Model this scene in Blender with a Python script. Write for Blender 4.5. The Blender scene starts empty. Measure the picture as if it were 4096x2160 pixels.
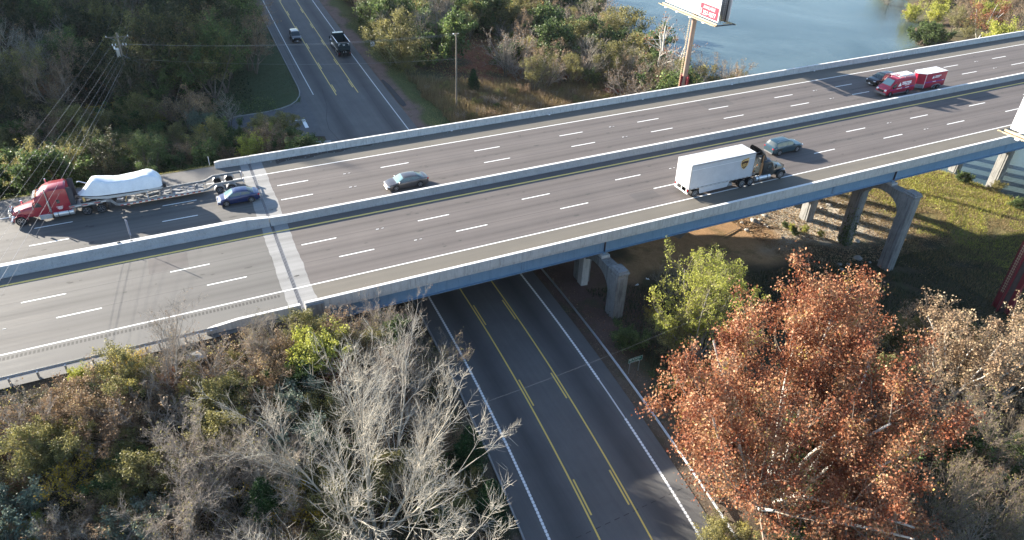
import bpy, math, random
import numpy as np
from mathutils import Vector, Matrix

# ---------------------------------------------------------------- camera, light, exposure
C = bpy.context.scene
SUN_AZ = math.radians(-34.6)      # clockwise from +Y
SUN_EL = math.radians(17.25)

def setup_camera():
    yaw, pitch, roll, f = 1.1147072971, 0.5836319679, 0.0435636984, 2902.85
    cy, sy, cp, sp = math.cos(yaw), math.sin(yaw), math.cos(pitch), math.sin(pitch)
    fw = Vector((cy*cp, sy*cp, -sp)); r = Vector((sy, -cy, 0)); u = r.cross(fw)
    cr, sr = math.cos(roll), math.sin(roll)
    r2 = cr*r + sr*u; u2 = -sr*r + cr*u
    cam = bpy.data.cameras.new('camera'); cam.sensor_width = 36; cam.lens = f/4096*36
    cam.clip_start = 0.5; cam.clip_end = 6000
    o = bpy.data.objects.new('camera', cam); C.collection.objects.link(o)
    m = Matrix((r2, u2, -fw)).transposed().to_4x4()
    m.translation = (-8.063387, -64.41998, 38.650931)
    o.matrix_world = m
    C.camera = o
setup_camera()

world = bpy.data.worlds.new('World'); C.world = world; world.use_nodes = True
wt = world.node_tree
sky = wt.nodes.new('ShaderNodeTexSky'); sky.sky_type = 'NISHITA'; sky.sun_disc = False
sky.sun_elevation = SUN_EL; sky.sun_rotation = SUN_AZ; sky.air_density = 1.0; sky.dust_density = .8; sky.ozone_density = 2.6
wt.links.new(sky.outputs[0], wt.nodes['Background'].inputs[0])
wt.nodes['Background'].inputs[1].default_value = 0.088
sl = bpy.data.lights.new('sun', 'SUN'); sl.energy = 5.0; sl.angle = math.radians(0.5); sl.color = (1.0, 0.915, 0.785)
so = bpy.data.objects.new('sun', sl); C.collection.objects.link(so)
sd = Vector((math.sin(SUN_AZ)*math.cos(SUN_EL), math.cos(SUN_AZ)*math.cos(SUN_EL), math.sin(SUN_EL)))
so.rotation_euler = sd.to_track_quat('Z', 'Y').to_euler(); so.location = (0, 0, 80)
C.view_settings.view_transform = 'Standard'; C.view_settings.look = 'None'
C.view_settings.gamma = 1.0; C.view_settings.use_curve_mapping = False
C.view_settings.exposure = 2.05
C.cycles.max_bounces = 6; C.cycles.diffuse_bounces = 3; C.cycles.glossy_bounces = 3
C.cycles.transmission_bounces = 4; C.cycles.transparent_max_bounces = 6

HAZE = 0.00004
# ---------------------------------------------------------------- materials
MATS = {}
def mat(name, col=(.5, .5, .5), rough=.6, metal=0., spec=.5):
    m = bpy.data.materials.new(name); m.use_nodes = True
    b = m.node_tree.nodes['Principled BSDF']
    b.inputs['Base Color'].default_value = (*col, 1); b.inputs['Roughness'].default_value = rough
    b.inputs['Metallic'].default_value = metal; b.inputs['Specular IOR Level'].default_value = spec
    MATS[name] = m; return m
class NT:
    def __init__(s, m): s.t = m.node_tree; s.b = s.t.nodes['Principled BSDF']
    def n(s, ty, **k):
        x = s.t.nodes.new(ty)
        for a, v in k.items(): setattr(x, a, v)
        return x
    def l(s, a, b): s.t.links.new(a, b)
    def coord(s, out='Object', scale=(1, 1, 1), rot=(0, 0, 0)):
        tc = s.n('ShaderNodeTexCoord'); mp = s.n('ShaderNodeMapping'); s.l(tc.outputs[out], mp.inputs[0])
        mp.inputs['Scale'].default_value = scale; mp.inputs['Rotation'].default_value = rot
        return mp.outputs[0]
    def noise(s, vec, scale, detail=4, rough=.6, dist=0.):
        x = s.n('ShaderNodeTexNoise'); s.l(vec, x.inputs['Vector']); x.inputs['Scale'].default_value = scale
        x.inputs['Detail'].default_value = detail; x.inputs['Roughness'].default_value = rough; x.inputs['Distortion'].default_value = dist
        return x.outputs['Fac']
    def ramp(s, fac, stops, interp='LINEAR'):
        r = s.n('ShaderNodeValToRGB'); s.l(fac, r.inputs[0]); cr = r.color_ramp; cr.interpolation = interp
        while len(cr.elements) < len(stops): cr.elements.new(.5)
        for e, (p, c) in zip(cr.elements, stops):
            e.position = p; e.color = (*c, 1) if len(c) == 3 else c
        return r.outputs[0]
    def mix(s, a, b, f, blend='MIX'):
        x = s.n('ShaderNodeMix', data_type='RGBA', blend_type=blend)
        if isinstance(f, (int, float)): x.inputs[0].default_value = f
        else: s.l(f, x.inputs[0])
        for k, v in ((6, a), (7, b)):
            if isinstance(v, tuple): x.inputs[k].default_value = (*v, 1)
            else: s.l(v, x.inputs[k])
        return x.outputs[2]
    def math(s, op, a, b=0., c=None, clamp=False):
        x = s.n('ShaderNodeMath', operation=op, use_clamp=clamp)
        for k, v in ((0, a), (1, b), (2, c)):
            if v is None: continue
            if isinstance(v, (int, float)): x.inputs[k].default_value = v
            else: s.l(v, x.inputs[k])
        return x.outputs[0]
    def bump(s, h, strength=.3, dist=.02):
        x = s.n('ShaderNodeBump'); x.inputs['Strength'].default_value = strength; x.inputs['Distance'].default_value = dist
        s.l(h, x.inputs['Height']); s.l(x.outputs[0], s.b.inputs['Normal'])
    def col(s, c): s.l(c, s.b.inputs['Base Color'])

def mottled(name, c1, c2, scale=3., rough=.8, metal=0., bump=.0, fine=40., c3=None, spec=.3):
    m = mat(name, c1, rough, metal, spec); t = NT(m); v = t.coord('Object')
    n1 = t.noise(v, scale, 6, .65); n2 = t.noise(v, fine, 3, .7)
    f = t.math('ADD', t.math('MULTIPLY', n1, .7), t.math('MULTIPLY', n2, .3))
    st = [(.33, c1), (.67, c2)]
    if c3: st = [(.3, c1), (.5, c2), (.7, c3)]
    t.col(t.ramp(f, st))
    if bump: t.bump(n2, bump, .02)
    return m

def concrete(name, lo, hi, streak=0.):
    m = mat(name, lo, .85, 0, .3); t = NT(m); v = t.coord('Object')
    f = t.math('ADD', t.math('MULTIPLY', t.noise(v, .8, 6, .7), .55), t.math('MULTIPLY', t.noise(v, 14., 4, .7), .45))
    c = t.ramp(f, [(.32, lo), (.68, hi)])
    if streak:
        v2 = t.coord('Object', (3.2, 3.2, .22)); oi = t.n('ShaderNodeObjectInfo'); va = t.n('ShaderNodeVectorMath', operation='ADD'); vm = t.n('ShaderNodeVectorMath', operation='SCALE')
        t.l(oi.outputs['Location'], vm.inputs[0]); vm.inputs['Scale'].default_value = 3.7; t.l(v2, va.inputs[0]); t.l(vm.outputs[0], va.inputs[1])
        n = t.noise(va.outputs[0], 1.6, 5, .7)
        k = t.ramp(n, [(.5, (0, 0, 0)), (.72, (1, 1, 1))])
        c = t.mix(c, tuple(x*.3 for x in lo), t.math('MULTIPLY', k, streak))
    t.col(c); t.bump(t.noise(v, 30., 4, .7), .25, .01)
    return m

concrete('concrete_parapet', (.36, .355, .34), (.54, .53, .505), .55)
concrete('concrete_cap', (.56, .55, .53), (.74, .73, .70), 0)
concrete('concrete_median', (.27, .27, .265), (.40, .40, .39), .30)
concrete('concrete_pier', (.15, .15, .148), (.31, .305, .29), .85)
concrete('concrete_kerb', (.22, .22, .21), (.34, .335, .32), 0)
def asphalt(name, c_lo, c_hi, tracks=None, seam=False):
    m = mat(name, c_lo, .82, 0, .35); t = NT(m); v = t.coord('Object')
    vs = t.coord('Object', (.035, 1.5, 1))
    a = t.noise(v, .25, 5, .6); b = t.noise(vs, 1.1, 6, .75); g = t.noise(v, 26., 3, .8)
    f = t.math('ADD', t.math('MULTIPLY', a, .25), t.math('ADD', t.math('MULTIPLY', b, .50), t.math('MULTIPLY', g, .25)))
    c = t.ramp(f, [(.36, c_lo), (.64, c_hi)])
    if tracks:
        sx = t.n('ShaderNodeSeparateXYZ'); tc = t.n('ShaderNodeTexCoord'); t.l(tc.outputs['Object'], sx.inputs[0])
        for y0, w, dk in tracks:
            d = t.math('ABSOLUTE', t.math('SUBTRACT', sx.outputs[1], y0))
            k = t.math('SUBTRACT', 1., t.math('DIVIDE', d, w), clamp=True)
            k = t.math('MULTIPLY', k, t.math('MULTIPLY', t.math('ADD', b, .25), dk))
            c = t.mix(c, tuple(x*.35 for x in c_lo), k)
    t.col(c); t.bump(g, .35, .01)
    # polished wheel paths are a little smoother
    t.l(t.ramp(b, [(.3, (.7,)*3), (.7, (.9,)*3)]), t.b.inputs['Roughness'])
    return m
lane_c = [1.78, -1.83, -5.56, 8.6, 12.3, 16.0]
trk = []
for y in lane_c: trk += [(y, .75, .48), (y-.95, .38, .24), (y+.95, .38, .24)]
trk += [(y, .07, .7) for y in (-3.45, .22, 10.25, 13.95)]
asphalt('asphalt_bridge', (.094, .082, .077), (.140, .122, .114), trk)
asphalt('asphalt_approach', (.096, .091, .085), (.138, .131, .122), trk)
asphalt('asphalt_shoulder', (.108, .097, .080), (.152, .137, .114))
asphalt('asphalt_shoulder_west', (.108, .104, .096), (.145, .139, .129))
asphalt('concrete_header', (.19, .187, .18), (.31, .305, .295), [t_ for t_ in trk if t_[1] > .3])
asphalt('asphalt_patchy', (.080, .072, .069), (.118, .106, .100), trk)
asphalt('asphalt_dark', (.026, .026, .028), (.045, .044, .045))
def paint(name, col, wear=.25):
    m = mat(name, col, .6, 0, .4); t = NT(m); v = t.coord('Object')
    n = t.noise(v, 9., 5, .75)
    t.col(t.mix(col, (.16, .15, .14), t.math('MULTIPLY', t.ramp(n, [(.55, (0, 0, 0)), (.75, (1, 1, 1))]), wear)))
    return m
paint('paint_white', (.80, .80, .77)); paint('paint_yellow', (.86, .60, .15), .12)
paint('paint_white_old', (.62, .62, .60), .5); paint('paint_yellow_low', (.72, .52, .12), .2)
concrete('girder_blue', (.135, .235, .345), (.19, .30, .41), .3)
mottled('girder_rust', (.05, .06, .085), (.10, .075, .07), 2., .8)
mottled('steel_grey', (.22, .22, .23), (.34, .34, .35), 4., .5, .5)
mottled('galvanised', (.38, .39, .40), (.52, .53, .54), 6., .42, .75)
mottled('rust', (.10, .045, .03), (.20, .09, .06), 5., .85)
mottled('wood_post', (.10, .075, .05), (.17, .13, .095), 3., .9)
mottled('wood_pole', (.16, .13, .10), (.27, .23, .18), 3., .9)
mat('rubber', (.018, .018, .019), .75, 0, .3); mat('black', (.012, .012, .014), .5)
mat('chrome', (.72, .73, .75), .14, 1.); mat('aluminium', (.58, .59, .61), .3, .9)
mat('dark_metal', (.035, .036, .04), .5, .4)

# ---------------------------------------------------------------- mesh helpers
class MB:
    """collects shapes, builds ONE mesh object"""
    def __init__(s): s.v = []; s.f = []; s.m = []
    def add(s, vs, fs, mi=0):
        o = len(s.v); s.v += [tuple(map(float, p)) for p in vs]
        s.f += [tuple(i+o for i in f) for f in fs]; s.m += [mi]*len(fs); return s
    def box(s, c, d, rot=None, mi=0, ch=0.):
        x, y, z = d[0]/2, d[1]/2, d[2]/2
        if ch <= 0:
            vs = [(-x, -y, -z), (x, -y, -z), (x, y, -z), (-x, y, -z), (-x, -y, z), (x, -y, z), (x, y, z), (-x, y, z)]
            fs = [(0, 3, 2, 1), (4, 5, 6, 7), (0, 1, 5, 4), (1, 2, 6, 5), (2, 3, 7, 6), (3, 0, 4, 7)]
        else:   # chamfered: three bands
            vs = []; q = ch
            for zz, k in ((-z, q), (-z+q, 0), (z-q, 0), (z, q)):
                for sx, sy, ax in ((-1, -1, 0), (-1, -1, 1), (1, -1, 1), (1, -1, 0), (1, 1, 0), (1, 1, 1), (-1, 1, 1), (-1, 1, 0)):
                    xx, yy = x-k, y-k
                    vs.append((sx*(xx-(q if ax == 1 else 0)), sy*(yy-(q if ax == 0 else 0)), zz))
            fs = [tuple(range(7, -1, -1)), tuple(range(24, 32))]
            for b in range(3):
                for i in range(8): fs.append((b*8+i, b*8+(i+1) % 8, (b+1)*8+(i+1) % 8, (b+1)*8+i))
        R = Matrix.Identity(3) if rot is None else rot
        vs = [R @ Vector(p)+Vector(c) for p in vs]
        return s.add(vs, fs, mi)
    def cyl(s, a, b, r0, r1=None, n=12, mi=0, caps=True):
        r1 = r0 if r1 is None else r1; a = Vector(a); b = Vector(b); d = (b-a).normalized()
        u = d.orthogonal().normalized(); w = d.cross(u)
        vs = []
        for p, r in ((a, r0), (b, r1)):
            for i in range(n):
                t = 2*math.pi*i/n; vs.append(p+(u*math.cos(t)+w*math.sin(t))*r)
        fs = [(i, (i+1) % n, n+(i+1) % n, n+i) for i in range(n)]
        if caps: fs += [tuple(range(n-1, -1, -1)), tuple(range(n, 2*n))]
        return s.add(vs, fs, mi)
    def tube(s, pts, r, n=6, mi=0):
        for a, b in zip(pts[:-1], pts[1:]): s.cyl(a, b, r, r, n, mi)
        return s
    def loft(s, secs, mi=0, closed=True, caps=True):
        n = len(secs[0]); vs = [p for c in secs for p in c]; fs = []
        for i in range(len(secs)-1):
            for j in range(n if closed else n-1):
                k = (j+1) % n; fs.append((i*n+j, i*n+k, (i+1)*n+k, (i+1)*n+j))
        if caps: fs += [tuple(range(n-1, -1, -1)), tuple(range((len(secs)-1)*n, len(secs)*n))]
        return s.add(vs, fs, mi)
    def quad(s, a, b, c, d, mi=0): return s.add([a, b, c, d], [(0, 1, 2, 3)], mi)
    def build(s, name, mats, parent=None, smooth=None, loc=None, normals=True):
        me = bpy.data.meshes.new(name); me.from_pydata(s.v, [], s.f)
        if not isinstance(mats, (list, tuple)): mats = [mats]
        for m in mats: me.materials.append(MATS[m] if isinstance(m, str) else m)
        if len(mats) > 1: me.polygons.foreach_set('material_index', s.m)
        if normals:
            import bmesh
            bm = bmesh.new(); bm.from_mesh(me); bmesh.ops.recalc_face_normals(bm, faces=bm.faces); bm.to_mesh(me); bm.free()
        if smooth:
            me.polygons.foreach_set('use_smooth', [True]*len(me.polygons)); me.set_sharp_from_angle(angle=math.radians(smooth))
        me.update()
        return link(name, me, parent, loc)
def link(name, data, parent=None, loc=None):
    o = bpy.data.objects.new(name, data); C.collection.objects.link(o)
    if loc is not None: o.location = loc
    if parent is not None: o.parent = parent
    return o
def tag(o, label=None, cat=None, group=None, kind=None):
    if label: o['label'] = label
    if cat: o['category'] = cat
    if group: o['group'] = group
    if kind: o['kind'] = kind
    return o
def empty(name, loc=(0, 0, 0), rz=0., parent=None):
    o = link(name, None, parent); o.location = loc; o.rotation_euler = (0, 0, rz); o.empty_display_size = .3
    return o
def dup(o, parent=None, loc=None, rz=None):
    c = o.copy(); C.collection.objects.link(c)
    if parent is not None: c.parent = parent
    if loc is not None: c.location = loc
    if rz is not None: c.rotation_euler = (0, 0, rz)
    return c
def text(name, s, size, m, parent, loc, rot, ext=.004, align='LEFT', sx=1.):
    cu = bpy.data.curves.new(name, 'FONT'); cu.body = s; cu.size = size; cu.extrude = ext; cu.align_x = align; cu.resolution_u = 4
    cu.materials.append(MATS[m]); o = link(name, cu)
    bpy.context.view_layer.update(); dg = bpy.context.evaluated_depsgraph_get(); me = bpy.data.meshes.new_from_object(o.evaluated_get(dg)); bpy.data.objects.remove(o)
    o = link(name, me, parent, loc); o.rotation_euler = rot; o.scale = (sx, 1, 1)
    return o

# ---------------------------------------------------------------- the two road surfaces
def dz(x, y): return 0.02144094*x-0.00983515*y+0.012952473e-3*x*x
def yb(x): return 0.009461417e-3*x*x       # the highway's slight bend
LPH = 1.561173556; LX0 = 17.41838; LH = 6.882838731; LG = .01734953; LGL = .010890431; T0 = -6.110627
def bend(t):
    return -1.7663130688e-3*min(t-T0, 0)**2+0.0951494777e-3*t*t
def low(t, s, h=0.):
    ss = s+bend(t)
    return (LX0+t*math.cos(LPH)+ss*math.sin(LPH), t*math.sin(LPH)-ss*math.cos(LPH), -LH+LG*t+LGL*ss+h)
def lowz(x, y):
    t = (x-LX0)*math.cos(LPH)+y*math.sin(LPH); s = (x-LX0)*math.sin(LPH)-y*math.cos(LPH)
    return -LH+LG*t+LGL*s
def lows(x, y):     # signed distance right of the centre line, and distance along
    t = (x-LX0)*math.cos(LPH)+y*math.sin(LPH); s = (x-LX0)*math.sin(LPH)-y*math.cos(LPH)
    return s-bend(t), t
def D(x, y, z=0.):   # highway point: x along, y across, z above the surface, with the bend
    Y = y+yb(x)
    return (x, Y, dz(x, Y)+z)
def sheet(fn, u0, u1, v0, v1, h, nu=2, nv=1):
    mb = MB(); vs = []; fs = []
    for i in range(nu+1):
        for j in range(nv+1): vs.append(fn(u0+(u1-u0)*i/nu, v0+(v1-v0)*j/nv, h))
    for i in range(nu):
        for j in range(nv):
            a = i*(nv+1)+j; fs.append((a, a+nv+1, a+nv+2, a+1))
    return mb.add(vs, fs)
def extr(fn, prof, u0, u1, nu, closed=True):
    """extrude a (v, h) profile along u"""
    secs = [[fn(u0+(u1-u0)*i/nu, v, h) for v, h in prof] for i in range(nu+1)]
    return MB().loft(secs, 0, closed, closed)
# ---------------------------------------------------------------- ground
def smooth(a, b, x):
    t = min(1., max(0., (x-a)/(b-a))); return t*t*(3-2*t)
def shore(y):
    return float(np.interp(y, [-200, -30, 5, 12, 30, 50, 58, 64, 90, 130, 180, 400], [128, 122, 113, 111, 109, 103, 95, 90, 97, 109, 118, 150]))
def bank2(y):
    return float(np.interp(y, [-200, 0, 50, 66, 81, 106, 130, 200, 400], [150, 160, 168, 174, 190, 211, 224, 250, 300]))
def hnoise(x, y):
    return (math.sin(x*.31+y*.17)+math.sin(x*.13-y*.29+1.3)+.6*math.sin(x*.71+y*.53+2.)+.5*math.sin(x*.97-y*.83))*.33
def ground(x, y, raw=False):
    s, t = lows(x, y); zl = lowz(max(-60., min(60., x)), max(-90, min(140, y)))
    if s > 0:
        xs = shore(y); u = (x-26)/(xs-26)
        zr = float(np.interp(u, [0, .21, .38, .5, .85, .97, 1.05, 1.3], [-7.0, -9.35, -10.6, -11.9, -13.4, -14.1, -16.2, -18]))
        zr += (zl+7.0)*max(0, 1-u*1.2)*.9
        x2 = bank2(y)
        if x > x2-6: zr = max(zr, float(np.interp(x-x2, [-6, -1, 1.5, 20, 80], [-17, -15, -13.6, -11.5, -6])))
        base = zr + hnoise(x, y)*.16*smooth(9, 16, s)
        f = smooth(8.6, 14., s); z = (zl-.06)*(1-f)+base*f
    else:
        d = -s
        if y > 20: base = zl+.10+.03*max(0, d-9)+hnoise(x, y)*.15*smooth(14, 30, d)+42*smooth(82, 165, y)*smooth(34, 70, d)*smooth(-125, -95, x)  # hill added beyond the wood, shaped for the shade it casts there
        else: base = zl-.1-.01*max(0, d-9)+hnoise(x, y)*.2*smooth(9, 14, d)
        side = smooth(12, 6, abs(y-47.))    # the side road's level ground
        base = base*(1-side)+(lowz(x, y)-.06)*side
        f = smooth(7.3, 7.9 if y > 20 else 9.5, d); z = (zl-.06)*(1-f)+base*f
    # embankment of the highway west of the bridge
    dy = max(-12.3-y, y-22.9, 0.); dx = max(x+1.2, 0.)
    if x < 14:
        xx = min(x, -1.2); yy = max(-12.3, min(22.9, y)); top = dz(max(xx, -90), yy)-.08
        if dx > 0: top = dz(-1.2, yy)-(2.7 if dy <= 0 else 2.7*max(0, 1-dy/1.5)+.25); e = top-math.hypot(dx/1.55, dy/(1.9 if y > 0 else 2.9))
        else: e = top-dy/(1.9 if y > 0 else 3.3)-(.12*smooth(0, .6, dy))
        if e > z: z = e+hnoise(x*1.7, y*1.7)*.12*smooth(1., 4., dy)*(dx <= 0)
    return z
def axis(lo, hi, step, far):
    core = list(np.arange(lo, hi+.01, step)); a = []; d = step; p = lo
    while p > -far: d *= 1.35; p -= d; a.append(p)
    b = []; d = step; p = core[-1]
    while p < far: d *= 1.35; p += d; b.append(p)
    return a[::-1]+core+b
GRID = {}
def gz(x, y):
    X, Y, Z = GRID['X'], GRID['Y'], GRID['Z']
    i = np.clip(np.searchsorted(X, x)-1, 0, len(X)-2); j = np.clip(np.searchsorted(Y, y)-1, 0, len(Y)-2)
    u = (x-X[i])/(X[i+1]-X[i]); v = (y-Y[j])/(Y[j+1]-Y[j])
    return Z[i, j]*(1-u)*(1-v)+Z[i+1, j]*u*(1-v)+Z[i, j+1]*(1-u)*v+Z[i+1, j+1]*u*v
def build_ground():
    X = axis(-60, 150, 1.0, 1800); Y = axis(-62, 150, 1.0, 1800)
    vs = [(x, y, ground(x, y)) for x in X for y in Y]; ny = len(Y)
    fs = [(i*ny+j, (i+1)*ny+j, (i+1)*ny+j+1, i*ny+j+1) for i in range(len(X)-1) for j in range(ny-1)]
    me = bpy.data.meshes.new('ground'); me.from_pydata(vs, [], fs)
    GRID['X'] = np.array(X); GRID['Y'] = np.array(Y); GRID['Z'] = np.array([v[2] for v in vs]).reshape(len(X), ny)
    # soil colours by place
    A = np.array(vs); x = A[:, 0]; y = A[:, 1]
    rng = np.random.default_rng(3)
    wob = 2.2*(np.sin(x*.5+y*.33)+np.sin(x*.27-y*.61+1)+np.sin(x*.9+2)*.5+np.sin(y*.8)*.5)
    def sm(a, b, v): t = np.clip((v-a)/(b-a), 0, 1); return t*t*(3-2*t)
    litter = np.array([.085, .062, .042]); col = np.tile(litter, (len(A), 1))
    def lay(c, m): 
        global np
        nonlocal col
        m = np.clip(m, 0, 1)[:, None]; col = col*(1-m)+np.array(c)*m
    s = np.array([lows(a, b)[0] for a, b in zip(x, y)])
    lay((.075, .080, .040), .6*sm(-.2, .6, np.sin(x*.37+1)*np.sin(y*.31)))
    east = sm(26, 30, x)*sm(24, 18, y)*sm(-30, -22, y)
    lay((.055, .048, .030), east)
    dirt = sm(33, 39, x+wob)*sm(66, 60, x+wob)*sm(-14+3, -9+3, y+wob*.6)*sm(26, 18, y)
    lay((.38, .235, .125), dirt)
    gravel = sm(60, 66, x+wob)*sm(94, 86, x-wob)*sm(-9, -4, y+wob*.4-(x-75)*-.05)*sm(22, 14, y)
    lay((.54, .48, .39), gravel)
    weed = sm(84, 91, x+wob)*sm(-26, -12, y+wob)*sm(24, 20, y)
    lay((.24, .20, .085), weed)
    # far verge: reddish gravel shoulder then mown grass
    far = sm(24, 27, y)
    lay((.17, .115, .095), far*sm(6.6, 7., s)*sm(10.2, 9.0, s+wob*.2))
    lay((.085, .095, .035), far*sm(9., 10.2, s+wob*.2)*sm(15, 12.5, s+wob*.5))
    lay((.24, .17, .095), far*sm(13, 15, s)*sm(40, 30, s+wob)*sm(66, 56, y)*.8)
    lay((.26, .095, .05), far*sm(26, 30, s+wob)*sm(60, 52, s)*sm(62, 68, y+wob)*sm(100, 84, y)*.8)
    lay((.060, .085, .040), far*sm(-7.2, -7.5, s)*sm(-27, -19, s+wob*.5)*sm(52, 54, y)*.9)
    lay((.085, .085, .045), sm(22, 23, y)*sm(31, 27, y)*sm(-1, -4, x))           # verge beside the far shoulder
    lay((.15, .115, .085), sm(-7.0, -7.4, s)*sm(-8.6, -8.0, s)*sm(-6, -9, y)*.7)
    near = sm(-11, -14, y)*sm(6.9, 7.3, s)*sm(10.5, 9.0, s+wob*.2)
    lay((.15, .115, .085), near)
    lay((.12, .075, .065), sm(-22, -14, y)*sm(22, 10, y)*sm(7., 7.4, s)*sm(20, 14, s))
    lay((.11, .085, .075), sm(-1.5, -.5, x)*sm(10, 8, x)*sm(-14, -12, y)*sm(24, 22, y))   # slope under the deck
    lay((.05, .05, .04), sm(1, 2.5, x-np.array([shore(b) for b in y]))*sm(-2, -6, x-np.array([bank2(b) for b in y])))
    ca = me.color_attributes.new('soil', 'FLOAT_COLOR', 'POINT')
    ca.data.foreach_set('color', np.concatenate([col, np.ones((len(A), 1))], 1).astype(np.float32).ravel())
    m = mat('ground', (.1, .08, .05), .95, 0, .15); t = NT(m); v = t.coord('Object')
    at = t.n('ShaderNodeAttribute'); at.attribute_name = 'soil'
    n1 = t.noise(v, 1.1, 6, .7); n2 = t.noise(v, 7., 5, .75); n3 = t.noise(v, .35, 4, .6)
    k = t.math('ADD', t.math('MULTIPLY', n1, .8), t.math('ADD', t.math('MULTIPLY', n2, 1.5), .0))
    k = t.math('SUBTRACT', k, .15)
    cc = t.mix(at.outputs['Color'], (1, 1, 1), 0.)
    x = t.n('ShaderNodeVectorMath', operation='SCALE'); t.l(cc, x.inputs[0]); t.l(k, x.inputs['Scale'])
    grn = t.mix(x.outputs[0], (.045, .065, .022), t.math('MULTIPLY', t.ramp(n3, [(.52, (0, 0, 0)), (.66, (1, 1, 1))]), .45))
    t.col(grn); t.bump(n2, .9, .12)
    me.materials.append(m); me.polygons.foreach_set('use_smooth', [True]*len(me.polygons)); me.update()
    tag(link('ground', me), kind='structure')
build_ground()
# river
def build_river():
    m = mat('river_water', (.030, .060, .062), .08, 0, .5); t = NT(m)
    v = t.coord('Object', (1, 1, 1), (0, 0, math.radians(25)))
    v2 = t.coord('Object', (.35, 1.2, 1), (0, 0, math.radians(-55)))
    h = t.math('ADD', t.math('MULTIPLY', t.noise(v2, 1.6, 4, .6, .4), 1.), t.math('MULTIPLY', t.noise(v, 5., 3, .6), .35))
    t.bump(h, .42, .07)
    patch = t.noise(v, .022, 4, .6, .8)
    t.col(t.ramp(patch, [(.38, (.036, .060, .062)), (.60, (.080, .115, .118))]))
    t.l(t.ramp(t.noise(v2, .08, 4, .6), [(.4, (.05,)*3), (.65, (.16,)*3)]), t.b.inputs['Roughness'])
    t.b.inputs['IOR'].default_value = 1.33
    mb = MB().quad((80, -200, -14.45), (330, -200, -14.45), (330, 420, -14.45), (80, 420, -14.45))
    tag(mb.build('river_water', m), kind='structure')
build_river()

# ---------------------------------------------------------------- highway surface and markings
WEST, EAST = -75., 190.
hw = empty('highway'); tag(hw, kind='structure')
nseg = 70
def sh(name, x0, x1, y0, y1, h, m, par, n=None):
    n = n or max(2, int((x1-x0)/4)); return sheet(D, x0, x1, y0, y1, h, n, 1).build(name, m, par)
sh('lane_surface', -.6, EAST, -7.40, 17.75, .004, 'asphalt_bridge', hw)
sh('shoulder_surface', -.6, EAST, -11.0, -7.40, .004, 'asphalt_shoulder', hw)
sh('shoulder_surface', -.6, EAST, 17.75, 21.60, .004, 'asphalt_shoulder', hw)
sh('lane_surface', WEST, -3.1, -7.40, 17.75, .004, 'asphalt_approach', hw)
sh('shoulder_surface', WEST, -3.1, -11.9, -7.40, .004, 'asphalt_shoulder_west', hw)
sh('shoulder_surface', WEST, -3.1, 17.75, 22.3, .004, 'asphalt_approach', hw)
# concrete headers each side of the expansion joint, with a ragged asphalt edge
def header(x0, x1, y0, y1, wx):
    rng = random.Random(5+int(x0*10)); mb = MB(); n = 60; a = []; b = []
    for i in range(n+1):
        y = y0+(y1-y0)*i/n
        w = .045*math.sin(y*.9+x0)+.03*math.sin(y*3.1)+.025*rng.uniform(-1, 1)
        a.append(D(x0+(w if wx < 0 else 0), y, .006)); b.append(D(x1+(w if wx > 0 else 0), y, .006))
    return mb.add(a+b, [(i, n+1+i, n+2+i, i+1) for i in range(n)])
header(-3.14, -2.22, -11.0, 21.9, -1).build('concrete_header', 'concrete_header', hw)
header(-1.86, -.55, -11.0, 21.6, 1).build('concrete_header', 'concrete_header', hw)
jb = MB()
for i in range(5):
    x = -2.18+i*.07
jg = sheet(D, -2.22, -1.86, -11.0, 21.9, -.05, 1, 8).build('joint_gap', 'black', hw)
for x in (-2.19, -2.08, -1.97, -1.88):
    extr(lambda u, v, h: D(x+v, u, h), [(-.018, -.05), (.018, -.05), (.018, .012), (-.018, .012)], -11.0, 21.9, 8).build('joint_rail', 'steel_grey', hw)
# lines
def line(x0, x1, y, w, m, name='edge_line', h=.009): return sh(name, x0, x1, y-w/2, y+w/2, h, m, hw)
line(WEST, EAST, -7.40, .15, 'paint_white'); line(WEST, EAST, 17.75, .15, 'paint_white'); line(WEST, EAST, 3.62, .25, 'paint_yellow')
PD = 12.192
dash = None
def place_on_deck(o, x, y, h=0., flip=False):
    """matrix that lays an object on the road's slope"""
    sx = Vector((1, 0, 0.02144094+2*0.012952473e-3*x)).normalized(); sy = Vector((0, 1, -0.00983515)).normalized()
    n = sx.cross(sy).normalized(); sy = n.cross(sx)
    if flip: sx, sy = -sx, -sy
    M = Matrix((sx, sy, n)).transposed().to_4x4(); M.translation = Vector(D(x, y, h))
    o.matrix_basis = M
    return o
for y, ph in ((0, 0), (-3.66, 2.92), (10.486, -.15), (14.146, .054)):
    for k in range(-6, 15):
        x = ph+k*PD
        if not (WEST < x < EAST-10): continue
        if dash is None:
            dash = MB().add([(0, -.055, 0), (.06, -.075, 0), (3.45, -.075, 0), (3.55, 0, 0), (3.45, .075, 0), (.06, .075, 0), (0, .055, 0)], [(0, 1, 2, 3, 4, 5, 6)]).build('lane_dash', 'paint_white', None, normals=False)
            o = dash
        else: o = dup(dash)
        o.parent = hw; place_on_deck(o, x, y, .0095)
        # raised pavement marker halfway between dashes
mk = MB().box((0, 0, .010), (.30, .09, .022), ch=.008); mk.box((.55, 0, .008), (.26, .05, .014), ch=.004)
mk0 = None
for y in (0, -3.66, 10.486, 14.146):
    for k in range(-3, 12, 3):
        o = mk.build('road_marker', 'paint_white', hw) if mk0 is None else dup(mk0, hw)
        mk0 = mk0 or o; place_on_deck(o, {0: 0, -3.66: 2.92, 10.486: -.15, 14.146: .05}[y]+k*PD+7.8, y, .012)
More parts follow.
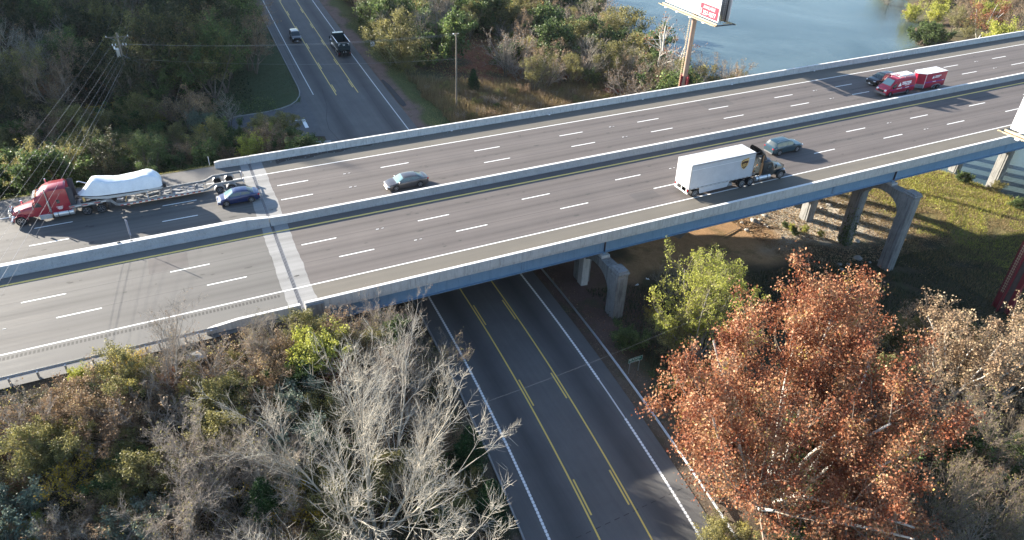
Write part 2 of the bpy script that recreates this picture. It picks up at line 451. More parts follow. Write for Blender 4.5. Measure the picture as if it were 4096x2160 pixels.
# rumble strip cut in the near shoulder of the approach
rb = MB()
x = -3.6
while x > -70:
    rb.add([D(x-.09, -8.22, .0085), D(x+.09, -8.22, .0085), D(x+.09, -7.80, .0085), D(x-.09, -7.80, .0085)], [(0, 1, 2, 3)]); x -= .305
mottled('groove', (.050, .048, .045), (.075, .072, .066), 9.)
tag(rb.build('rumble_strip', 'groove', hw), kind='stuff')
# tar seams and cracks on the carriageway
mottled('tar_seam', (.03, .028, .028), (.055, .05, .048), 6.)
sm_ = MB(); rng = random.Random(9)
for y, xa, xb in ((12.25, -.5, 120), (8.55, 20, 150), (-1.86, -.5, 90), (-5.5, 4, 60), (-3.5, -60, -4), (1.9, -.5, 60), (16.0, 0, 60)):
    x = xa; yy = y
    while x < xb:
        L = rng.uniform(1.5, 5.); y2 = y+rng.uniform(-.07, .07); w = rng.uniform(.006, .018)
        if rng.random() < .72: sm_.add([D(x, yy-w, .0065), D(x+L, y2-w, .0065), D(x+L, y2+w, .0065), D(x, yy+w, .0065)], [(0, 1, 2, 3)])
        x += L; yy = y2
tag(sm_.build('tar_seams', 'tar_seam', hw), kind='stuff')

rng = random.Random(31); sp_ = MB()
for i in range(420):      # oil drips down the lane centres
    y = rng.choice(lane_c)+rng.gauss(0, .18); x = rng.uniform(-50, 140); r = rng.uniform(.04, .16); k = rng.uniform(1., 3.5); n = 7
    sp_.add([D(x+r*k*math.cos(2*math.pi*q/n)*rng.uniform(.7, 1.1), y+r*math.sin(2*math.pi*q/n)*rng.uniform(.7, 1.1), .0068) for q in range(n)], [tuple(range(n))])
tag(sp_.build('oil_drips', 'groove', hw), kind='stuff')
for x0, x1, y0, y1 in ((-14., -10.5, .4, 3.2), (36., 39.2, -5.6, -3.8), (-6.2, -3.2, 10.7, 14.), (61., 66., 14.4, 17.6)):
    sh('surface_patch', x0, x1, y0, y1, .0058, 'asphalt_patchy', hw)

# ---------------------------------------------------------------- bridge
br = empty('highway_bridge', (29, -10, -8)); tag(br, 'grey concrete highway bridge on blue steel girders crossing over the lower road', 'bridge')
def bp(o):  # keep world placement under the bridge Empty
    o.parent = br; o.matrix_parent_inverse = Matrix.Translation((-29, 10, 8)); return o
slab = extr(D, [(-11.12, -.40), (-11.22, -.36), (-11.22, -.02), (-11.0, -.001), (21.7, -.001), (21.95, -.02), (21.95, -.40), (21.6, -.40), (21.3, -.26), (-10.9, -.26)], -1.85, EAST, 60)
bp(slab.build('deck_slab', 'concrete_parapet'))
NS = 3.10
pn = None; ncount = 0
near_prof = [(-11.25, -.10), (-11.25, .80), (-11.23, .81), (-10.90, .80), (-10.87, .78), (-10.85, .32), (-10.78, .10), (-10.78, .005), (-11.15, -.10)]
far_prof = [(21.42, .005), (21.42, .10), (21.52, .32), (21.60, .85), (21.62, .87), (21.93, .86), (21.95, .84), (21.95, -.10), (21.85, -.10)]
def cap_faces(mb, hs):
    # the broad top of a barrier, paler than its sides: its faces lie between the two highest profile points and the next one down
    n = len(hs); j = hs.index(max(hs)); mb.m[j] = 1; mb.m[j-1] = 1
def section(prof, L, name, m):
    y0 = sum(p[0] for p in prof)/len(prof)
    secs = [[(u, p[0]-y0, p[1]) for p in prof] for u in (0.006, L-.006)]
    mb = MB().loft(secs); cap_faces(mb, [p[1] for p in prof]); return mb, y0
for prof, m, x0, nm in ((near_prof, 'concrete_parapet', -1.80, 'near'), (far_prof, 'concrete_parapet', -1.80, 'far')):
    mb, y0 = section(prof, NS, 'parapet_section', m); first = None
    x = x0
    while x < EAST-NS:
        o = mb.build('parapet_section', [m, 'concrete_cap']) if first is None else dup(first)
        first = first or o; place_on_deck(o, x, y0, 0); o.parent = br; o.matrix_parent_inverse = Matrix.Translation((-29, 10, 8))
        x += NS
# dark drip stains at joints are the grain of the concrete; small drain lights on top
gy = [-10.4, -6.5, -2.5, 1.5, 5.5, 9.5, 13.5, 17.2, 20.6]
for y in gy:
    g = extr(D, [(y-.20, -.40), (y+.20, -.40), (y+.20, -.43), (y+.015, -.44), (y+.015, -2.02), (y+.24, -2.03), (y+.24, -2.08), (y-.24, -2.08), (y-.24, -2.03), (y-.015, -2.02), (y-.015, -.44), (y-.20, -.43)], -1.1, EAST, 60)
    bp(g.build('girder', 'girder_blue'))
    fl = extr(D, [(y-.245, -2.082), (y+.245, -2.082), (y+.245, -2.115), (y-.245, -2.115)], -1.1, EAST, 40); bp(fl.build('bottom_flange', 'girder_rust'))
PIERS = [(29.05, -8.4), (71.0, -13.0), (113.2, -16.), (155., -17)]
for px, _ in PIERS:
    for y in gy[:2]:
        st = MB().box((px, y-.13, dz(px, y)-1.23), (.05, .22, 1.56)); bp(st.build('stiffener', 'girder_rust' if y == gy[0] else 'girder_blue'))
for sx in (8., 15., 40., 52., 82., 92., 100.): 
    st = MB().box((sx, -10.4+.13, dz(sx, -10.4)-1.23), (.03, .2, 1.5)); bp(st.build('stiffener', 'girder_blue'))
for sx in (19.6, 60.95, 103.):
    z = dz(sx, -10.4)-1.23
    sp = MB().box((sx, -10.43, z), (.42, .03, 1.35)); o = bp(sp.build('splice_plate', 'girder_blue'))
    bt = MB()
    for i in range(9):
        for k in (-.12, .12): bt.box((sx+k, -10.455, z-.6+i*.15), (.05, .03, .05))
    b = bt.build('bolts', 'girder_rust', o); tag(b, kind='stuff'); b.matrix_parent_inverse = o.matrix_world.inverted() if False else Matrix.Identity(4)
    b.parent = o; b.matrix_parent_inverse = Matrix.Identity(4)
# piers
def pier(px, zg):
    p = empty('pier'); bp(p)
    def pc(o): o.parent = p; return o
    W_ = .72; cols = [-13.65, -6.6, .6, 7.8, 15.0, 22.2]
    def zt(y): return dz(px, y)-2.62
    # cap with arched soffits, as an outline in y-z
    top = []; bot = []
    ys = np.linspace(-14.3, 23.0, 120)
    for y in ys:
        d = min(abs(y-c) for c in cols); k = max(0., 1-(d-.6)/2.7) if d > .6 else 1.
        dep = .95+2.6*(1-math.sqrt(max(0, 1-k*k))) if d > .6 else 3.6
        top.append((y, zt(y))); bot.append((y, zt(y)-dep))
    mb = MB(); n = len(ys); vs = []
    for xx in (px-W_+.12, px+W_-.12):
        vs += [(xx, y, z) for y, z in top]+[(xx, y, z) for y, z in bot]
    fs = []
    for i in range(n-1):
        fs += [(i, i+1, n+i+1, n+i), (2*n+i, 3*n+i, 3*n+i+1, 2*n+i+1), (i, 2*n+i, 2*n+i+1, i+1), (n+i, n+i+1, 3*n+i+1, 3*n+i)]
    fs += [(0, n, 3*n, 2*n), (n-1, 3*n-1, 4*n-1, 2*n-1)]
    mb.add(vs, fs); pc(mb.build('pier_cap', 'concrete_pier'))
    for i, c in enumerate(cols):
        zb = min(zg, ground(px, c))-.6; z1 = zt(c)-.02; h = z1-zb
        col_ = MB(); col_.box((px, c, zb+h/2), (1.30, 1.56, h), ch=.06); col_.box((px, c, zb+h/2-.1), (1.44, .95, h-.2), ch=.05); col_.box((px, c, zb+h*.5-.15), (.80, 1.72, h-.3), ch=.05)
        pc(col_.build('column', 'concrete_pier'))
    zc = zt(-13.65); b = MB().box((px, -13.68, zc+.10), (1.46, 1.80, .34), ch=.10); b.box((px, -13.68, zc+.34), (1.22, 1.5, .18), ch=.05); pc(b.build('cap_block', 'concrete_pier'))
    if px < 40:
        r = MB(); n = 10; zb = min(zg, ground(px, -6.6))-.4; zt_ = zt(-6.6)-1.05
        prof = [(-.42, zb), (.42, zb)]+[(.42*math.cos(a), zt_+.42*math.sin(a)) for a in np.linspace(0, math.pi, n)]
        r.loft([[(px-.42+u, yy, z) for u, z in prof] for yy in (-8.05, -7.2)]); pc(r.build('pilaster', 'concrete_parapet'))
    for y in gy:
        z = zt(y); s = MB().box((px, y+.1, z+.17), (1.02, 1.25, .34), ch=.03); pc(s.build('bearing_seat', 'concrete_parapet'))
        s = MB().box((px, y, z+.42), (.34, .42, .16)); pc(s.build('bearing', 'girder_blue'))
for px, zg in PIERS: pier(px, zg)
# west abutment with its wing wall
def zd(x, y): return dz(x, y)
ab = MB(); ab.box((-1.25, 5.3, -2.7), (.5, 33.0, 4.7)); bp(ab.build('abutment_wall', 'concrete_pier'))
ww = MB()
prof = [(-1.3, .0), (-10.2, .0), (-10.2, -.9), (-6., -2.4), (-1.3, -4.6)]
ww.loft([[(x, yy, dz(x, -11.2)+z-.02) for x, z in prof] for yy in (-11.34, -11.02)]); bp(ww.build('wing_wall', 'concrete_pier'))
pp = MB()
pr = lambda x, k: [(x, a, dz(x, -11.2)+b) for a, b in [(-11.30, -.3), (-11.30, k), (-10.99, k), (-10.97, k-.02), (-10.90, min(.32, k-.1)), (-10.78, min(.1, k-.15)), (-10.78, 0), (-11.1, -.3)]]
pp.loft([pr(-10.0, .42), pr(-9.2, .62), pr(-7.4, .80), pr(-2.22, .80)])
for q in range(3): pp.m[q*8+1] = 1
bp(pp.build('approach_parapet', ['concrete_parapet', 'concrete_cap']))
pf = MB()
pr = lambda x, k, o: [(x, a+o, dz(x, 21.7)+b) for a, b in [(21.42, 0), (21.42, .1), (21.52, min(k-.1, .32)), (21.6, k), (21.93, k), (21.95, -.8)]]
pf.loft([pr(-5.9, .72, .12), pr(-5.3, .84, .08), pr(-3.2, .86, 0), pr(-1.84, .85, 0)]); bp(pf.build('approach_parapet', 'concrete_parapet'))
eb = MB().box((-1.0, -11.36, dz(-1, -11.2)+.02), (1.55, .22, 1.2), ch=.02); bp(eb.build('end_block', 'concrete_pier'))
for i in range(3):
    b = MB().box((-2.03, -11.2, -.55-.28*i+.3), (.16, .30, .10)); bp(b.build('joint_cover', 'steel_grey'))

# median barrier
md = empty('median_barrier', (0, 5.3, 0)); tag(md, 'long concrete median barrier dividing the two carriageways of the highway', 'barrier')
def mprof(k):  # k=1 wide western part, 0 bridge part
    a = [(4.92, 0), (4.92, .08), (5.02, .30), (5.12, .82), (5.14, .84), (5.49, .83), (5.51, .80), (5.62, .30), (5.72, .08), (5.72, 0)]
    b = [(5.00, 0), (5.00, .08), (5.22, .32), (5.56, .90), (5.60, .92), (6.18, .91), (6.22, .88), (6.42, .32), (6.60, .08), (6.60, 0)]
    return [(p[0]*(1-k)+q[0]*k, p[1]*(1-k)+q[1]*k) for p, q in zip(a, b)]
def mseg(x0, x1, k0, k1):
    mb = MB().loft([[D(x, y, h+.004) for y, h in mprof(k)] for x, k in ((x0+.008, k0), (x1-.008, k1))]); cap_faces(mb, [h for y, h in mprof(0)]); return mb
x = -4.4
while x > WEST:
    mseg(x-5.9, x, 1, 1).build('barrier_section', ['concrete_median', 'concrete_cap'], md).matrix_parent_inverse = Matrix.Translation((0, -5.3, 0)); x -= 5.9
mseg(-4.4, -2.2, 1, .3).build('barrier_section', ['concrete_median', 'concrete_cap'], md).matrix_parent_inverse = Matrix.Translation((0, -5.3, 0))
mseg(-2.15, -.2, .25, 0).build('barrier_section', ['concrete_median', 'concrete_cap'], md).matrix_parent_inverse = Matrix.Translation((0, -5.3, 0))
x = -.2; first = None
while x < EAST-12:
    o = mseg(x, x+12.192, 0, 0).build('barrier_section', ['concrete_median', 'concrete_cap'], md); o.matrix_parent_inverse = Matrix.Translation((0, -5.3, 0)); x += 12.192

# ---------------------------------------------------------------- lower road
lr = empty('lower_road'); tag(lr, kind='structure')
asphalt('asphalt_low', (.060, .060, .063), (.098, .097, .098))
lt = []
for s0 in (-3.7, 3.7): lt += [(s0, 1.5, .30), (s0-.95, .35, .1), (s0+.95, .35, .1)]
def low_asphalt():
    m = mat('asphalt_low', (.1, .1, .1), .85, 0, .3); t = NT(m); v = t.coord('Object')
    at = t.n('ShaderNodeAttribute'); at.attribute_name = 'across'
    a = t.noise(v, .3, 5, .65); g = t.noise(v, 24., 3, .8); b = t.noise(t.coord('Object', (1.6, .05, 1)), 1.2, 5, .7)
    f = t.math('ADD', t.math('MULTIPLY', a, .35), t.math('ADD', t.math('MULTIPLY', b, .35), t.math('MULTIPLY', g, .3)))
    c = t.ramp(f, [(.35, (.090, .087, .085)), (.65, (.142, .138, .132))])
    for s0, w, dkk in ((-3.7, 1.5, .55), (3.7, 1.5, .55)):
        d = t.math('ABSOLUTE', t.math('SUBTRACT', at.outputs['Fac'], s0)); k = t.math('SUBTRACT', 1., t.math('DIVIDE', d, w), clamp=True)
        k = t.math('MULTIPLY', t.math('POWER', k, .7), dkk)
        c = t.mix(c, (.034, .034, .036), k)
    t.col(c); t.bump(g, .35, .01)
    return m
m = low_asphalt()
mb = MB(); cols_ = [-7.2, -5.5, -3.7, -1.9, 0, 1.9, 3.7, 5.5, 7.0]; ts = list(np.arange(-70, 200, 3.))
vs = [low(t, s, 0.) for t in ts for s in cols_]; nc = len(cols_)
fs = [(i*nc+j, (i+1)*nc+j, (i+1)*nc+j+1, i*nc+j+1) for i in range(len(ts)-1) for j in range(nc-1)]
mb.add(vs, fs); o = mb.build('road_surface', m, lr, normals=False)
a = o.data.attributes.new('across', 'FLOAT', 'POINT'); a.data.foreach_set('value', [s for t in ts for s in cols_])
def sheetL(name, t0, t1, s0, s1, h, m, n=None):
    n = n or max(1, int((t1-t0)/3)); return sheet(lambda u, v, hh: low(u, v, hh), t0, t1, s0, s1, h, n, 1).build(name, m, lr)
# side road apron
mottled('asphalt_side', (.085, .085, .088), (.125, .123, .122), .8, .85, 0, .2, 24.)
pts = [low(40.6, -7.2), low(62.5, -7.2), low(58.2, -7.7), low(55.3, -8.9), low(53.6, -11.), low(52.8, -14), low(52.4, -19), low(50, -21.5), low(46, -21.5), low(43, -18), low(42.2, -12), low(41.2, -9.)]
mb = MB().add([(x, y, lowz(x, y)+.002) for x, y, z in pts], [tuple(range(len(pts)))]); mb.build('side_road_surface', 'asphalt_side', lr)
# markings
tw = 1.88
def seg(name, t0, t1, s, w, m, h=.006): return sheetL(name, t0, t1, s-w/2, s+w/2, h, m)
seg('centre_line', -70, 27.5, -tw, .14, 'paint_yellow_low'); seg('centre_line', -70, 27.5, tw, .14, 'paint_yellow_low')
seg('centre_line', 56.5, 190, -tw, .14, 'paint_yellow_low'); seg('centre_line', 56.5, 190, tw, .14, 'paint_yellow_low')
seg('centre_line', 35.5, 37.6, -tw, .14, 'paint_yellow_low'); seg('centre_line', 35.5, 38.2, tw, .14, 'paint_yellow_low')
for base, sgn, s in ((-7.28, -1, tw-.27), (-6.99, -1, -tw+.27), (62.81, 1, tw-.27), (61.69, 1, -tw+.27)):
    for k in range(0, 10 if sgn > 0 else 6):
        t1 = base+sgn*k*PD; seg('centre_dash', t1-3.55, t1, s, .14, 'paint_yellow_low')
    if sgn < 0:
        for k in (1, 2): t1 = base+k*PD; seg('centre_dash', t1-3.55, t1, s, .14, 'paint_yellow_low')
seg('edge_line', -27., 190, 5.5, .14, 'paint_white_old'); seg('edge_line', 58, 190, -5.5, .14, 'paint_white_old')
seg('edge_line_base', -70, 24, 5.5, .13, 'paint_white_old', .0045); seg('edge_line_base', -70, 24, -5.5, .13, 'paint_white_old', .0045)
rm = MB()
for s, t0, t1 in ((5.5, -70, -27.3), (5.5, -22., 24), (-5.5, -70, 24)):
    t = t0
    while t < t1:
        for q in ([(-.11, .11)] if True else []):
            a_, b_ = t+.02, t+.27
            rm.add([low(a_, s+q[0], .007), low(b_, s+q[0], .007), low(b_, s+q[1], .007), low(a_, s+q[1], .007)], [(0, 1, 2, 3)])
        t += .34
tag(rm.build('rumble_edge_line', 'paint_white', lr), kind='stuff')
seg('stop_bar', 44.6, 48.1, -9.05, .55, 'paint_white', .008)
seg('stop_line', 47.9, 48.1, -12.5, 6.2, 'paint_white_old', .008)
cr = MB(); rng = random.Random(4)
for pl in ([(60, -3.6), (52, -4.4), (47, -5.6), (43, -6.0), (38, -5.4)], [(100, -6.3), (80, -6.1), (66, -6.4)], [(30, 3.5), (45, 3.2), (60, 3.5)]):
    for (t0, s0), (t1, s1) in zip(pl[:-1], pl[1:]):
        cr.add([low(t0, s0-.03, .0045), low(t1, s1-.03, .0045), low(t1, s1+.03, .0045), low(t0, s0+.03, .0045)], [(0, 1, 2, 3)])
for (t0, s0), (t1, s1) in (((-36.5, -7), (-35.5, 6.8)),):
    for i in range(16):
        a_ = i/16; b_ = a_+.035; cr.add([low(t0+(t1-t0)*a_-.03, s0+(s1-s0)*a_, .0045), low(t0+(t1-t0)*b_-.03, s0+(s1-s0)*b_, .0045), low(t0+(t1-t0)*b_+.03, s0+(s1-s0)*b_, .0045), low(t0+(t1-t0)*a_+.03, s0+(s1-s0)*a_, .0045)], [(0, 1, 2, 3)])
tag(cr.build('pavement_cracks', 'tar_seam', lr), kind='stuff')
# tar patch on the far shoulder
pt = [low(t, s, .012) for t, s in [(48, 7.35), (50, 7.15), (54, 7.2), (58, 7.15), (61, 7.1), (61.3, 7.6), (58, 8.0), (54, 8.1), (50, 8.2), (48.2, 8.1)]]
MB().add(pt, [tuple(range(len(pt)))]).build('asphalt_patch', 'asphalt_dark', lr)
# kerbs
def kerb(pts, h=.13, w=.16):
    secs = []
    for i, (t, s) in enumerate(pts):
        a = Vector(low(*pts[max(0, i-1)])); b = Vector(low(*pts[min(len(pts)-1, i+1)])); d = (b-a).normalized(); n = Vector((-d.y, d.x, 0)).normalized()
        p = Vector(low(t, s)); secs.append([tuple(p+n*a_+Vector((0, 0, z))) for a_, z in ((-w/2, -.1), (-w/2, h-.02), (-w/2+.02, h), (w/2, h), (w/2, -.1))])
    return MB().loft(secs)
kp = [(t, -7.32) for t in range(190, 62, -6)]+[(62.5, -7.32), (60, -7.45), (58, -7.85), (56, -8.7), (54.6, -9.9), (53.6, -11.6), (52.9, -14), (52.5, -19), (50., -21.7), (46, -21.7)]
kerb(kp).build('kerb', 'concrete_kerb', lr)
kerb([(t, -7.32) for t in range(-70, 22, 4)]).build('kerb', 'concrete_kerb', lr)
kerb([(24, -7.3), (28, -7.3), (32, -7.32), (35, -7.4), (37.5, -8.0), (39.5, -9.0), (41.3, -11)], .15, .25).build('kerb', 'concrete_kerb', lr)
# ---------------------------------------------------------------- vegetation
def leafmat(name, stops, trans=.35, rough=.6):
    m = bpy.data.materials.new(name); m.use_nodes = True; MATS[name] = m
    nt = m.node_tree; nt.nodes.clear(); t = NT.__new__(NT); t.t = nt; t.b = None
    out = nt.nodes.new('ShaderNodeOutputMaterial')
    at = t.n('ShaderNodeAttribute'); at.attribute_name = 'tint'
    oi = t.n('ShaderNodeObjectInfo')
    f = t.math('ADD', at.outputs['Fac'], t.math('MULTIPLY', t.math('SUBTRACT', oi.outputs['Random'], .5), .22), clamp=True)
    c = t.ramp(f, stops)
    d = t.n('ShaderNodeBsdfPrincipled'); d.inputs['Roughness'].default_value = rough; d.inputs['Specular IOR Level'].default_value = .35
    t.l(c, d.inputs['Base Color'])
    tr = t.n('ShaderNodeBsdfTranslucent'); t.l(c, tr.inputs['Color'])
    mx = t.n('ShaderNodeMixShader'); mx.inputs[0].default_value = trans
    t.l(d.outputs[0], mx.inputs[1]); t.l(tr.outputs[0], mx.inputs[2]); t.l(mx.outputs[0], out.inputs[0])
    return m
leafmat('leaf_russet', [(0, (.090, .020, .010)), (.22, (.19, .050, .022)), (.48, (.31, .115, .052)), (.74, (.44, .225, .115)), (.93, (.56, .37, .21)), (1, (.42, .31, .07))], .3)
leafmat('leaf_brown', [(0, (0.112, 0.069, 0.044)), (.5, (0.250, 0.163, 0.094)), (.85, (0.400, 0.288, 0.163)), (1, (0.450, 0.362, 0.138))], .3)
leafmat('leaf_olive', [(0, (.085, .082, .034)), (.4, (.18, .17, .062)), (.75, (.31, .28, .105)), (.93, (.42, .36, .11)), (1, (.50, .40, .07))], .38)
leafmat('leaf_green', [(0, (0.037, 0.056, 0.020)), (.5, (0.094, 0.138, 0.044)), (.85, (0.175, 0.237, 0.075)), (1, (0.300, 0.338, 0.088))], .35)
leafmat('leaf_lime', [(0, (.16, .18, .035)), (.5, (.36, .38, .07)), (1, (.56, .54, .10))], .4)
leafmat('leaf_cedar', [(0, (.015, .035, .012)), (.6, (.035, .08, .025)), (1, (.07, .14, .04))], .2)
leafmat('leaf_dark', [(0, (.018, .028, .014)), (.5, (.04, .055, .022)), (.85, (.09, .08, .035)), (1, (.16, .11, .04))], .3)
leafmat('leaf_silver', [(0, (0.090, 0.117, 0.081)), (.6, (0.180, 0.225, 0.162)), (1, (0.270, 0.315, 0.234))], .25)
leafmat('leaf_tan', [(0, (.20, .12, .07)), (.5, (.36, .25, .15)), (1, (.50, .40, .24))], .3)
leafmat('leaf_yellow', [(0, (.30, .20, .03)), (.6, (.48, .33, .04)), (1, (.55, .45, .06))], .4)
leafmat('grass_dry', [(0, (.13, .09, .045)), (.5, (.26, .19, .095)), (.85, (.36, .28, .14)), (1, (.16, .18, .05))], .35)
mottled('bark_grey', (.20, .175, .15), (.38, .345, .30), 2.5, .9, 0, .3, 20.)
mottled('bark_dark', (.085, .068, .052), (.18, .15, .12), 2.5, .9, 0, .3, 20.)
mottled('bark_white', (.40, .38, .33), (.66, .63, .57), 1.2, .85, 0, .1, 8.)
mottled('twig_brown', (.19, .145, .11), (.33, .265, .205), 1.5, .9)
mottled('twig_purple', (.25, .205, .17), (.42, .37, .31), 1.5, .9)
mottled('twig_grey', (.22, .195, .155), (.43, .395, .325), .9, .9)
mottled('twig_olive', (.20, .175, .10), (.34, .30, .19), 1.5, .9)

def unit(v): return v/np.maximum(np.linalg.norm(v, axis=-1, keepdims=True), 1e-9)
def stems(rng, base, dirs, L, r0, n=7, wob=.12, up=.3, rend=.35):
    """polylines: base [N,3], dirs [N,3], L [N], r0 [N] -> P [N,n,3], R [N,n]"""
    N = len(base); P = np.zeros((N, n, 3)); P[:, 0] = base; d = unit(dirs.copy())
    for i in range(1, n):
        d = unit(d+rng.normal(0, wob, (N, 3))+np.array([0, 0, up])/n)
        P[:, i] = P[:, i-1]+d*(L/(n-1))[:, None]
    R = r0[:, None]*(1-(1-rend)*np.linspace(0, 1, n)[None])
    return P, R
def kids(rng, P, R, k, t0, t1, lr, ang, n=5, wob=.12, up=.3, rk=.55, tips=False, rmin=.006, lmin=.1, rend=.4):
    N, m, _ = P.shape; L = np.linalg.norm(np.diff(P, axis=1), axis=2).sum(1)
    t = rng.uniform(t0, t1, (N, k)); t = np.sort(t, 1)
    f = t*(m-1); i = np.minimum(f.astype(int), m-2); w = (f-i)[..., None]
    A = P[np.arange(N)[:, None], i]; B = P[np.arange(N)[:, None], i+1]
    base = A*(1-w)+B*w; tan = unit(B-A)
    rr = R[np.arange(N)[:, None], i]*(1-w[..., 0])+R[np.arange(N)[:, None], i+1]*w[..., 0]
    ref = unit(rng.normal(0, 1, (N, k, 3))); perp = unit(ref-(ref*tan).sum(-1, keepdims=True)*tan)
    a = np.radians(rng.uniform(ang[0], ang[1], (N, k, 1)))
    d = tan*np.cos(a)+perp*np.sin(a)
    ln = L[:, None]*rng.uniform(lr[0], lr[1], (N, k))*(1-.45*t)
    return stems(rng, base.reshape(-1, 3), d.reshape(-1, 3), np.maximum(ln.ravel(), lmin), np.maximum(rr.ravel()*rk, rmin), n, wob, up, rend)
def tubes(sys_, sides=(7, 5, 3, 3, 3)):
    """[(P,R),...] -> verts, quads"""
    V = []; F = []; off = 0
    for (P, R), m in zip(sys_, sides):
        N, n, _ = P.shape
        T = unit(P[:, -1]-P[:, 0]); ref = np.where(np.abs(T[:, 2:3]) > .9, np.array([[1., 0, 0]]), np.array([[0, 0, 1.]]))
        U = unit(np.cross(T, ref)); W_ = np.cross(T, U)
        a = np.arange(m)*2*np.pi/m
        ring = U[:, None, None, :]*np.cos(a)[None, None, :, None]+W_[:, None, None, :]*np.sin(a)[None, None, :, None]
        v = P[:, :, None, :]+ring*R[:, :, None, None]
        V.append(v.reshape(-1, 3))
        idx = (np.arange(N)[:, None, None]*n*m+np.arange(n-1)[None, :, None]*m+np.arange(m)[None, None, :])
        nx = (np.arange(N)[:, None, None]*n*m+np.arange(n-1)[None, :, None]*m+((np.arange(m)+1) % m)[None, None, :])
        F.append(np.stack([idx, nx, nx+m, idx+m], -1).reshape(-1, 4)+off); off += N*n*m
    return np.concatenate(V), np.concatenate(F)
def quadmesh(name, V, F, m, tint=None, smooth=False):
    me = bpy.data.meshes.new(name); nf = len(F)
    me.vertices.add(len(V)); me.vertices.foreach_set('co', V.astype(np.float32).ravel())
    me.loops.add(nf*4); me.loops.foreach_set('vertex_index', F.astype(np.int32).ravel())
    me.polygons.add(nf); me.polygons.foreach_set('loop_start', np.arange(nf, dtype=np.int32)*4)
    if smooth: me.polygons.foreach_set('use_smooth', np.ones(nf, bool))
    me.materials.append(MATS[m])
    if tint is not None:
        a = me.attributes.new('tint', 'FLOAT', 'FACE'); a.data.foreach_set('value', tint.astype(np.float32))
    me.update(calc_edges=True); return me
def leaves(rng, pts, size, asp=.75, up=.35, jit=.12, clump=None, droop=0.):
    N = len(pts); c = pts+rng.normal(0, jit, (N, 3))
    nrm = unit(rng.normal(0, 1, (N, 3))+np.array([0, 0, up])); a = unit(np.cross(nrm, rng.normal(0, 1, (N, 3)))); b = np.cross(nrm, a)
    s = size*rng.uniform(.6, 1.25, (N, 1)); q = s*asp
    bendv = nrm*s*.18
    V = np.stack([c-a*s*.5, c+b*q*.5-bendv*0+bendv, c+a*s*.5, c-b*q*.5+bendv], 1).reshape(-1, 3)
    F = np.arange(N*4).reshape(N, 4)
    # clumps share a tone: low-frequency variation through space
    t = .5+.24*np.sin(c[:, 0]*2.1+1.3*np.sin(c[:, 2]*1.7))*np.sin(c[:, 1]*1.9+c[:, 2]*1.1)+rng.normal(0, .17, N)
    return V, F, np.clip(t, 0, 1)
def tips(P, rng, per, lo=.25):
    N, n, _ = P.shape; t = rng.uniform(lo, 1, (N, per)); f = t*(n-1); i = np.minimum(f.astype(int), n-2); w = (f-i)[..., None]
    return (P[np.arange(N)[:, None], i]*(1-w)+P[np.arange(N)[:, None], i+1]*w).reshape(-1, 3)

PROTO = {}
def proto(name, rng, sys_, trunk_n, bark, twig, leaf=None, per=0, size=.1, lf=1., lo=.25, asp=.75, jit=.1, up=.35, levels=None):
    """builds shared mesh data: trunk, (branches,) crown"""
    V, F = tubes(sys_[:trunk_n]); tr = quadmesh(name+'_trunk', V, F, bark, None, True)
    rest = sys_[trunk_n:]; sd = (5, 3, 3, 3) if trunk_n == 1 else (3, 3, 3)
    V, F = tubes(rest, sd); tw = quadmesh(name+'_twigs', V, F, twig)
    lv = None
    if leaf and per:
        pts = tips(sys_[-1][0], rng, per, lo)
        if levels: pts = np.concatenate([pts]+[tips(sys_[q][0], rng, per, .5) for q in levels])
        if lf < 1: pts = pts[rng.random(len(pts)) < lf]
        v, f, t = leaves(rng, pts, size, asp, up, jit); lv = quadmesh(name+'_leaves', v, f, leaf, t)
    PROTO[name] = (tr, tw, lv); return PROTO[name]

def vase(seed, H, nst, spread, k1, k2, k3, r0=.14, up=.55, twl=(.32, .58), wob=.10, a1=(20, 48), a2=(22, 55), rend=.3, curl=.5, tr=.55, strat=False):
    """several upright stems forking into a broad fan of twigs, H tall"""
    rng = np.random.default_rng(seed)
    az = rng.uniform(0, 2*np.pi, nst); tilt = np.radians(rng.uniform(spread*.3, spread, nst))
    if strat: az = np.arange(nst)*2.39996; tilt = np.radians(spread*np.sqrt((np.arange(nst)+.3)/nst))
    d = np.stack([np.cos(az)*np.sin(tilt), np.sin(az)*np.sin(tilt), np.cos(tilt)], 1)
    b = rng.normal(0, .12, (nst, 3)); b[:, 2] = -.3
    s0 = stems(rng, b, d, H*rng.uniform(.62, .8, nst), np.full(nst, r0)*rng.uniform(.7, 1, nst), 8, wob*.7, .15, .35)
    s1 = kids(rng, *s0, k1, .22, 1., (.42, .68), a1, 7, wob, up, tr, rend=rend)
    s2 = kids(rng, *s1, k2, .15, 1., (.35, .6), a2, 5, wob*1.1, curl, .6, rend=rend)
    s3 = kids(rng, *s2, k3, .1, 1., twl, (20, 60), 4, wob*1.3, curl, .65, rmin=.0075, rend=.3)
    return rng, [s0, s1, s2, s3]
def scale_sys(sys_, k):
    return [(P*np.array(k), R) for P, R in sys_]

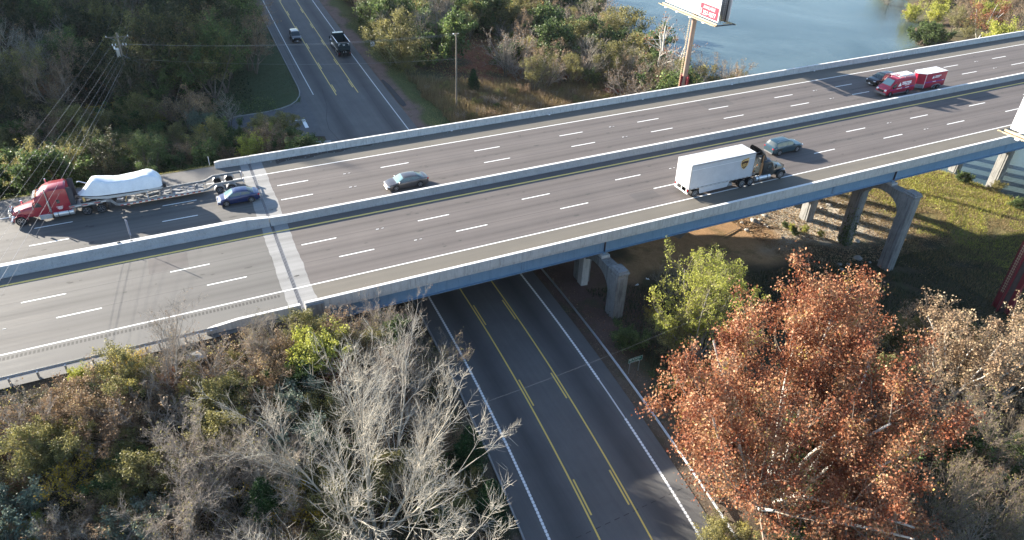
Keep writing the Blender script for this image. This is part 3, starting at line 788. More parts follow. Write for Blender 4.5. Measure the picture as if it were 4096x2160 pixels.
# bare grey tree, big, fan shaped
rng, S = vase(18, 13.5, 9, 56, 11, 9, 7, r0=.085, up=.45, a1=(14, 40), a2=(14, 42), wob=.085, curl=.4, tr=.5, strat=True, twl=(.45, .8))
mottled('twig_pale', (.27, .24, .195), (.56, .52, .44), .9, .9)
proto('bare_big', rng, [S[0], S[1], S[2], (S[3][0], S[3][1]*1.25)], 1, 'twig_grey', 'twig_pale')
rng, S = vase(12, 9.5, 6, 26, 9, 8, 6, r0=.085, up=.8, tr=.5)
proto('bare_a', rng, S, 1, 'bark_grey', 'twig_purple', 'leaf_brown', 1, .10, .12)
rng, S = vase(13, 8., 7, 34, 9, 8, 6, r0=.075, up=.6, tr=.5)
proto('bare_b', rng, S, 1, 'bark_dark', 'twig_brown', 'leaf_olive', 1, .11, .35)
rng, S = vase(14, 7., 8, 44, 9, 9, 7, r0=.07, up=.3, wob=.17, tr=.5)
proto('thorn_a', rng, S, 1, 'bark_grey', 'twig_purple', 'leaf_olive', 1, .10, .12)
# scrub: many thin stems, sparse leaf
rng, S = vase(21, 4.2, 11, 45, 6, 6, 4, r0=.045, up=.4, wob=.16)
proto('scrub_brown', rng, S, 1, 'twig_brown', 'twig_brown', 'leaf_brown', 4, .095, .9)
rng, S = vase(22, 4.0, 11, 48, 6, 6, 4, r0=.045, up=.35, wob=.16)
proto('scrub_olive', rng, S, 1, 'twig_olive', 'twig_olive', 'leaf_olive', 6, .10, 1.)
rng, S = vase(23, 3.6, 12, 50, 6, 6, 4, r0=.04, up=.3, wob=.18)
proto('scrub_grey', rng, S, 1, 'twig_purple', 'twig_purple', 'leaf_brown', 1, .10, .3)
rng, S = vase(24, 4.2, 10, 40, 6, 6, 4, r0=.045, up=.5, wob=.14)
proto('scrub_lime', rng, S, 1, 'twig_olive', 'twig_olive', 'leaf_lime', 4, .13, .9)
rng, S = vase(25, 3.6, 10, 50, 6, 6, 4, r0=.045, up=.4, wob=.14)
proto('bush_green', rng, S, 1, 'bark_dark', 'bark_dark', 'leaf_green', 5, .15, 1., lo=.1)
rng, S = vase(26, 3.6, 10, 50, 6, 6, 4, r0=.045, up=.4, wob=.14)
proto('bush_silver', rng, S, 1, 'bark_dark', 'twig_grey', 'leaf_silver', 4, .14, 1., lo=.1)
rng, S = vase(27, 3.8, 10, 45, 6, 6, 4, r0=.04, up=.4, wob=.15)
proto('bush_gold', rng, S, 1, 'bark_dark', 'twig_brown', 'leaf_yellow', 2, .13, .7)
rng, S = vase(28, 3.8, 10, 45, 6, 6, 4, r0=.04, up=.4, wob=.15)
proto('scrub_red', rng, S, 1, 'twig_brown', 'twig_brown', 'leaf_russet', 3, .12, .7)
# wood trees
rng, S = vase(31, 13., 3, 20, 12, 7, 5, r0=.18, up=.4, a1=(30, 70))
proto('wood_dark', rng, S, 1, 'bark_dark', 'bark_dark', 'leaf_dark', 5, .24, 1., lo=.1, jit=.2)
rng, S = vase(32, 14., 3, 22, 12, 7, 5, r0=.18, up=.4, a1=(30, 65))
proto('wood_brown', rng, S, 1, 'bark_dark', 'twig_brown', 'leaf_brown', 2, .20, 1., jit=.2)
rng, S = vase(33, 11., 4, 30, 10, 7, 5, r0=.15, up=.4, a1=(30, 65))
proto('wood_olive', rng, S, 1, 'bark_dark', 'twig_olive', 'leaf_olive', 4, .20, 1., lo=.1, jit=.2)
rng, S = vase(34, 11., 4, 30, 10, 7, 5, r0=.15, up=.4, a1=(30, 65))
proto('wood_green', rng, S, 1, 'bark_dark', 'bark_dark', 'leaf_green', 6, .20, 1., lo=.1, jit=.2)
rng, S = vase(35, 12., 3, 26, 12, 7, 5, r0=.18, up=.45, a1=(25, 65))
proto('wood_bare', rng, S, 1, 'bark_dark', 'twig_grey', 'leaf_brown', 1, .16, .2)
rng, S = vase(36, 13., 2, 14, 10, 6, 4, r0=.26, up=.2, a1=(35, 75), wob=.16)
proto('river_sycamore', rng, S, 1, 'bark_white', 'bark_white', 'leaf_russet', 2, .22, .35)
rng, S = vase(37, 11., 4, 38, 10, 8, 5, r0=.2, up=.2, a1=(30, 60), wob=.14)
proto('river_rust', rng, S, 1, 'bark_white', 'twig_brown', 'leaf_russet', 4, .22, .8, jit=.2)
# the great russet sycamore
rng, S = vase(49, 13.5, 14, 58, 9, 8, 6, r0=.17, up=.35, a1=(25, 70), a2=(25, 65), wob=.14, curl=.25, tr=.5, strat=True)
proto('sycamore', rng, S, 1, 'bark_white', 'twig_brown', 'leaf_russet', 17, .125, 1., lo=.05, jit=.22, asp=.9)
rng, S = vase(42, 9., 9, 34, 10, 9, 6, r0=.10, up=.6, a1=(20, 46), wob=.13)
proto('pear_lime', rng, S, 1, 'bark_grey', 'twig_olive', 'leaf_lime', 4, .11, .8, lo=.4, jit=.10)
def half_leaf(): pass
rng, S = vase(43, 8., 7, 40, 9, 8, 5, r0=.1, up=.4, wob=.14)
proto('tan_tree', rng, S, 1, 'bark_white', 'twig_brown', 'leaf_tan', 4, .13, .9, jit=.12)
# cedar: tapering cone of short sprays
def cedar(seed, H, rad):
    rng = np.random.default_rng(seed)
    s0 = stems(rng, np.array([[0, 0, -.2]]), np.array([[0, 0, 1.]]), np.array([H]), np.array([.09]), 10, .02, .1, .15)
    n = 260; t = rng.uniform(.05, .98, n); az = rng.uniform(0, 2*np.pi, n)
    L = rad*(1-t)**.7*rng.uniform(.7, 1.1, n)+.12
    b = np.stack([np.zeros(n), np.zeros(n), t*H], 1); d = np.stack([np.cos(az), np.sin(az), np.full(n, .35)], 1)
    s1 = stems(rng, b, d, L, np.full(n, .018), 5, .1, .6, .4)
    s2 = kids(rng, *s1, 9, .1, 1., (.25, .5), (25, 60), 3, .1, .5, .6, rmin=.008)
    return rng, [s0, s1, s2]
rng, S = cedar(51, 4.2, 1.35); proto('cedar', rng, S, 1, 'bark_dark', 'bark_dark', 'leaf_cedar', 6, .15, 1., lo=.0, asp=.4, jit=.08)
rng, S = cedar(52, 7.5, 2.6); proto('cedar_wide', rng, S, 1, 'bark_dark', 'bark_dark', 'leaf_cedar', 12, .22, 1., lo=.0, asp=.45, jit=.14)

PLANTS = {'n': 0}
def plant(kind, x, y, label, group=None, s=1., sz=None, rz=None, name='bush', cat='bush', z=None, leafmat_=None, seed=0):
    PLANTS['n'] += 1; rnd = random.Random(int(x*7919+y*104729)+seed)
    z = ground(x, y) if z is None else z
    e = empty(name, (x, y, z-.05), rnd.uniform(0, 6.28) if rz is None else rz)
    e.scale = (s, s, s*(sz or 1.)); tag(e, label, cat, group)
    tr, tw, lv = PROTO[kind]
    link('trunk', tr, e); 
    if lv is None: link('crown', tw, e)
    else:
        link('branches', tw, e); o = link('crown', lv, e)
        if leafmat_: o.material_slots[0].link = 'OBJECT'; o.material_slots[0].material = MATS[leafmat_]
    return e
# ---------------------------------------------------------------- every tree and bush: kind, name, category, group, label, {part of the group: (x, y, scale) of each}
PARTS = ['upper left part', 'upper middle part', 'upper right part', 'middle left part', 'very middle', 'middle right part', 'lower left part', 'lower middle part', 'lower right part', '']
for kind, nm, cat, grp, lab, parts in [
 ('bare_a', 'bare_tree', 'tree', None, 'upright leafless tree whose twigs rise in front of the blue girder', {-1: [(5.5,-16.4,0.92)]}),
 ('bare_b', 'bare_tree', 'tree', None, 'slim bare tree at the road edge just below the girder, behind the big grey tree', {-1: [(7.6,-18.1,0.93)]}),
 ('bare_b', 'bare_tree', 'tree', None, 'reddish brown twiggy tree rising against the dark gap under the bridge', {-1: [(2.1,-17.6,0.8)]}),
 ('scrub_brown', 'scrub_bush', 'bush', None, 'brown twiggy bush against the dark slope under the bridge end', {-1: [(0.3,-15.7,1.06)]}),
 ('scrub_lime', 'lime_bush', 'bush', None, 'bright lime yellow round bush just below the bridge abutment', {-1: [(-2.7,-17.4,1.35)]}),
 ('thorn_a', 'bare_shrub', 'shrub', None, 'tangled bare grey shrub in front of the concrete wing wall', {-1: [(-5.1,-15.3,0.76)]}),
 ('thorn_a', 'bare_shrub', 'shrub', None, 'bare arching shrub by the white concrete slab near the guardrail end', {-1: [(-7.4,-16.0,0.7)]}),
 ('bare_a', 'bare_tree', 'tree', None, 'thin leafless sapling with many stems standing in front of the guardrail', {-1: [(-13.2,-16.0,0.9)]}),
 ('thorn_a', 'thorn_tree', 'tree', None, 'silvery purple leafless thorn tree in the middle of the lower left thicket', {-1: [(-10.5,-23.3,1.27)]}),
 ('thorn_a', 'thorn_tree', 'tree', None, 'leafless purple grey thorn tree below and left of the middle one', {-1: [(-13.1,-26.0,1.21)]}),
 ('thorn_a', 'thorn_tree', 'tree', None, 'leafless grey thorn tree between the thicket middle and the big fan shaped tree', {-1: [(-9.2,-27.4,1.24)]}),
 ('thorn_a', 'thorn_tree', 'tree', None, 'pale leafless thorn tree at the bottom edge beside the silver green bush', {-1: [(-12.1,-29.4,1.12)]}),
 ('thorn_a', 'thorn_tree', 'tree', None, 'small leafless thorn tree at the bottom in front of the dark evergreen', {-1: [(-9.5,-29.6,0.67)]}),
 ('bush_silver', 'silver_bush', 'bush', None, 'silver green bush at the bottom edge left of the pale thorn tree', {-1: [(-16.0,-26.7,1.27)]}),
 ('bush_silver', 'silver_bush', 'bush', None, 'silver green bush in the bottom left corner', {-1: [(-23.5,-23.5,1.2)]}),
 ('bush_silver', 'silver_bush', 'bush', None, 'grey green leafy bush under the left side of the big fan shaped tree', {-1: [(-6.0,-24.5,1.47)]}),
 ('scrub_lime', 'lime_bush', 'bush', None, 'pale lime bush right below the bright yellow one at the abutment', {-1: [(-1.8,-17.9,0.95)]}),
 ('bush_silver', 'silver_bush', 'bush', None, 'grey green bush just below the lime yellow bush', {-1: [(-4.4,-20.4,1.2)]}),
 ('scrub_lime', 'lime_bush', 'bush', None, 'yellow green bush at the very bottom left', {-1: [(-22.8,-24.6,0.7)]}),
 ('cedar_wide', 'evergreen', 'tree', None, 'dark evergreen bush near the bottom left of the big bare tree', {-1: [(-8.4,-28.6,0.68)]}),
 ('bush_gold', 'golden_bush', 'bush', None, 'golden leaved bush beside the dark evergreen', {-1: [(-6.8,-27.6,1.16)]}),
 ('bush_gold', 'golden_bush', 'bush', None, 'second golden bush, right of the dark evergreen', {-1: [(-5.9,-29.6,1.03)]}),
 ('cedar_wide', 'evergreen', 'tree', None, 'dark green evergreen at the kerb behind the branches of the big bare tree', {-1: [(7.0,-27.6,0.71)]}),
 ('cedar_wide', 'evergreen', 'tree', None, 'dark evergreen in deep shade at the bottom right of the big bare tree', {-1: [(6.6,-32.7,0.66)]}),
 ('bush_green', 'green_bush', 'bush', None, 'bright green bush at the bottom under the big bare tree', {-1: [(2.0,-32.8,1.0)]}),
 ('bush_gold', 'yellow_shrub', 'shrub', None, 'thin shrub with a few bright yellow leaves in the lower left thicket', {-1: [(-19.9,-21.5,1.1)]}),
 ('bush_gold', 'yellow_shrub', 'shrub', None, 'small orange yellow shrub just below the guardrail', {-1: [(-16.1,-13.3,0.71)]}),
 ('scrub_lime', 'lime_bush', 'bush', None, 'small yellow green bush below the guardrail near the left edge', {-1: [(-19.6,-13.0,0.5)]}),
 ('scrub_red', 'red_sapling', 'sapling', None, 'small red leaved sapling near the left edge above the corner', {-1: [(-23.7,-21.5,0.58)]}),
 ('scrub_red', 'red_vine_shrub', 'shrub', None, 'shrub with red creeper leaves between lime bush and big bare tree', {-1: [(-1.4,-19.2,0.89)]}),
 ('bush_green', 'green_bush', 'bush', None, 'soft green bush below the orange yellow shrub', {-1: [(-17.4,-14.9,0.75)]}),
 ('scrub_red', 'red_shrub', 'shrub', None, 'low reddish shrub behind the thin leafless sapling', {-1: [(-12.8,-15.5,0.58)]}),
 ('bare_a', 'bare_tree', 'tree', None, 'slim leafless tree behind the crown of the big grey tree', {-1: [(1.4,-21.8,0.83)]}),
 ('pear_lime', 'pear_tree', 'tree', None, 'round tree with lime green top and bare grey lower twigs behind the near pier', {-1: [(32.9,-22.9,1.46)]}),
 ('bare_b', 'bare_tree', 'tree', None, 'dark brown leafless tree left of the lime topped tree', {-1: [(36.6,-13.5,0.77)]}),
 ('wood_olive', 'olive_tree', 'tree', None, 'olive brown shrubby tree in front of the lime topped tree', {-1: [(31.0,-21.3,0.55)]}),
 ('bare_b', 'bare_tree', 'tree', None, 'grey brown bare tree between the lime topped tree and the russet tree', {-1: [(32.9,-26.5,0.86)]}),
 ('bush_green', 'green_bush', 'bush', None, 'dark green bush in shade right of the near pier column', {-1: [(27.7,-19.0,1.0)]}),
 ('bush_gold', 'yellow_shrub', 'shrub', None, 'small bright yellow shrub by the near pier', {-1: [(32.5,-15.6,0.55)]}),
 ('bush_green', 'green_bush', 'bush', None, 'dark green bush in shade behind the green road sign', {-1: [(27.8,-25.6,1.0)]}),
 ('scrub_lime', 'lime_bush', 'bush', None, 'small yellow green bush touching the upper left of the russet tree', {-1: [(31.1,-25.3,0.65)]}),
 ('tan_tree', 'tan_tree', 'tree', None, 'tan leaved twiggy tree right of the russet tree', {-1: [(55.2,-34.9,1.67)]}),
 ('tan_tree', 'tan_tree', 'tree', None, 'pale brown twiggy tree at the right edge in front of the red post', {-1: [(60.9,-36.5,1.59)]}),
 ('wood_brown', 'brown_tree', 'tree', None, 'brown leaved tree behind the right flank of the russet tree', {-1: [(45.4,-39.4,0.75)]}),
 ('bare_b', 'bare_tree', 'tree', None, 'grey brown leafless tree at the right edge, below the tan trees', {-1: [(49.3,-41.8,1.14)]}),
 ('bare_b', 'bare_tree', 'tree', None, 'dark leafless tree in shade right of the russet tree', {-1: [(39.3,-45.5,1.07)]}),
 ('bare_b', 'bare_tree', 'tree', None, 'dark leafless tree in the bottom right corner', {-1: [(43.0,-47.8,1.07)]}),
 ('bare_b', 'bare_tree', 'tree', None, 'dark leafless tree at the bottom beside the russet tree', {-1: [(32.9,-47.1,1.0)]}),
 ('bush_green', 'green_bush', 'bush', None, 'green bush at the right edge among bare trees', {-1: [(52.5,-43.5,1.12)]}),
 ('bush_green', 'green_vine', 'bush', None, 'patch of bright green vine on the right flank of the russet tree', {-1: [(47.6,-38.9,0.75)]}),
 ('scrub_olive', 'scrub_bush', 'bush', None, 'olive bush under the lower left side of the russet tree', {-1: [(21.1,-41.1,1.06)]}),
 ('bush_green', 'green_bush', 'bush', None, 'green bush at the bottom under the russet tree', {-1: [(27.6,-43.6,0.94)]}),
 ('bush_green', 'river_shrub', 'shrub', None, 'green and gold shrub on the bank where the river meets the bridge shade', {-1: [(109.7,3.4,0.75)]}),
 ('scrub_olive', 'river_shrub', 'shrub', None, 'thin reedy shrub left of the far pier foot', {-1: [(112.1,-0.7,0.65)]}),
 ('bush_green', 'river_shrub', 'shrub', None, 'green shrub at the right foot of the far pier', {-1: [(109.4,-6.5,0.81)]}),
 ('bush_green', 'weed_patch', 'weeds', None, 'bright green weed patch left of the ivy covered pier column', {-1: [(65.0,-3.6,0.41)]}),
 ('bush_green', 'weed_patch', 'weeds', None, 'lower bright green weeds a little left of the ivy covered column', {-1: [(65.5,-1.2,0.34)]}),
 ('cedar', 'cedar_tree', 'tree', None, 'small pointed evergreen right of the wooden pole', {-1: [(41.7,56.6,1.07)]}),
 ('wood_green', 'evergreen_tree', 'tree', None, 'dark green bushy tree above the dump truck at the top', {-1: [(33.0,90.2,0.8)]}),
 ('wood_green', 'evergreen_tree', 'tree', None, 'dark green tree just right of the one above the dump truck', {-1: [(37.4,88.9,0.75)]}),
 ('scrub_olive', 'roadside_bush', 'bush', None, 'sunlit yellow green bush at the verge right of the dump truck', {-1: [(31.2,88.4,1.0)]}),
 ('wood_bare', 'bare_tree', 'tree', None, 'tall leafless tree behind the dark green trees at the top', {-1: [(45.5,94.6,0.78)]}),
 ('wood_bare', 'bare_tree', 'tree', None, 'leafless grey tree at the top above the wooden pole', {-1: [(52.5,98.9,0.73)]}),
 ('wood_bare', 'bare_tree', 'tree', None, 'low leafless tree among olive bushes right of the white roadside sign', {-1: [(38.1,80.8,0.6)]}),
 ('scrub_olive', 'roadside_bush', 'bush', None, 'olive bush right of the small white roadside sign', {-1: [(32.4,78.0,1.18)]}),
 ('scrub_olive', 'roadside_bush', 'bush', None, 'olive bush halfway between white sign and wooden pole', {-1: [(31.9,66.5,1.06)]}),
 ('bush_green', 'green_bush', 'bush', None, 'green bush left of the wooden pole', {-1: [(37.4,71.1,1.06)]}),
 ('scrub_olive', 'roadside_bush', 'bush', None, 'olive green bush behind the wooden pole', {-1: [(43.5,79.4,1.24)]}),
 ('wood_olive', 'olive_tree', 'tree', None, 'olive tree above the leaf strewn clearing', {-1: [(55.9,93.3,0.7)]}),
 ('bush_green', 'green_bush', 'bush', None, 'bright green bush on the right of the leaf strewn clearing', {-1: [(62.8,88.9,1.38)]}),
 ('bush_green', 'green_bush', 'bush', None, 'green bush behind the bright one at the clearing', {-1: [(62.8,80.8,1.12)]}),
 ('river_rust', 'rust_tree', 'tree', None, 'rust leaved tree with white branches at the top near the river', {-1: [(73.7,99.8,0.8)]}),
 ('wood_brown', 'brown_tree', 'tree', None, 'brown leaved tree at the top left of the rust leaved tree', {-1: [(68.2,105.6,0.63)]}),
 ('wood_bare', 'bare_tree', 'tree', None, 'purple grey leafless tree against the river right of the rust leaved tree', {-1: [(78.5,92.9,0.83)]}),
 ('wood_dark', 'dark_tree', 'tree', None, 'dark tree under the purple grey leafless one', {-1: [(70.7,85.6,0.58)]}),
 ('wood_bare', 'bare_tree', 'tree', None, 'many stemmed pale leafless tree in the middle of the river bank row', {-1: [(75.0,73.2,0.73)]}),
 ('wood_olive', 'yellow_tree', 'tree', None, 'leafless tree with a yellow green top against the river', {-1: [(89.1,87.0,0.9)]}),
 ('wood_bare', 'bare_tree', 'tree', None, 'grey leafless tree right of the yellow topped tree', {-1: [(80.2,68.0,0.73)]}),
 ('wood_bare', 'bare_tree', 'tree', None, 'tangled leafless tree left of the billboard pole', {-1: [(81.2,62.5,0.64)]}),
 ('river_sycamore', 'white_sycamore', 'tree', None, 'tall white barked tree with bent branches left of the billboard', {-1: [(85.5,60.5,1.45)]}),
 ('river_sycamore', 'white_sycamore', 'tree', None, 'dark trunked tree with white upper branches beside the billboard pole', {-1: [(87.5,56.5,1.18)]}),
 ('wood_bare', 'bare_tree', 'tree', None, 'dark leafless tree low on the bank behind the billboard pole', {-1: [(82.7,55.5,0.73)]}),
 ('bare_big', 'bare_tree', 'tree', None, 'wide leafless tree right of the billboard pole against the water', {-1: [(99.5,53.5,0.66)]}),
 ('bush_green', 'green_bush', 'bush', None, 'green bush just right of the billboard pole foot', {-1: [(94.0,52.0,1.31)]}),
 ('wood_green', 'evergreen_tree', 'tree', None, 'dark green tree low in front of the many stemmed pale tree', {-1: [(67.6,68.7,0.52)]}),
 ('wood_green', 'evergreen_tree', 'tree', None, 'second dark green tree, right of the low one by the pale tree', {-1: [(70.0,61.0,0.47)]}),
 ('scrub_olive', 'roadside_bush', 'bush', None, 'yellow green bush left of the low dark green trees', {-1: [(61.5,63.7,1.18)]}),
 ('scrub_brown', 'roadside_bush', 'bush', None, 'brown bush in the dry grass below the clearing', {-1: [(58.5,65.8,1.06)]}),
 ('scrub_olive', 'roadside_bush', 'bush', None, 'olive bush above the red tarpaulin', {-1: [(74.5,57.5,1.06)]}),
 ('scrub_olive', 'roadside_bush', 'bush', None, 'olive bush just above the parapet right of the red tarpaulin', {-1: [(80.1,55.7,0.94)]}),
 ('scrub_grey', 'roadside_bush', 'bush', None, 'grey dead bush right of the wooden pole foot', {-1: [(41.6,48.6,0.83)]}),
 ('bush_green', 'green_bush', 'bush', None, 'tiny green bush in the dry grass by the parapet', {-1: [(42.0,47.2,0.5)]}),
 ('scrub_brown', 'roadside_bush', 'bush', None, 'dark brown bush in the dry grass, middle of the verge', {-1: [(51.8,55.5,0.82)]}),
 ('wood_bare', 'bare_tree', 'tree', None, 'grey leafless tree on the bank directly left of the billboard pole foot', {-1: [(88.0,50.5,0.87)]}),
 ('wood_bare', 'bare_tree', 'tree', None, 'leafless tree on the bank two trees left of the billboard pole', {-1: [(83.0,54.0,0.83)]}),
 ('wood_olive', 'olive_tree', 'tree', None, 'olive leaved tree just behind the parapet left of the billboard pole', {-1: [(79.0,51.0,0.75)]}),
 ('wood_bare', 'bare_tree', 'tree', None, 'dark leafless tree at the water edge behind the billboard pole', {-1: [(92.5,55.5,0.83)]}),
 ('wood_bare', 'bare_tree', 'tree', None, 'low leafless tree right of the billboard pole by the water', {-1: [(96.0,50.0,0.64)]}),
 ('wood_brown', 'brown_tree', 'tree', None, 'brown leaved tree behind the red tarpaulin', {-1: [(76.0,60.0,0.67)]}),
 ('scrub_lime', 'weed_patch', 'weeds', None, 'brightest green weed clump at the foot of the ivy covered column', {-1: [(67.2,-3.2,0.38)]}),
 ('scrub_lime', 'weed_patch', 'weeds', None, 'bright green weed clump left of the brightest one by the ivy covered column', {-1: [(65.6,-2.2,0.33)]}),
 ('scrub_lime', 'weed_patch', 'weeds', None, 'bright green weed clump nearest the camera by the ivy covered column', {-1: [(68.6,-4.4,0.35)]}),
 ('bush_green', 'bank_willow', 'bush', None, 'rounded bright green bush at the water edge on the far bank', {-1: [(174.6,66.8,2.03)]}),
 ('bush_green', 'bank_willow', 'bush', None, 'bright green bush right of the one at the water edge', {-1: [(177.4,63.3,1.88)]}),
 ('scrub_lime', 'bank_tree', 'tree', None, 'yellow green tree leaning over the river on the far bank', {-1: [(193.4,86.7,1.75)]}),
 ('scrub_lime', 'bank_tree', 'tree', None, 'yellow green tree above the bright green bank bushes', {-1: [(190.8,77.0,2.0)]}),
 ('wood_olive', 'bank_tree', 'tree', None, 'olive brown tree on the far bank', {-1: [(185.0,65.7,0.9)]}),
 ('river_rust', 'rust_tree', 'tree', None, 'rust red tree with a white trunk on the far bank', {-1: [(186.4,58.9,1.13)]}),
 ('wood_brown', 'bank_tree', 'tree', None, 'brown tree at the top right corner', {-1: [(196.3,58.9,0.79)]}),
 ('wood_olive', 'bank_tree', 'tree', None, 'low olive tree above the parapet on the far bank', {-1: [(183.5,60.0,0.5)]}),
 ('wood_bare', 'bank_tree', 'tree', None, 'grey leafless tree above the parapet near the right edge', {-1: [(191.7,55.2,0.55)]}),
 ('wood_bare', 'bank_tree', 'tree', None, 'leafless grey tree leaning over the water at the top', {-1: [(204.2,103.2,0.73)]}),
 ('bush_green', 'green_bush', 'bush', None, 'green bush by the side road beside the far parapet end', {-1: [(4.3,37.8,1.31)]}),
 ('bush_green', 'green_bush', 'bush', None, 'dark green bush behind the start of the far parapet', {-1: [(1.0,34.8,1.12)]}),
 ('scrub_olive', 'verge_bush', 'bush', None, 'pale olive bush with golden tips by the stop line', {-1: [(5.2,41.6,1.29)]}),
 ('scrub_olive', 'verge_bush', 'bush', None, 'olive bush left of the golden tipped one', {-1: [(2.0,41.5,1.35)]}),
 ('bush_green', 'green_bush', 'bush', None, 'green bush between olive bushes behind the highway', {-1: [(-0.8,39.0,1.06)]}),
 ('scrub_olive', 'verge_bush', 'bush', None, 'low olive bush above the white pole of the far shoulder', {-1: [(-3.1,36.8,0.94)]}),
 ('bush_green', 'green_bush', 'bush', None, 'pale green bush in the sunlit row behind the highway', {-1: [(-2.6,42.0,1.44)]}),
 ('bush_silver', 'green_bush', 'bush', None, 'silvery green bush in the sunlit row', {-1: [(-5.7,47.2,1.27)]}),
 ('scrub_lime', 'lime_bush', 'bush', None, 'yellow bush with upright shoots in the sunlit row', {-1: [(-11.2,53.5,0.9)]}),
 ('bush_green', 'green_bush', 'bush', None, 'bright green bush below the silvery one', {-1: [(-6.7,40.6,1.06)]}),
 ('scrub_olive', 'verge_bush', 'bush', None, 'brown olive bush below the yellow bush', {-1: [(-9.7,43.9,1.12)]}),
 ('bush_green', 'green_bush', 'bush', None, 'dark green bush right of the utility pole foot', {-1: [(-12.9,47.2,1.12)]}),
 ('bush_green', 'green_bush', 'bush', None, 'dark green bush above the boat', {-1: [(-16.3,44.8,1.12)]}),
 ('scrub_olive', 'verge_bush', 'bush', None, 'olive bush above the white boat cover, left part', {-1: [(-19.7,45.8,1.12)]}),
 ('bush_green', 'green_bush', 'bush', None, 'dark bush above the red truck cab', {-1: [(-24.1,44.8,1.19)]}),
 ('bush_green', 'green_bush', 'bush', None, 'dark bush above the hood of the red truck', {-1: [(-27.9,43.8,1.19)]}),
 ('scrub_olive', 'verge_bush', 'bush', None, 'olive bush at the left edge behind the highway', {-1: [(-31.3,49.9,1.18)]}),
 ('scrub_olive', 'verge_bush', 'bush', None, 'gold brown bush at the left edge, higher up', {-1: [(-30.4,60.6,1.35)]}),
 ('scrub_red', 'verge_bush', 'bush', None, 'red brown leaved bush left of the utility pole', {-1: [(-26.1,66.5,1.16)]}),
 ('scrub_red', 'verge_bush', 'bush', None, 'red brown leaved bush behind the utility wires', {-1: [(-19.9,68.7,1.16)]}),
 ('scrub_olive', 'verge_bush', 'bush', None, 'gold and olive bush crossed by the utility wires', {-1: [(-24.2,55.6,1.35)]}),
 ('bush_gold', 'verge_bush', 'bush', None, 'golden bush left of the utility pole foot', {-1: [(-19.4,55.5,1.16)]}),
 ('wood_bare', 'bare_tree', 'tree', None, 'pale leafless tree with spreading branches above the sunlit row', {-1: [(-2.1,48.1,0.6)]}),
 ('wood_brown', 'brown_tree', 'tree', None, 'brown leaved tree overhanging the lower road at the top', {-1: [(8.3,92.1,0.87)]}),
 ('bush_green', 'scrub_bush', 'bush', 'scrub bushes of the sunlit lower left thicket', 'small green bush in the sunlit lower left thicket', {8: [(2.5,-40.4,1.4)],6: [(-22.2,-28.5,1.23)],5: [(4.8,-26.8,0.62)],4: [(-2.4,-24.7,0.88)],3: [(-17.1,-22.8,0.97),(-15.8,-22.5,0.96)],1: [(-8.8,-19.2,0.92),(-4.3,-17.6,1.07)],2: [(3.5,-14.9,1.4)]}),
 ('scrub_olive', 'scrub_bush', 'bush', 'scrub bushes of the sunlit lower left thicket', 'olive leaved scrub bush in the sunlit lower left thicket', {8: [(5.1,-40.1,0.54),(3.2,-38.0,1.22),(5.2,-38.1,0.83)],7: [(-6.6,-35.9,1.01)],4: [(-3.9,-30.5,1.39),(-5.6,-28.1,1.17),(-4.8,-28.9,0.9),(-4.8,-26.3,0.95),(-10.6,-22.3,1.41)],5: [(3.0,-31.0,0.97),(4.7,-31.3,0.78),(-1.2,-28.9,1.24),(2.2,-28.1,1.09),(4.7,-29.6,0.65),(6.7,-29.2,0.78)],6: [(-25.6,-26.3,1.37),(-26.4,-24.5,1.09)],3: [(-17.0,-24.8,0.96),(-16.2,-23.4,1.38),(-22.1,-19.5,1.38),(-21.0,-19.1,1.1)],1: [(-4.3,-22.2,1.08),(-2.5,-22.8,1.03),(-10.5,-19.5,1.33),(0.3,-16.9,1.15),(-2.1,-14.9,1.05)],0: [(-21.0,-17.8,0.85),(-15.8,-15.0,1.26)]}),
 ('scrub_grey', 'scrub_bush', 'bush', 'scrub bushes of the sunlit lower left thicket', 'leafless purple grey scrub bush in the sunlit lower left thicket', {8: [(-1.8,-37.4,1.39),(1.0,-38.7,1.29),(-3.4,-32.6,1.44)],7: [(-9.3,-33.5,1.04),(-5.8,-33.6,1.34),(-12.9,-31.2,1.46),(-8.3,-30.6,1.59)],6: [(-18.7,-30.4,1.42),(-24.5,-29.7,1.19),(-21.1,-29.7,1.64),(-18.6,-29.4,1.17),(-15.6,-29.0,1.49)],5: [(0.0,-28.2,1.24)],4: [(-10.2,-26.5,1.29),(-12.9,-24.0,1.02),(-10.5,-25.2,1.13),(-7.9,-24.0,1.63)],2: [(0.6,-23.4,1.63),(3.1,-23.6,1.33),(6.8,-22.2,0.61),(3.7,-20.3,1.25),(7.7,-20.4,0.72),(3.1,-18.2,1.24)],1: [(-7.9,-22.3,1.42),(-6.4,-22.1,1.42),(-0.3,-20.4,1.65),(-9.0,-18.2,0.99),(-10.2,-15.8,1.49),(1.2,-14.9,1.41)],3: [(-24.4,-20.0,1.17)],0: [(-14.8,-19.1,1.61),(-22.5,-16.8,1.6),(-15.8,-16.7,1.38),(-13.9,-15.4,1.32)]}),
 ('thorn_a', 'scrub_bush', 'bush', 'scrub bushes of the sunlit lower left thicket', 'small leafless thorn tree in the sunlit lower left thicket', {8: [(-3.7,-36.7,0.56),(-1.4,-36.0,0.61)],7: [(-11.9,-34.4,0.59),(-10.7,-32.0,0.61)],5: [(4.3,-32.9,0.63)],6: [(-23.0,-27.0,0.52),(-17.3,-26.4,0.59)],4: [(-6.1,-27.0,0.63),(-4.8,-25.1,0.71)],3: [(-20.2,-25.1,0.68),(-26.6,-21.6,0.44)],2: [(5.5,-22.6,0.44),(5.3,-19.4,0.42)]}),
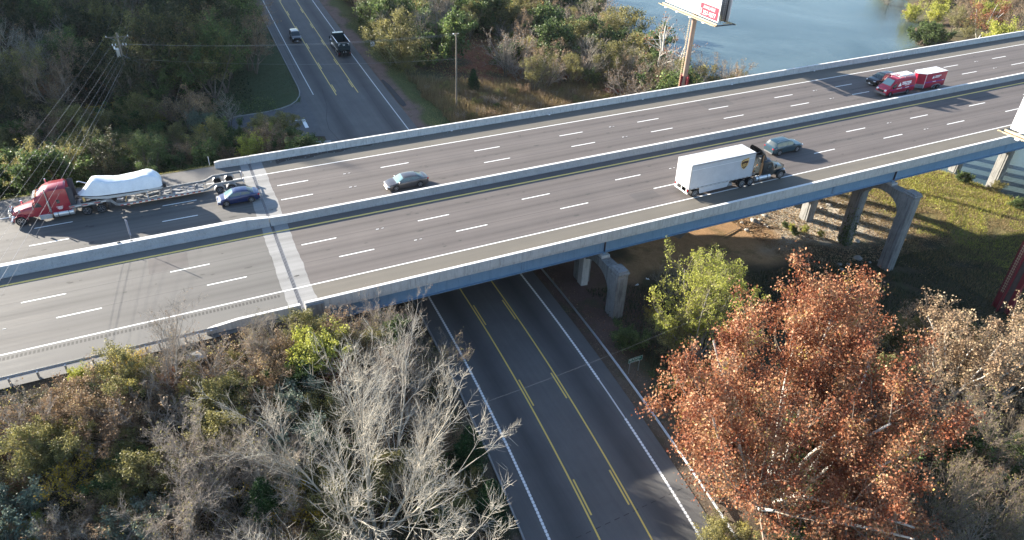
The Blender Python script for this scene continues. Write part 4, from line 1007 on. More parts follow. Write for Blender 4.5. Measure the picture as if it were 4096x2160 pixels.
 ('scrub_brown', 'scrub_bush', 'bush', 'scrub bushes of the sunlit lower left thicket', 'brown leaved scrub bush in the sunlit lower left thicket', {8: [(0.5,-36.6,1.4),(2.1,-36.2,1.36),(4.5,-35.3,0.82),(3.0,-32.8,0.92)],7: [(-13.9,-33.8,1.41),(-5.9,-31.1,1.31)],6: [(-15.2,-30.5,1.27),(-27.2,-27.0,0.99),(-19.7,-26.1,1.34),(-15.2,-27.4,1.09)],5: [(-1.1,-26.6,1.09),(0.2,-26.1,0.91),(6.5,-25.9,0.66),(5.2,-25.2,0.77)],3: [(-24.8,-22.6,0.96),(-14.1,-22.8,1.09),(-27.4,-18.9,0.98),(-26.2,-17.4,1.21)],2: [(3.3,-22.4,0.88)],0: [(-17.1,-18.9,1.29),(-17.7,-16.8,1.37),(-20.3,-15.7,0.85)],1: [(-7.0,-19.2,1.06),(-12.8,-17.1,0.89),(-10.8,-17.2,0.85),(-6.0,-16.6,1.31)]}),
 ('scrub_grey', 'scrub_bush', 'bush', 'low scrub below the guardrail', 'low leafless scrub bush just below the guardrail', {6: [(-27.2,-15.3,0.5),(-23.1,-15.8,0.54)],4: [(-20.9,-14.8,0.64),(-16.5,-15.7,0.55)]}),
 ('bush_gold', 'scrub_bush', 'bush', 'low scrub below the guardrail', 'low yellowish scrub bush just below the guardrail', {6: [(-25.6,-15.2,0.5)],2: [(-2.8,-15.5,0.54)]}),
 ('scrub_olive', 'scrub_bush', 'bush', 'low scrub below the guardrail', 'low olive scrub bush just below the guardrail', {2: [(-11.6,-14.5,0.37),(-8.4,-14.8,0.4)]}),
 ('scrub_olive', 'undergrowth_bush', 'bush', 'undergrowth bushes round the russet tree', 'olive undergrowth bush around the russet tree at lower right', {8: [(34.6,-52.5,1.27)],6: [(26.3,-49.9,1.05),(36.1,-42.5,1.08)],7: [(36.1,-50.8,1.29)],4: [(44.1,-37.8,1.13)],2: [(65.3,-38.6,1.15),(68.0,-36.8,1.2),(62.7,-33.2,1.48),(69.0,-33.0,1.02)],0: [(47.9,-31.6,1.43)],1: [(54.5,-33.4,1.12),(61.3,-31.1,1.59),(56.1,-28.3,1.4)]}),
 ('scrub_brown', 'undergrowth_bush', 'bush', 'undergrowth bushes round the russet tree', 'brown undergrowth bush around the russet tree at lower right', {8: [(39.2,-55.3,0.94),(47.3,-45.5,1.41)],7: [(31.8,-50.9,1.31)],5: [(61.2,-40.3,1.28),(65.2,-40.8,1.47)],3: [(39.9,-35.4,1.18),(26.6,-34.4,1.16)],1: [(53.0,-32.1,1.29)],0: [(32.0,-29.3,1.04)]}),
 ('scrub_grey', 'undergrowth_bush', 'bush', 'undergrowth bushes round the russet tree', 'leafless undergrowth bush around the russet tree at lower right', {7: [(39.3,-49.1,1.75)],8: [(48.9,-48.8,1.67)],5: [(56.9,-44.4,1.6)],3: [(32.9,-37.0,1.65)],4: [(46.2,-36.3,1.23),(52.9,-36.1,1.73)],2: [(73.8,-33.5,1.47)]}),
 ('bare_b', 'undergrowth_bush', 'bush', 'undergrowth bushes round the russet tree', 'small leafless tree around the russet tree at lower right', {8: [(41.9,-50.2,0.66),(52.6,-45.6,0.53)],7: [(36.1,-44.6,0.52),(43.4,-44.8,0.73)],4: [(41.6,-40.4,0.55)],5: [(54.8,-41.9,0.71)],1: [(58.4,-35.6,0.49),(60.3,-28.8,0.54)],3: [(29.2,-31.6,0.64),(34.0,-32.9,0.71)],0: [(43.7,-32.8,0.56),(34.9,-28.9,0.54)]}),
 ('bush_green', 'undergrowth_bush', 'bush', 'undergrowth bushes round the russet tree', 'green undergrowth bush around the russet tree at lower right', {6: [(29.3,-44.0,1.53),(31.0,-39.9,1.66)],3: [(37.2,-39.7,1.54),(30.5,-37.7,1.7)],4: [(45.9,-42.6,1.46)]}),
 ('wood_dark', 'wood_tree', 'tree', 'trees of the shaded wood west of the lower road', 'dark green tree in the shaded wood left of the lower road', {7: [(-9.2,61.6,1.28),(-8.3,68.0,1.28),(-14.9,56.1,0.93),(-17.0,61.8,0.81)],8: [(1.1,69.7,1.23),(-4.0,74.1,1.09),(-5.9,71.1,1.0)],4: [(-6.8,75.3,1.19),(-7.1,82.8,1.2),(-4.9,92.1,1.04),(-16.5,82.2,0.78),(-8.1,86.2,0.96),(-5.8,89.6,0.91)],5: [(-2.0,78.8,1.24),(-4.3,82.0,1.17),(1.4,82.9,1.25),(0.9,89.3,1.08),(5.3,88.1,1.22),(-0.2,79.8,1.01),(-0.3,92.2,0.76)],1: [(-7.0,97.0,1.12),(-8.7,104.2,1.28),(-3.5,107.0,1.27),(-7.4,110.4,1.06),(-4.6,108.9,1.31),(-6.7,123.4,1.07),(-5.2,125.2,1.17),(-16.1,99.6,0.91)],2: [(-4.0,95.9,1.29),(2.9,99.9,1.15),(6.4,106.7,1.09),(1.8,110.1,1.27),(-0.3,119.7,1.22),(5.5,118.0,1.34),(6.6,125.7,1.12)],6: [(-32.2,58.9,0.86),(-19.4,64.0,0.84),(-35.8,70.6,0.83),(-19.1,76.8,0.84)],3: [(-41.5,84.7,0.83),(-29.9,81.7,0.98),(-21.6,83.5,0.93),(-29.1,87.3,1.01),(-21.9,87.1,0.82)],0: [(-41.6,95.3,1.01),(-32.7,95.4,0.97),(-27.3,99.0,0.88)]}),
 ('wood_green', 'wood_tree', 'tree', 'trees of the shaded wood west of the lower road', 'green tree in the shaded wood left of the lower road', {8: [(-2.9,59.9,1.32),(-0.4,73.0,1.12)],4: [(-9.3,79.9,1.14),(-13.5,76.2,0.82),(-13.8,91.5,0.84)],5: [(4.9,81.8,1.37)],2: [(6.0,101.1,1.1),(2.7,106.4,1.13),(-1.8,113.6,1.26)],1: [(-9.7,113.4,1.3),(-9.8,119.4,1.41)],7: [(-9.4,58.3,0.9)],6: [(-21.7,73.6,0.97),(-37.8,78.7,1.05)],3: [(-37.3,84.4,1.02),(-25.6,88.3,1.03)],0: [(-32.4,99.0,1.06)]}),
 ('wood_olive', 'wood_tree', 'tree', 'trees of the shaded wood west of the lower road', 'olive tree in the shaded wood left of the lower road', {7: [(-6.9,64.3,1.42),(-13.9,69.3,1.1)],8: [(-2.3,68.7,1.26),(-4.6,62.4,1.08),(-0.7,62.5,1.12)],5: [(2.6,79.5,1.22)],1: [(-7.3,93.8,1.43),(-4.0,100.7,1.19),(-5.3,98.8,0.99)],2: [(2.0,92.7,1.18),(6.0,109.7,1.21),(2.1,126.0,1.42)],6: [(-30.0,63.9,1.01)],4: [(-16.5,86.5,1.02)],3: [(-26.3,92.3,1.06),(-19.0,93.7,1.09)],0: [(-37.9,97.0,1.04)]}),
 ('wood_brown', 'wood_tree', 'tree', 'trees of the shaded wood west of the lower road', 'brown leaved tree in the shaded wood left of the lower road', {8: [(-2.8,65.6,1.01),(5.3,70.8,0.93)],5: [(4.5,72.8,1.01),(-3.4,86.9,1.02)],4: [(-9.8,88.9,1.11)],2: [(0.4,98.0,1.01),(2.4,116.2,1.07)],1: [(-8.6,100.3,1.13),(-2.8,118.5,1.07)],6: [(-36.6,57.3,0.79),(-25.0,57.5,0.79),(-25.4,62.1,0.72),(-21.3,65.7,0.86),(-31.1,76.3,0.77)],7: [(-10.7,69.5,0.69),(-10.5,72.1,0.71)],3: [(-36.7,89.1,0.81)],0: [(-42.2,98.7,0.73),(-20.4,100.2,0.81)]}),
 ('wood_bare', 'wood_tree', 'tree', 'trees of the shaded wood west of the lower road', 'leafless tree in the shaded wood left of the lower road', {6: [(-37.5,64.2,1.0),(-32.8,65.5,1.02),(-30.7,73.6,1.05),(-27.4,71.1,0.78),(-27.0,76.8,0.86)],7: [(-11.0,63.2,0.89)],5: [(-3.4,76.2,0.84)],3: [(-24.0,84.0,0.86),(-41.8,87.1,1.02),(-36.5,93.1,0.95)],4: [(-9.3,92.8,0.9)]}),
 ('wood_dark', 'wood_tree', 'tree', 'trees of the wooded hillside', 'dark green tree on the wooded hillside at the top left', {9: [(-97.6,99.1,1.08),(-88.7,100.5,1.22),(-74.0,98.8,1.0),(-65.5,98.1,1.11),(-53.3,101.3,1.08),(-39.4,109.3,0.9),(-45.9,115.8,1.07),(-40.7,112.2,1.09),(-34.2,114.4,1.12),(-13.2,111.3,0.96),(-92.8,121.1,1.1),(-88.5,118.9,1.08),(-65.3,121.8,1.17),(-96.6,126.9,1.07),(-86.4,126.6,0.95),(-67.5,125.6,1.04),(-54.2,126.5,0.99),(-48.7,129.7,1.14),(-26.9,127.2,1.04),(-94.5,134.3,1.04),(-72.5,132.4,1.1),(-68.1,134.4,1.14),(-58.5,133.5,1.13),(-44.6,133.3,1.0),(-40.5,132.9,1.04),(-22.9,137.0,1.23),(-11.8,134.5,1.14),(-94.3,140.2,0.99),(-87.4,140.4,0.91),(-83.6,140.1,1.16),(-52.6,144.4,1.19),(-44.5,140.8,1.21),(-38.5,143.1,1.14),(-15.2,142.6,0.99),(-4.9,142.0,1.19),(-94.3,148.7,1.13),(-83.1,150.5,1.23),(-72.2,149.3,1.09),(-54.7,147.9,1.14),(-46.1,148.9,0.98),(-38.9,148.7,1.02),(-33.1,151.2,1.1),(-26.5,149.7,1.09),(-16.5,147.1,0.95)]}),
 ('wood_olive', 'wood_tree', 'tree', 'trees of the wooded hillside', 'olive tree on the wooded hillside at the top left', {9: [(-82.9,102.5,1.22),(-64.3,106.3,1.07),(-54.5,108.8,1.13),(-44.1,108.9,1.08),(-33.4,109.2,1.37),(-80.3,116.8,1.28),(-72.6,111.7,1.13),(-59.1,112.9,1.33),(-16.8,114.3,1.16),(-61.0,122.2,1.11),(-81.7,125.2,1.16),(-17.3,128.5,1.38),(-80.9,135.2,1.29),(-55.2,135.3,1.32),(-57.4,147.1,1.16),(-6.2,147.8,1.19)]}),
 ('wood_green', 'wood_tree', 'tree', 'trees of the wooded hillside', 'green tree on the wooded hillside at the top left', {9: [(-60.9,100.9,1.09),(-30.0,101.8,0.98),(-93.0,105.8,1.17),(-81.8,106.2,1.15),(-61.1,105.0,1.09),(-95.0,114.8,1.0),(-64.3,115.8,1.01),(-73.9,122.8,1.11),(-29.4,120.7,1.03),(-26.6,119.1,1.27),(-1.5,130.8,1.28),(-75.9,143.3,1.06),(-64.4,149.8,1.04)]}),
 ('wood_brown', 'wood_tree', 'tree', 'trees of the wooded hillside', 'brown leaved tree on the wooded hillside at the top left', {9: [(-23.0,102.4,0.88),(-88.7,106.7,0.89),(-23.5,107.2,0.96),(-17.9,108.0,0.94),(-13.6,108.0,1.09),(-89.7,113.6,0.93),(-50.3,116.2,0.99),(-45.5,120.2,0.99),(-41.7,119.4,0.98),(-57.7,128.3,0.85),(-11.0,126.5,1.01),(-32.8,136.9,1.04),(-4.2,137.8,0.91),(-60.0,142.1,1.01),(-8.3,150.9,1.06)]}),
 ('wood_bare', 'wood_tree', 'tree', 'trees of the wooded hillside', 'leafless tree on the wooded hillside at the top left', {9: [(-74.6,106.0,1.19),(-27.6,113.5,0.92),(-55.6,121.7,1.25),(-19.0,123.2,1.08),(-74.8,127.1,1.06),(-41.3,126.7,1.21),(-31.7,127.8,1.21),(-87.9,132.9,0.96),(-19.8,134.3,1.16),(-66.2,140.2,1.0),(-34.6,141.0,1.25),(-89.6,150.0,1.26)]}),
 ('bush_green', 'wood_edge_bush', 'bush', 'bushes along the edge of the shaded wood', 'green bush at the edge of the wood behind the utility pole', {6: [(-37.2,51.2,1.41)],4: [(-28.3,52.5,1.35)],5: [(-16.6,52.4,1.86)],3: [(-32.8,54.6,1.47)]}),
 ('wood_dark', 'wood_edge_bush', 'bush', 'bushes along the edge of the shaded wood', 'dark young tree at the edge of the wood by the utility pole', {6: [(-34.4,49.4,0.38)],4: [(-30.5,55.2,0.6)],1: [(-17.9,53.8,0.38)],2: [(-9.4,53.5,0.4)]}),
 ('scrub_brown', 'wood_edge_bush', 'bush', 'bushes along the edge of the shaded wood', 'brown bush at the edge of the wood behind the utility pole', {7: [(-25.0,50.8,1.87)],2: [(-7.9,50.3,2.03)],6: [(-36.5,54.5,1.5)]}),
 ('scrub_olive', 'wood_edge_bush', 'bush', 'bushes along the edge of the shaded wood', 'olive bush at the edge of the wood behind the utility pole', {4: [(-21.6,50.5,1.75)],2: [(-14.3,51.8,1.86)]}),
 ('wood_green', 'bank_tree', 'tree', 'trees behind the far shoulder at the left', 'green tree close behind the far shoulder at the left', {6: [(-32.2,27.4,0.7),(-30.4,32.7,0.62)],2: [(-13.1,28.0,0.56)],5: [(-17.1,33.2,0.68)]}),
 ('wood_olive', 'bank_tree', 'tree', 'trees behind the far shoulder at the left', 'olive tree close behind the far shoulder at the left', {6: [(-25.3,27.9,0.69),(-33.0,35.4,0.67)],4: [(-22.1,30.7,0.72)],2: [(-13.0,32.9,0.68),(-14.9,37.1,0.62)],1: [(-21.5,36.1,0.72)]}),
 ('bush_green', 'bank_tree', 'tree', 'trees behind the far shoulder at the left', 'big green bush close behind the far shoulder at the left', {4: [(-23.0,28.1,2.31)],6: [(-27.9,32.1,1.86)]}),
 ('wood_dark', 'bank_tree', 'tree', 'trees behind the far shoulder at the left', 'dark tree close behind the far shoulder at the left', {5: [(-17.9,28.0,0.65)],4: [(-25.6,36.9,0.52)],1: [(-19.2,36.2,0.62)]}),
 ('scrub_olive', 'bank_bush', 'bush', 'bushes on the far embankment of the highway', 'olive bush on the embankment behind the far shoulder', {6: [(-34.2,31.9,1.31),(-28.3,36.8,1.53),(-29.3,39.7,1.28)],7: [(-22.2,35.0,1.55)],4: [(-18.0,34.9,1.2)],2: [(-7.2,35.9,1.11),(-4.8,38.6,1.67)]}),
 ('scrub_lime', 'bank_bush', 'bush', 'bushes on the far embankment of the highway', 'yellow green bush on the embankment behind the far shoulder', {6: [(-31.9,31.0,1.17),(-32.8,38.1,1.32)],2: [(-1.4,31.9,1.29),(1.6,38.1,1.1)],4: [(-15.3,34.8,1.06),(-21.3,38.5,1.04),(-14.9,39.4,1.05)]}),
 ('scrub_brown', 'bank_bush', 'bush', 'bushes on the far embankment of the highway', 'brown bush on the embankment behind the far shoulder', {6: [(-25.8,32.8,1.31),(-22.8,33.6,1.43),(-23.8,36.5,1.64),(-34.5,39.5,1.16)],4: [(-11.3,32.7,1.57),(-17.7,39.6,1.48)],5: [(-5.6,33.0,1.39)],2: [(1.1,32.8,1.63),(2.6,34.8,1.62)],1: [(-8.2,37.8,1.16)]}),
 ('bush_green', 'bank_bush', 'bush', 'bushes on the far embankment of the highway', 'green bush on the embankment behind the far shoulder', {4: [(-13.9,31.2,1.66),(-11.7,34.5,1.63)],5: [(-7.6,31.6,1.59)],2: [(5.5,32.3,1.68),(-4.3,35.8,1.13)],3: [(-24.4,39.9,1.58)],1: [(-11.6,40.1,1.3)]}),
 ('scrub_brown', 'dry_weed_bush', 'bush', 'dry weedy bushes in the tall grass', 'dry brown weedy bush in the tall grass behind the far parapet', {6: [(35.1,28.9,0.53),(32.0,32.2,0.43),(35.5,32.4,0.51),(38.5,33.1,0.55)],8: [(60.3,29.3,0.64),(66.3,27.5,0.43),(53.6,31.7,0.46),(62.0,30.0,0.39),(64.3,30.0,0.49),(66.5,31.0,0.56),(55.6,33.6,0.46),(57.7,34.0,0.43)],7: [(42.3,32.1,0.46),(47.0,32.4,0.37),(44.9,35.3,0.44),(47.3,35.6,0.56),(43.7,37.9,0.62)],3: [(42.2,38.9,0.54),(38.6,42.1,0.62),(34.9,42.8,0.32),(41.0,43.5,0.41),(44.8,47.2,0.54)],5: [(57.8,38.9,0.59),(63.9,40.7,0.57),(57.9,43.4,0.45),(61.0,45.1,0.64),(64.9,44.2,0.54)],4: [(44.5,41.2,0.59),(53.5,40.2,0.44),(48.6,46.9,0.62),(53.4,46.5,0.51)],0: [(36.2,47.9,0.36),(34.4,52.8,0.46),(38.8,52.4,0.59)],1: [(56.4,47.2,0.51),(48.9,49.8,0.37),(58.7,50.5,0.56),(50.3,54.7,0.49),(54.3,52.8,0.63),(60.7,53.4,0.62)],2: [(67.4,48.5,0.61)]}),
 ('scrub_grey', 'dry_weed_bush', 'bush', 'dry weedy bushes in the tall grass', 'dead grey weedy bush in the tall grass behind the far parapet', {6: [(38.0,28.8,0.46),(34.1,33.4,0.75)],7: [(43.7,28.4,0.64),(47.6,27.3,0.53),(50.6,33.6,0.48)],8: [(56.9,27.2,0.62),(64.7,27.9,0.74),(50.7,31.2,0.42),(58.0,31.6,0.71),(59.6,34.3,0.59),(66.9,33.9,0.52)],3: [(38.7,38.7,0.64),(33.1,41.5,0.72),(37.8,44.2,0.65),(44.6,44.1,0.71)],4: [(46.8,38.1,0.64),(51.1,38.0,0.75),(53.1,38.2,0.57),(50.0,40.5,0.43),(47.2,43.8,0.61),(50.9,42.8,0.52),(53.2,44.6,0.54),(50.7,46.8,0.67)],5: [(61.5,38.5,0.65),(58.0,40.9,0.55),(59.7,40.5,0.64),(66.3,41.3,0.56),(66.8,42.9,0.52)],0: [(37.8,49.9,0.63),(41.1,50.1,0.64),(44.3,49.8,0.68),(32.6,56.3,0.5),(38.1,55.6,0.44),(44.7,57.4,0.51),(47.7,55.6,0.43)],1: [(50.5,50.8,0.63),(54.9,49.5,0.46),(57.4,54.0,0.65),(55.5,56.9,0.57),(62.9,55.9,0.67)],2: [(62.8,49.7,0.49),(63.1,52.7,0.49),(66.5,53.8,0.65)]}),
 ('scrub_olive', 'dry_weed_bush', 'bush', 'dry weedy bushes in the tall grass', 'olive weedy bush in the tall grass behind the far parapet', {7: [(42.3,26.8,0.56),(39.4,30.5,0.44),(43.9,32.3,0.33)],8: [(52.3,29.1,0.6),(53.2,26.8,0.46),(64.5,35.6,0.56),(68.0,36.5,0.54)],6: [(40.7,35.0,0.64)],3: [(36.2,38.4,0.33),(35.1,41.4,0.51),(41.7,40.9,0.38),(32.4,44.3,0.43)],5: [(63.7,37.7,0.54),(64.9,47.3,0.46)],4: [(47.9,41.2,0.6)],0: [(38.6,48.3,0.6),(35.2,49.1,0.41),(41.6,52.4,0.51),(45.6,53.6,0.56),(48.6,54.4,0.59),(36.1,55.9,0.64)],1: [(59.7,47.7,0.43),(59.5,49.3,0.59),(60.2,56.3,0.5)],2: [(67.7,51.2,0.52),(67.9,57.8,0.62)]}),
 ('wood_bare', 'river_wood_tree', 'tree', 'trees and bushes of the river bank wood', 'leafless tree in the sunlit wood between lower road and river', {8: [(73.6,46.9,0.51),(80.8,47.9,0.88),(85.4,46.0,0.72),(77.7,57.8,0.8),(83.2,57.8,0.66),(70.2,63.0,0.98),(72.5,68.4,0.89),(81.5,64.9,0.83),(89.8,71.5,0.79),(91.4,79.5,0.64),(78.6,87.0,0.51),(95.4,90.4,0.55),(81.0,94.5,0.75),(88.6,96.9,0.55)],7: [(53.5,68.0,0.81)],6: [(38.4,78.1,0.88),(40.8,81.3,0.93),(33.5,85.1,0.75),(36.4,85.9,0.95),(46.5,90.0,0.98)],3: [(37.4,96.6,1.0),(48.8,100.6,0.86),(53.4,101.5,0.81),(34.0,107.1,0.67),(36.2,105.5,0.84),(38.4,111.0,0.54),(41.0,110.2,0.54),(52.7,111.5,0.99),(53.0,121.6,0.83),(58.1,118.6,0.62),(62.3,120.8,0.69)],4: [(55.8,100.9,0.55),(61.3,105.1,0.77),(71.5,104.0,0.99),(75.7,105.8,0.84),(67.9,110.4,0.95),(73.5,119.9,0.6),(75.9,120.8,0.55),(82.8,129.6,0.75)],5: [(86.4,101.2,0.61),(92.7,101.8,0.97),(97.9,101.6,0.84),(92.7,107.2,0.64),(84.9,109.4,0.58),(92.3,110.9,0.64),(90.0,114.4,0.61),(99.8,115.2,0.63),(93.4,120.0,0.59),(96.1,120.3,0.75)],0: [(41.8,121.5,0.56),(43.0,129.0,0.99),(53.8,131.0,0.82),(50.8,134.9,0.95),(57.7,133.9,0.81),(62.0,135.3,0.54),(65.3,133.8,0.63),(56.2,140.3,0.93),(67.3,140.9,0.62),(56.9,144.7,0.98),(42.6,150.6,0.9),(57.5,151.0,0.58),(68.6,150.5,0.72)],1: [(76.6,128.8,0.62),(86.3,132.2,0.61),(70.8,133.8,0.9),(76.0,133.2,0.98),(86.2,134.3,0.75),(90.8,133.4,0.64),(95.7,133.4,0.86),(83.0,144.7,0.58),(87.6,145.7,0.53),(78.1,148.8,0.96),(91.1,149.3,0.98)],2: [(100.6,136.2,0.67),(101.9,138.4,0.67),(105.4,138.7,0.95),(110.3,146.7,0.55),(107.0,148.0,0.59)]}),
 ('bush_green', 'river_wood_tree', 'tree', 'trees and bushes of the river bank wood', 'green bush in the sunlit wood between lower road and river', {8: [(78.7,46.9,2.92),(80.7,52.3,2.35),(87.2,58.5,2.54),(68.5,71.9,3.25),(77.2,72.1,1.85),(90.8,74.5,3.32),(75.9,81.4,2.08),(85.7,79.9,2.59),(73.4,85.3,3.35),(81.3,85.8,3.2)],6: [(41.2,75.9,3.33),(38.5,83.1,1.85),(39.0,90.9,3.4)],7: [(56.8,75.1,1.97),(75.1,92.2,1.87),(65.6,97.8,1.72)],3: [(33.2,96.8,2.53),(42.6,106.2,3.43),(46.3,116.5,1.77),(53.1,117.0,2.38)],4: [(63.2,102.2,3.41),(59.0,105.0,3.04),(58.1,109.7,2.49)],5: [(94.8,110.5,3.41),(97.0,117.5,2.37),(101.6,126.7,2.86)],0: [(57.3,130.9,3.3),(62.1,129.6,2.94),(43.2,135.9,2.06),(36.7,141.2,2.53),(41.0,138.6,2.94),(38.6,145.0,1.85),(68.9,143.5,3.41),(36.7,148.6,2.21)],1: [(92.5,141.8,3.1),(75.2,145.5,3.01),(97.4,144.2,2.63),(83.7,149.1,2.26),(94.7,150.5,2.81)]}),
 ('wood_brown', 'river_wood_tree', 'tree', 'trees and bushes of the river bank wood', 'brown leaved tree in the sunlit wood between lower road and river', {8: [(92.2,45.4,0.83),(76.3,50.1,0.71),(70.3,70.5,0.64),(87.5,77.3,0.49),(83.2,82.4,0.75),(83.0,89.8,0.67),(85.1,90.3,0.68)],7: [(57.6,58.2,0.83),(62.2,69.9,0.63),(66.0,85.2,0.77),(70.2,89.9,0.67),(75.2,96.1,0.84)],6: [(43.2,84.9,0.52)],3: [(52.6,105.1,0.82),(34.3,111.2,0.86)],4: [(80.9,107.3,0.74),(71.1,124.0,0.79),(78.1,124.3,0.73)],5: [(101.0,111.2,0.69)],0: [(51.6,125.1,0.68),(57.0,124.4,0.49),(38.0,129.9,0.83),(48.2,129.9,0.55),(38.3,134.3,0.72),(62.1,141.0,0.62),(73.4,151.2,0.59)],2: [(106.4,133.7,0.84),(109.9,149.0,0.72)]}),
 ('wood_olive', 'river_wood_tree', 'tree', 'trees and bushes of the river bank wood', 'olive tree in the sunlit wood between lower road and river', {8: [(95.0,47.2,0.68),(66.0,62.9,0.77),(64.1,68.0,0.65),(70.2,76.6,0.87),(82.6,77.7,0.63),(91.6,92.1,0.55)],7: [(53.8,55.6,0.87),(57.7,96.9,0.9),(72.0,95.5,0.98)],3: [(42.9,99.7,1.01),(48.6,104.8,0.56),(42.8,114.0,1.05),(49.5,120.3,0.83)],5: [(88.6,104.1,0.67),(97.4,107.6,0.89),(97.6,124.0,0.78)],4: [(75.2,111.9,0.61),(75.5,115.4,1.05),(81.6,113.8,0.59),(64.1,123.9,1.1),(90.8,128.4,1.04)],0: [(38.8,123.5,0.74),(46.6,126.6,0.88),(48.8,141.1,0.89),(46.6,145.6,0.8),(53.7,149.2,0.57),(63.7,149.1,0.95)],1: [(71.1,129.9,0.85),(70.2,140.1,0.9),(77.7,140.4,0.66),(90.9,146.0,0.84),(103.0,150.8,1.0)],2: [(102.8,143.6,0.76)]}),
 ('scrub_grey', 'river_wood_tree', 'tree', 'trees and bushes of the river bank wood', 'leafless bush in the sunlit wood between lower road and river', {8: [(73.2,51.7,2.89),(68.8,66.5,2.23),(76.2,66.7,2.94),(81.5,72.3,2.9),(66.6,74.6,2.02),(95.1,97.0,3.63)],7: [(58.9,62.0,2.48),(57.2,68.3,2.16),(56.5,71.0,3.4),(67.3,81.1,2.32),(65.9,92.6,2.15)],3: [(43.5,95.8,3.05),(38.0,100.0,3.17),(56.9,116.1,2.4)],5: [(82.9,99.7,2.76),(101.5,122.2,3.17)],4: [(63.9,109.6,2.67),(60.4,113.9,3.48),(66.2,113.7,2.82),(70.6,115.7,2.07),(80.8,118.6,3.75),(87.6,123.7,3.63)],2: [(97.1,130.8,3.0)],0: [(53.8,139.9,2.16),(43.3,145.4,2.81),(53.9,146.6,3.36),(62.8,143.4,2.06),(48.6,151.4,2.1)],1: [(73.7,143.4,3.19)]}),
 ('scrub_olive', 'river_wood_tree', 'tree', 'trees and bushes of the river bank wood', 'olive bush in the sunlit wood between lower road and river', {8: [(86.5,52.4,2.56),(76.8,62.8,2.81),(86.8,68.4,2.74),(86.0,71.9,2.35),(76.6,76.6,2.89),(72.6,80.6,2.48),(92.2,86.4,3.22)],6: [(32.2,69.6,3.19),(33.3,82.8,1.77),(44.1,91.1,2.44)],7: [(63.2,76.0,1.83)],4: [(65.6,99.9,2.85),(70.7,101.2,2.86),(65.7,107.0,2.31),(73.5,110.4,2.96),(80.8,110.0,2.07),(86.3,115.4,2.52),(66.8,121.9,2.82),(88.1,119.6,2.56),(83.3,127.1,3.18),(90.1,123.4,1.73)],3: [(45.9,108.7,1.74),(37.3,116.4,2.21)],0: [(36.1,120.2,1.78),(43.4,123.4,2.86),(48.6,134.3,1.88)],1: [(67.8,128.9,2.89),(83.7,133.7,1.74),(81.2,140.6,1.83),(85.1,139.9,2.96),(96.2,140.1,1.71),(88.3,151.6,2.22)],5: [(103.2,130.5,2.18)],2: [(107.6,145.7,1.82)]}),
 ('scrub_lime', 'far_bank_tree', 'tree', 'trees of the far river bank', 'yellow green tree among the far bank trees beyond the river', {7: [(178.4,50.3,2.59),(192.9,60.7,2.67)],6: [(209.0,89.6,2.26)],4: [(225.4,86.9,2.14),(237.5,96.6,2.39)],3: [(211.4,94.3,2.67),(228.2,103.6,2.2)],1: [(252.2,104.8,1.77)],0: [(227.7,110.4,2.03),(237.7,131.7,2.58)]}),
 ('wood_brown', 'far_bank_tree', 'tree', 'trees of the far river bank', 'brown tree among the far bank trees beyond the river', {7: [(186.8,52.9,0.89),(193.2,69.7,0.71),(200.5,71.1,0.69),(199.7,75.1,0.76),(219.9,74.6,0.77)],8: [(213.5,62.3,0.64),(211.5,68.1,0.75),(218.8,64.5,0.8),(225.1,70.4,0.63)],5: [(243.0,71.1,0.76),(236.0,85.6,0.63),(242.7,86.0,0.72)],4: [(224.1,79.3,0.79),(218.6,89.6,0.62)],0: [(226.9,119.2,0.6),(232.8,121.0,0.7),(253.4,128.4,0.83)]}),
 ('wood_green', 'far_bank_tree', 'tree', 'trees of the far river bank', 'green tree among the far bank trees beyond the river', {8: [(201.7,47.4,0.97),(204.7,52.7,1.12)],5: [(237.9,74.9,1.0),(241.2,76.7,1.0),(251.4,79.4,0.69)],2: [(255.4,87.9,0.89)],3: [(225.8,97.4,0.66)],1: [(237.8,102.9,1.03)]}),
 ('wood_bare', 'far_bank_tree', 'tree', 'trees of the far river bank', 'leafless tree among the far bank trees beyond the river', {8: [(210.4,59.1,0.85)],3: [(215.8,96.5,0.94)],1: [(245.5,96.3,0.93)],0: [(247.4,121.5,0.83)]}),
 ('wood_olive', 'far_bank_tree', 'tree', 'trees of the far river bank', 'olive tree among the far bank trees beyond the river', {8: [(225.0,58.0,1.03)],5: [(238.0,68.4,1.13)],7: [(207.8,74.1,1.1)],2: [(250.5,96.1,1.17)],3: [(214.7,101.2,1.01)],1: [(242.7,107.2,0.87)],0: [(231.8,111.3,1.17),(244.4,116.0,1.09),(250.5,115.4,1.07),(252.6,121.9,1.2),(244.1,128.5,1.16)]}),
]:
    for pt, spots in parts.items():
        lb = lab if pt in (-1, 9) else lab+', '+PARTS[pt]
        for x, y, s in spots: plant(kind, x, y, lb, grp, s, name=nm, cat=cat)
plant('bare_big', -1.6, -31.6, 'big fan shaped leafless grey tree leaning over the lower road beside the bridge', None, 1.45, 1.0, 3.12, 'bare_tree', 'tree')
plant('sycamore', 27.5, -39.5, 'huge russet leaved tree with white branches right of the lower road', None, 1.35, 1.15, 5.72, 'sycamore', 'tree')
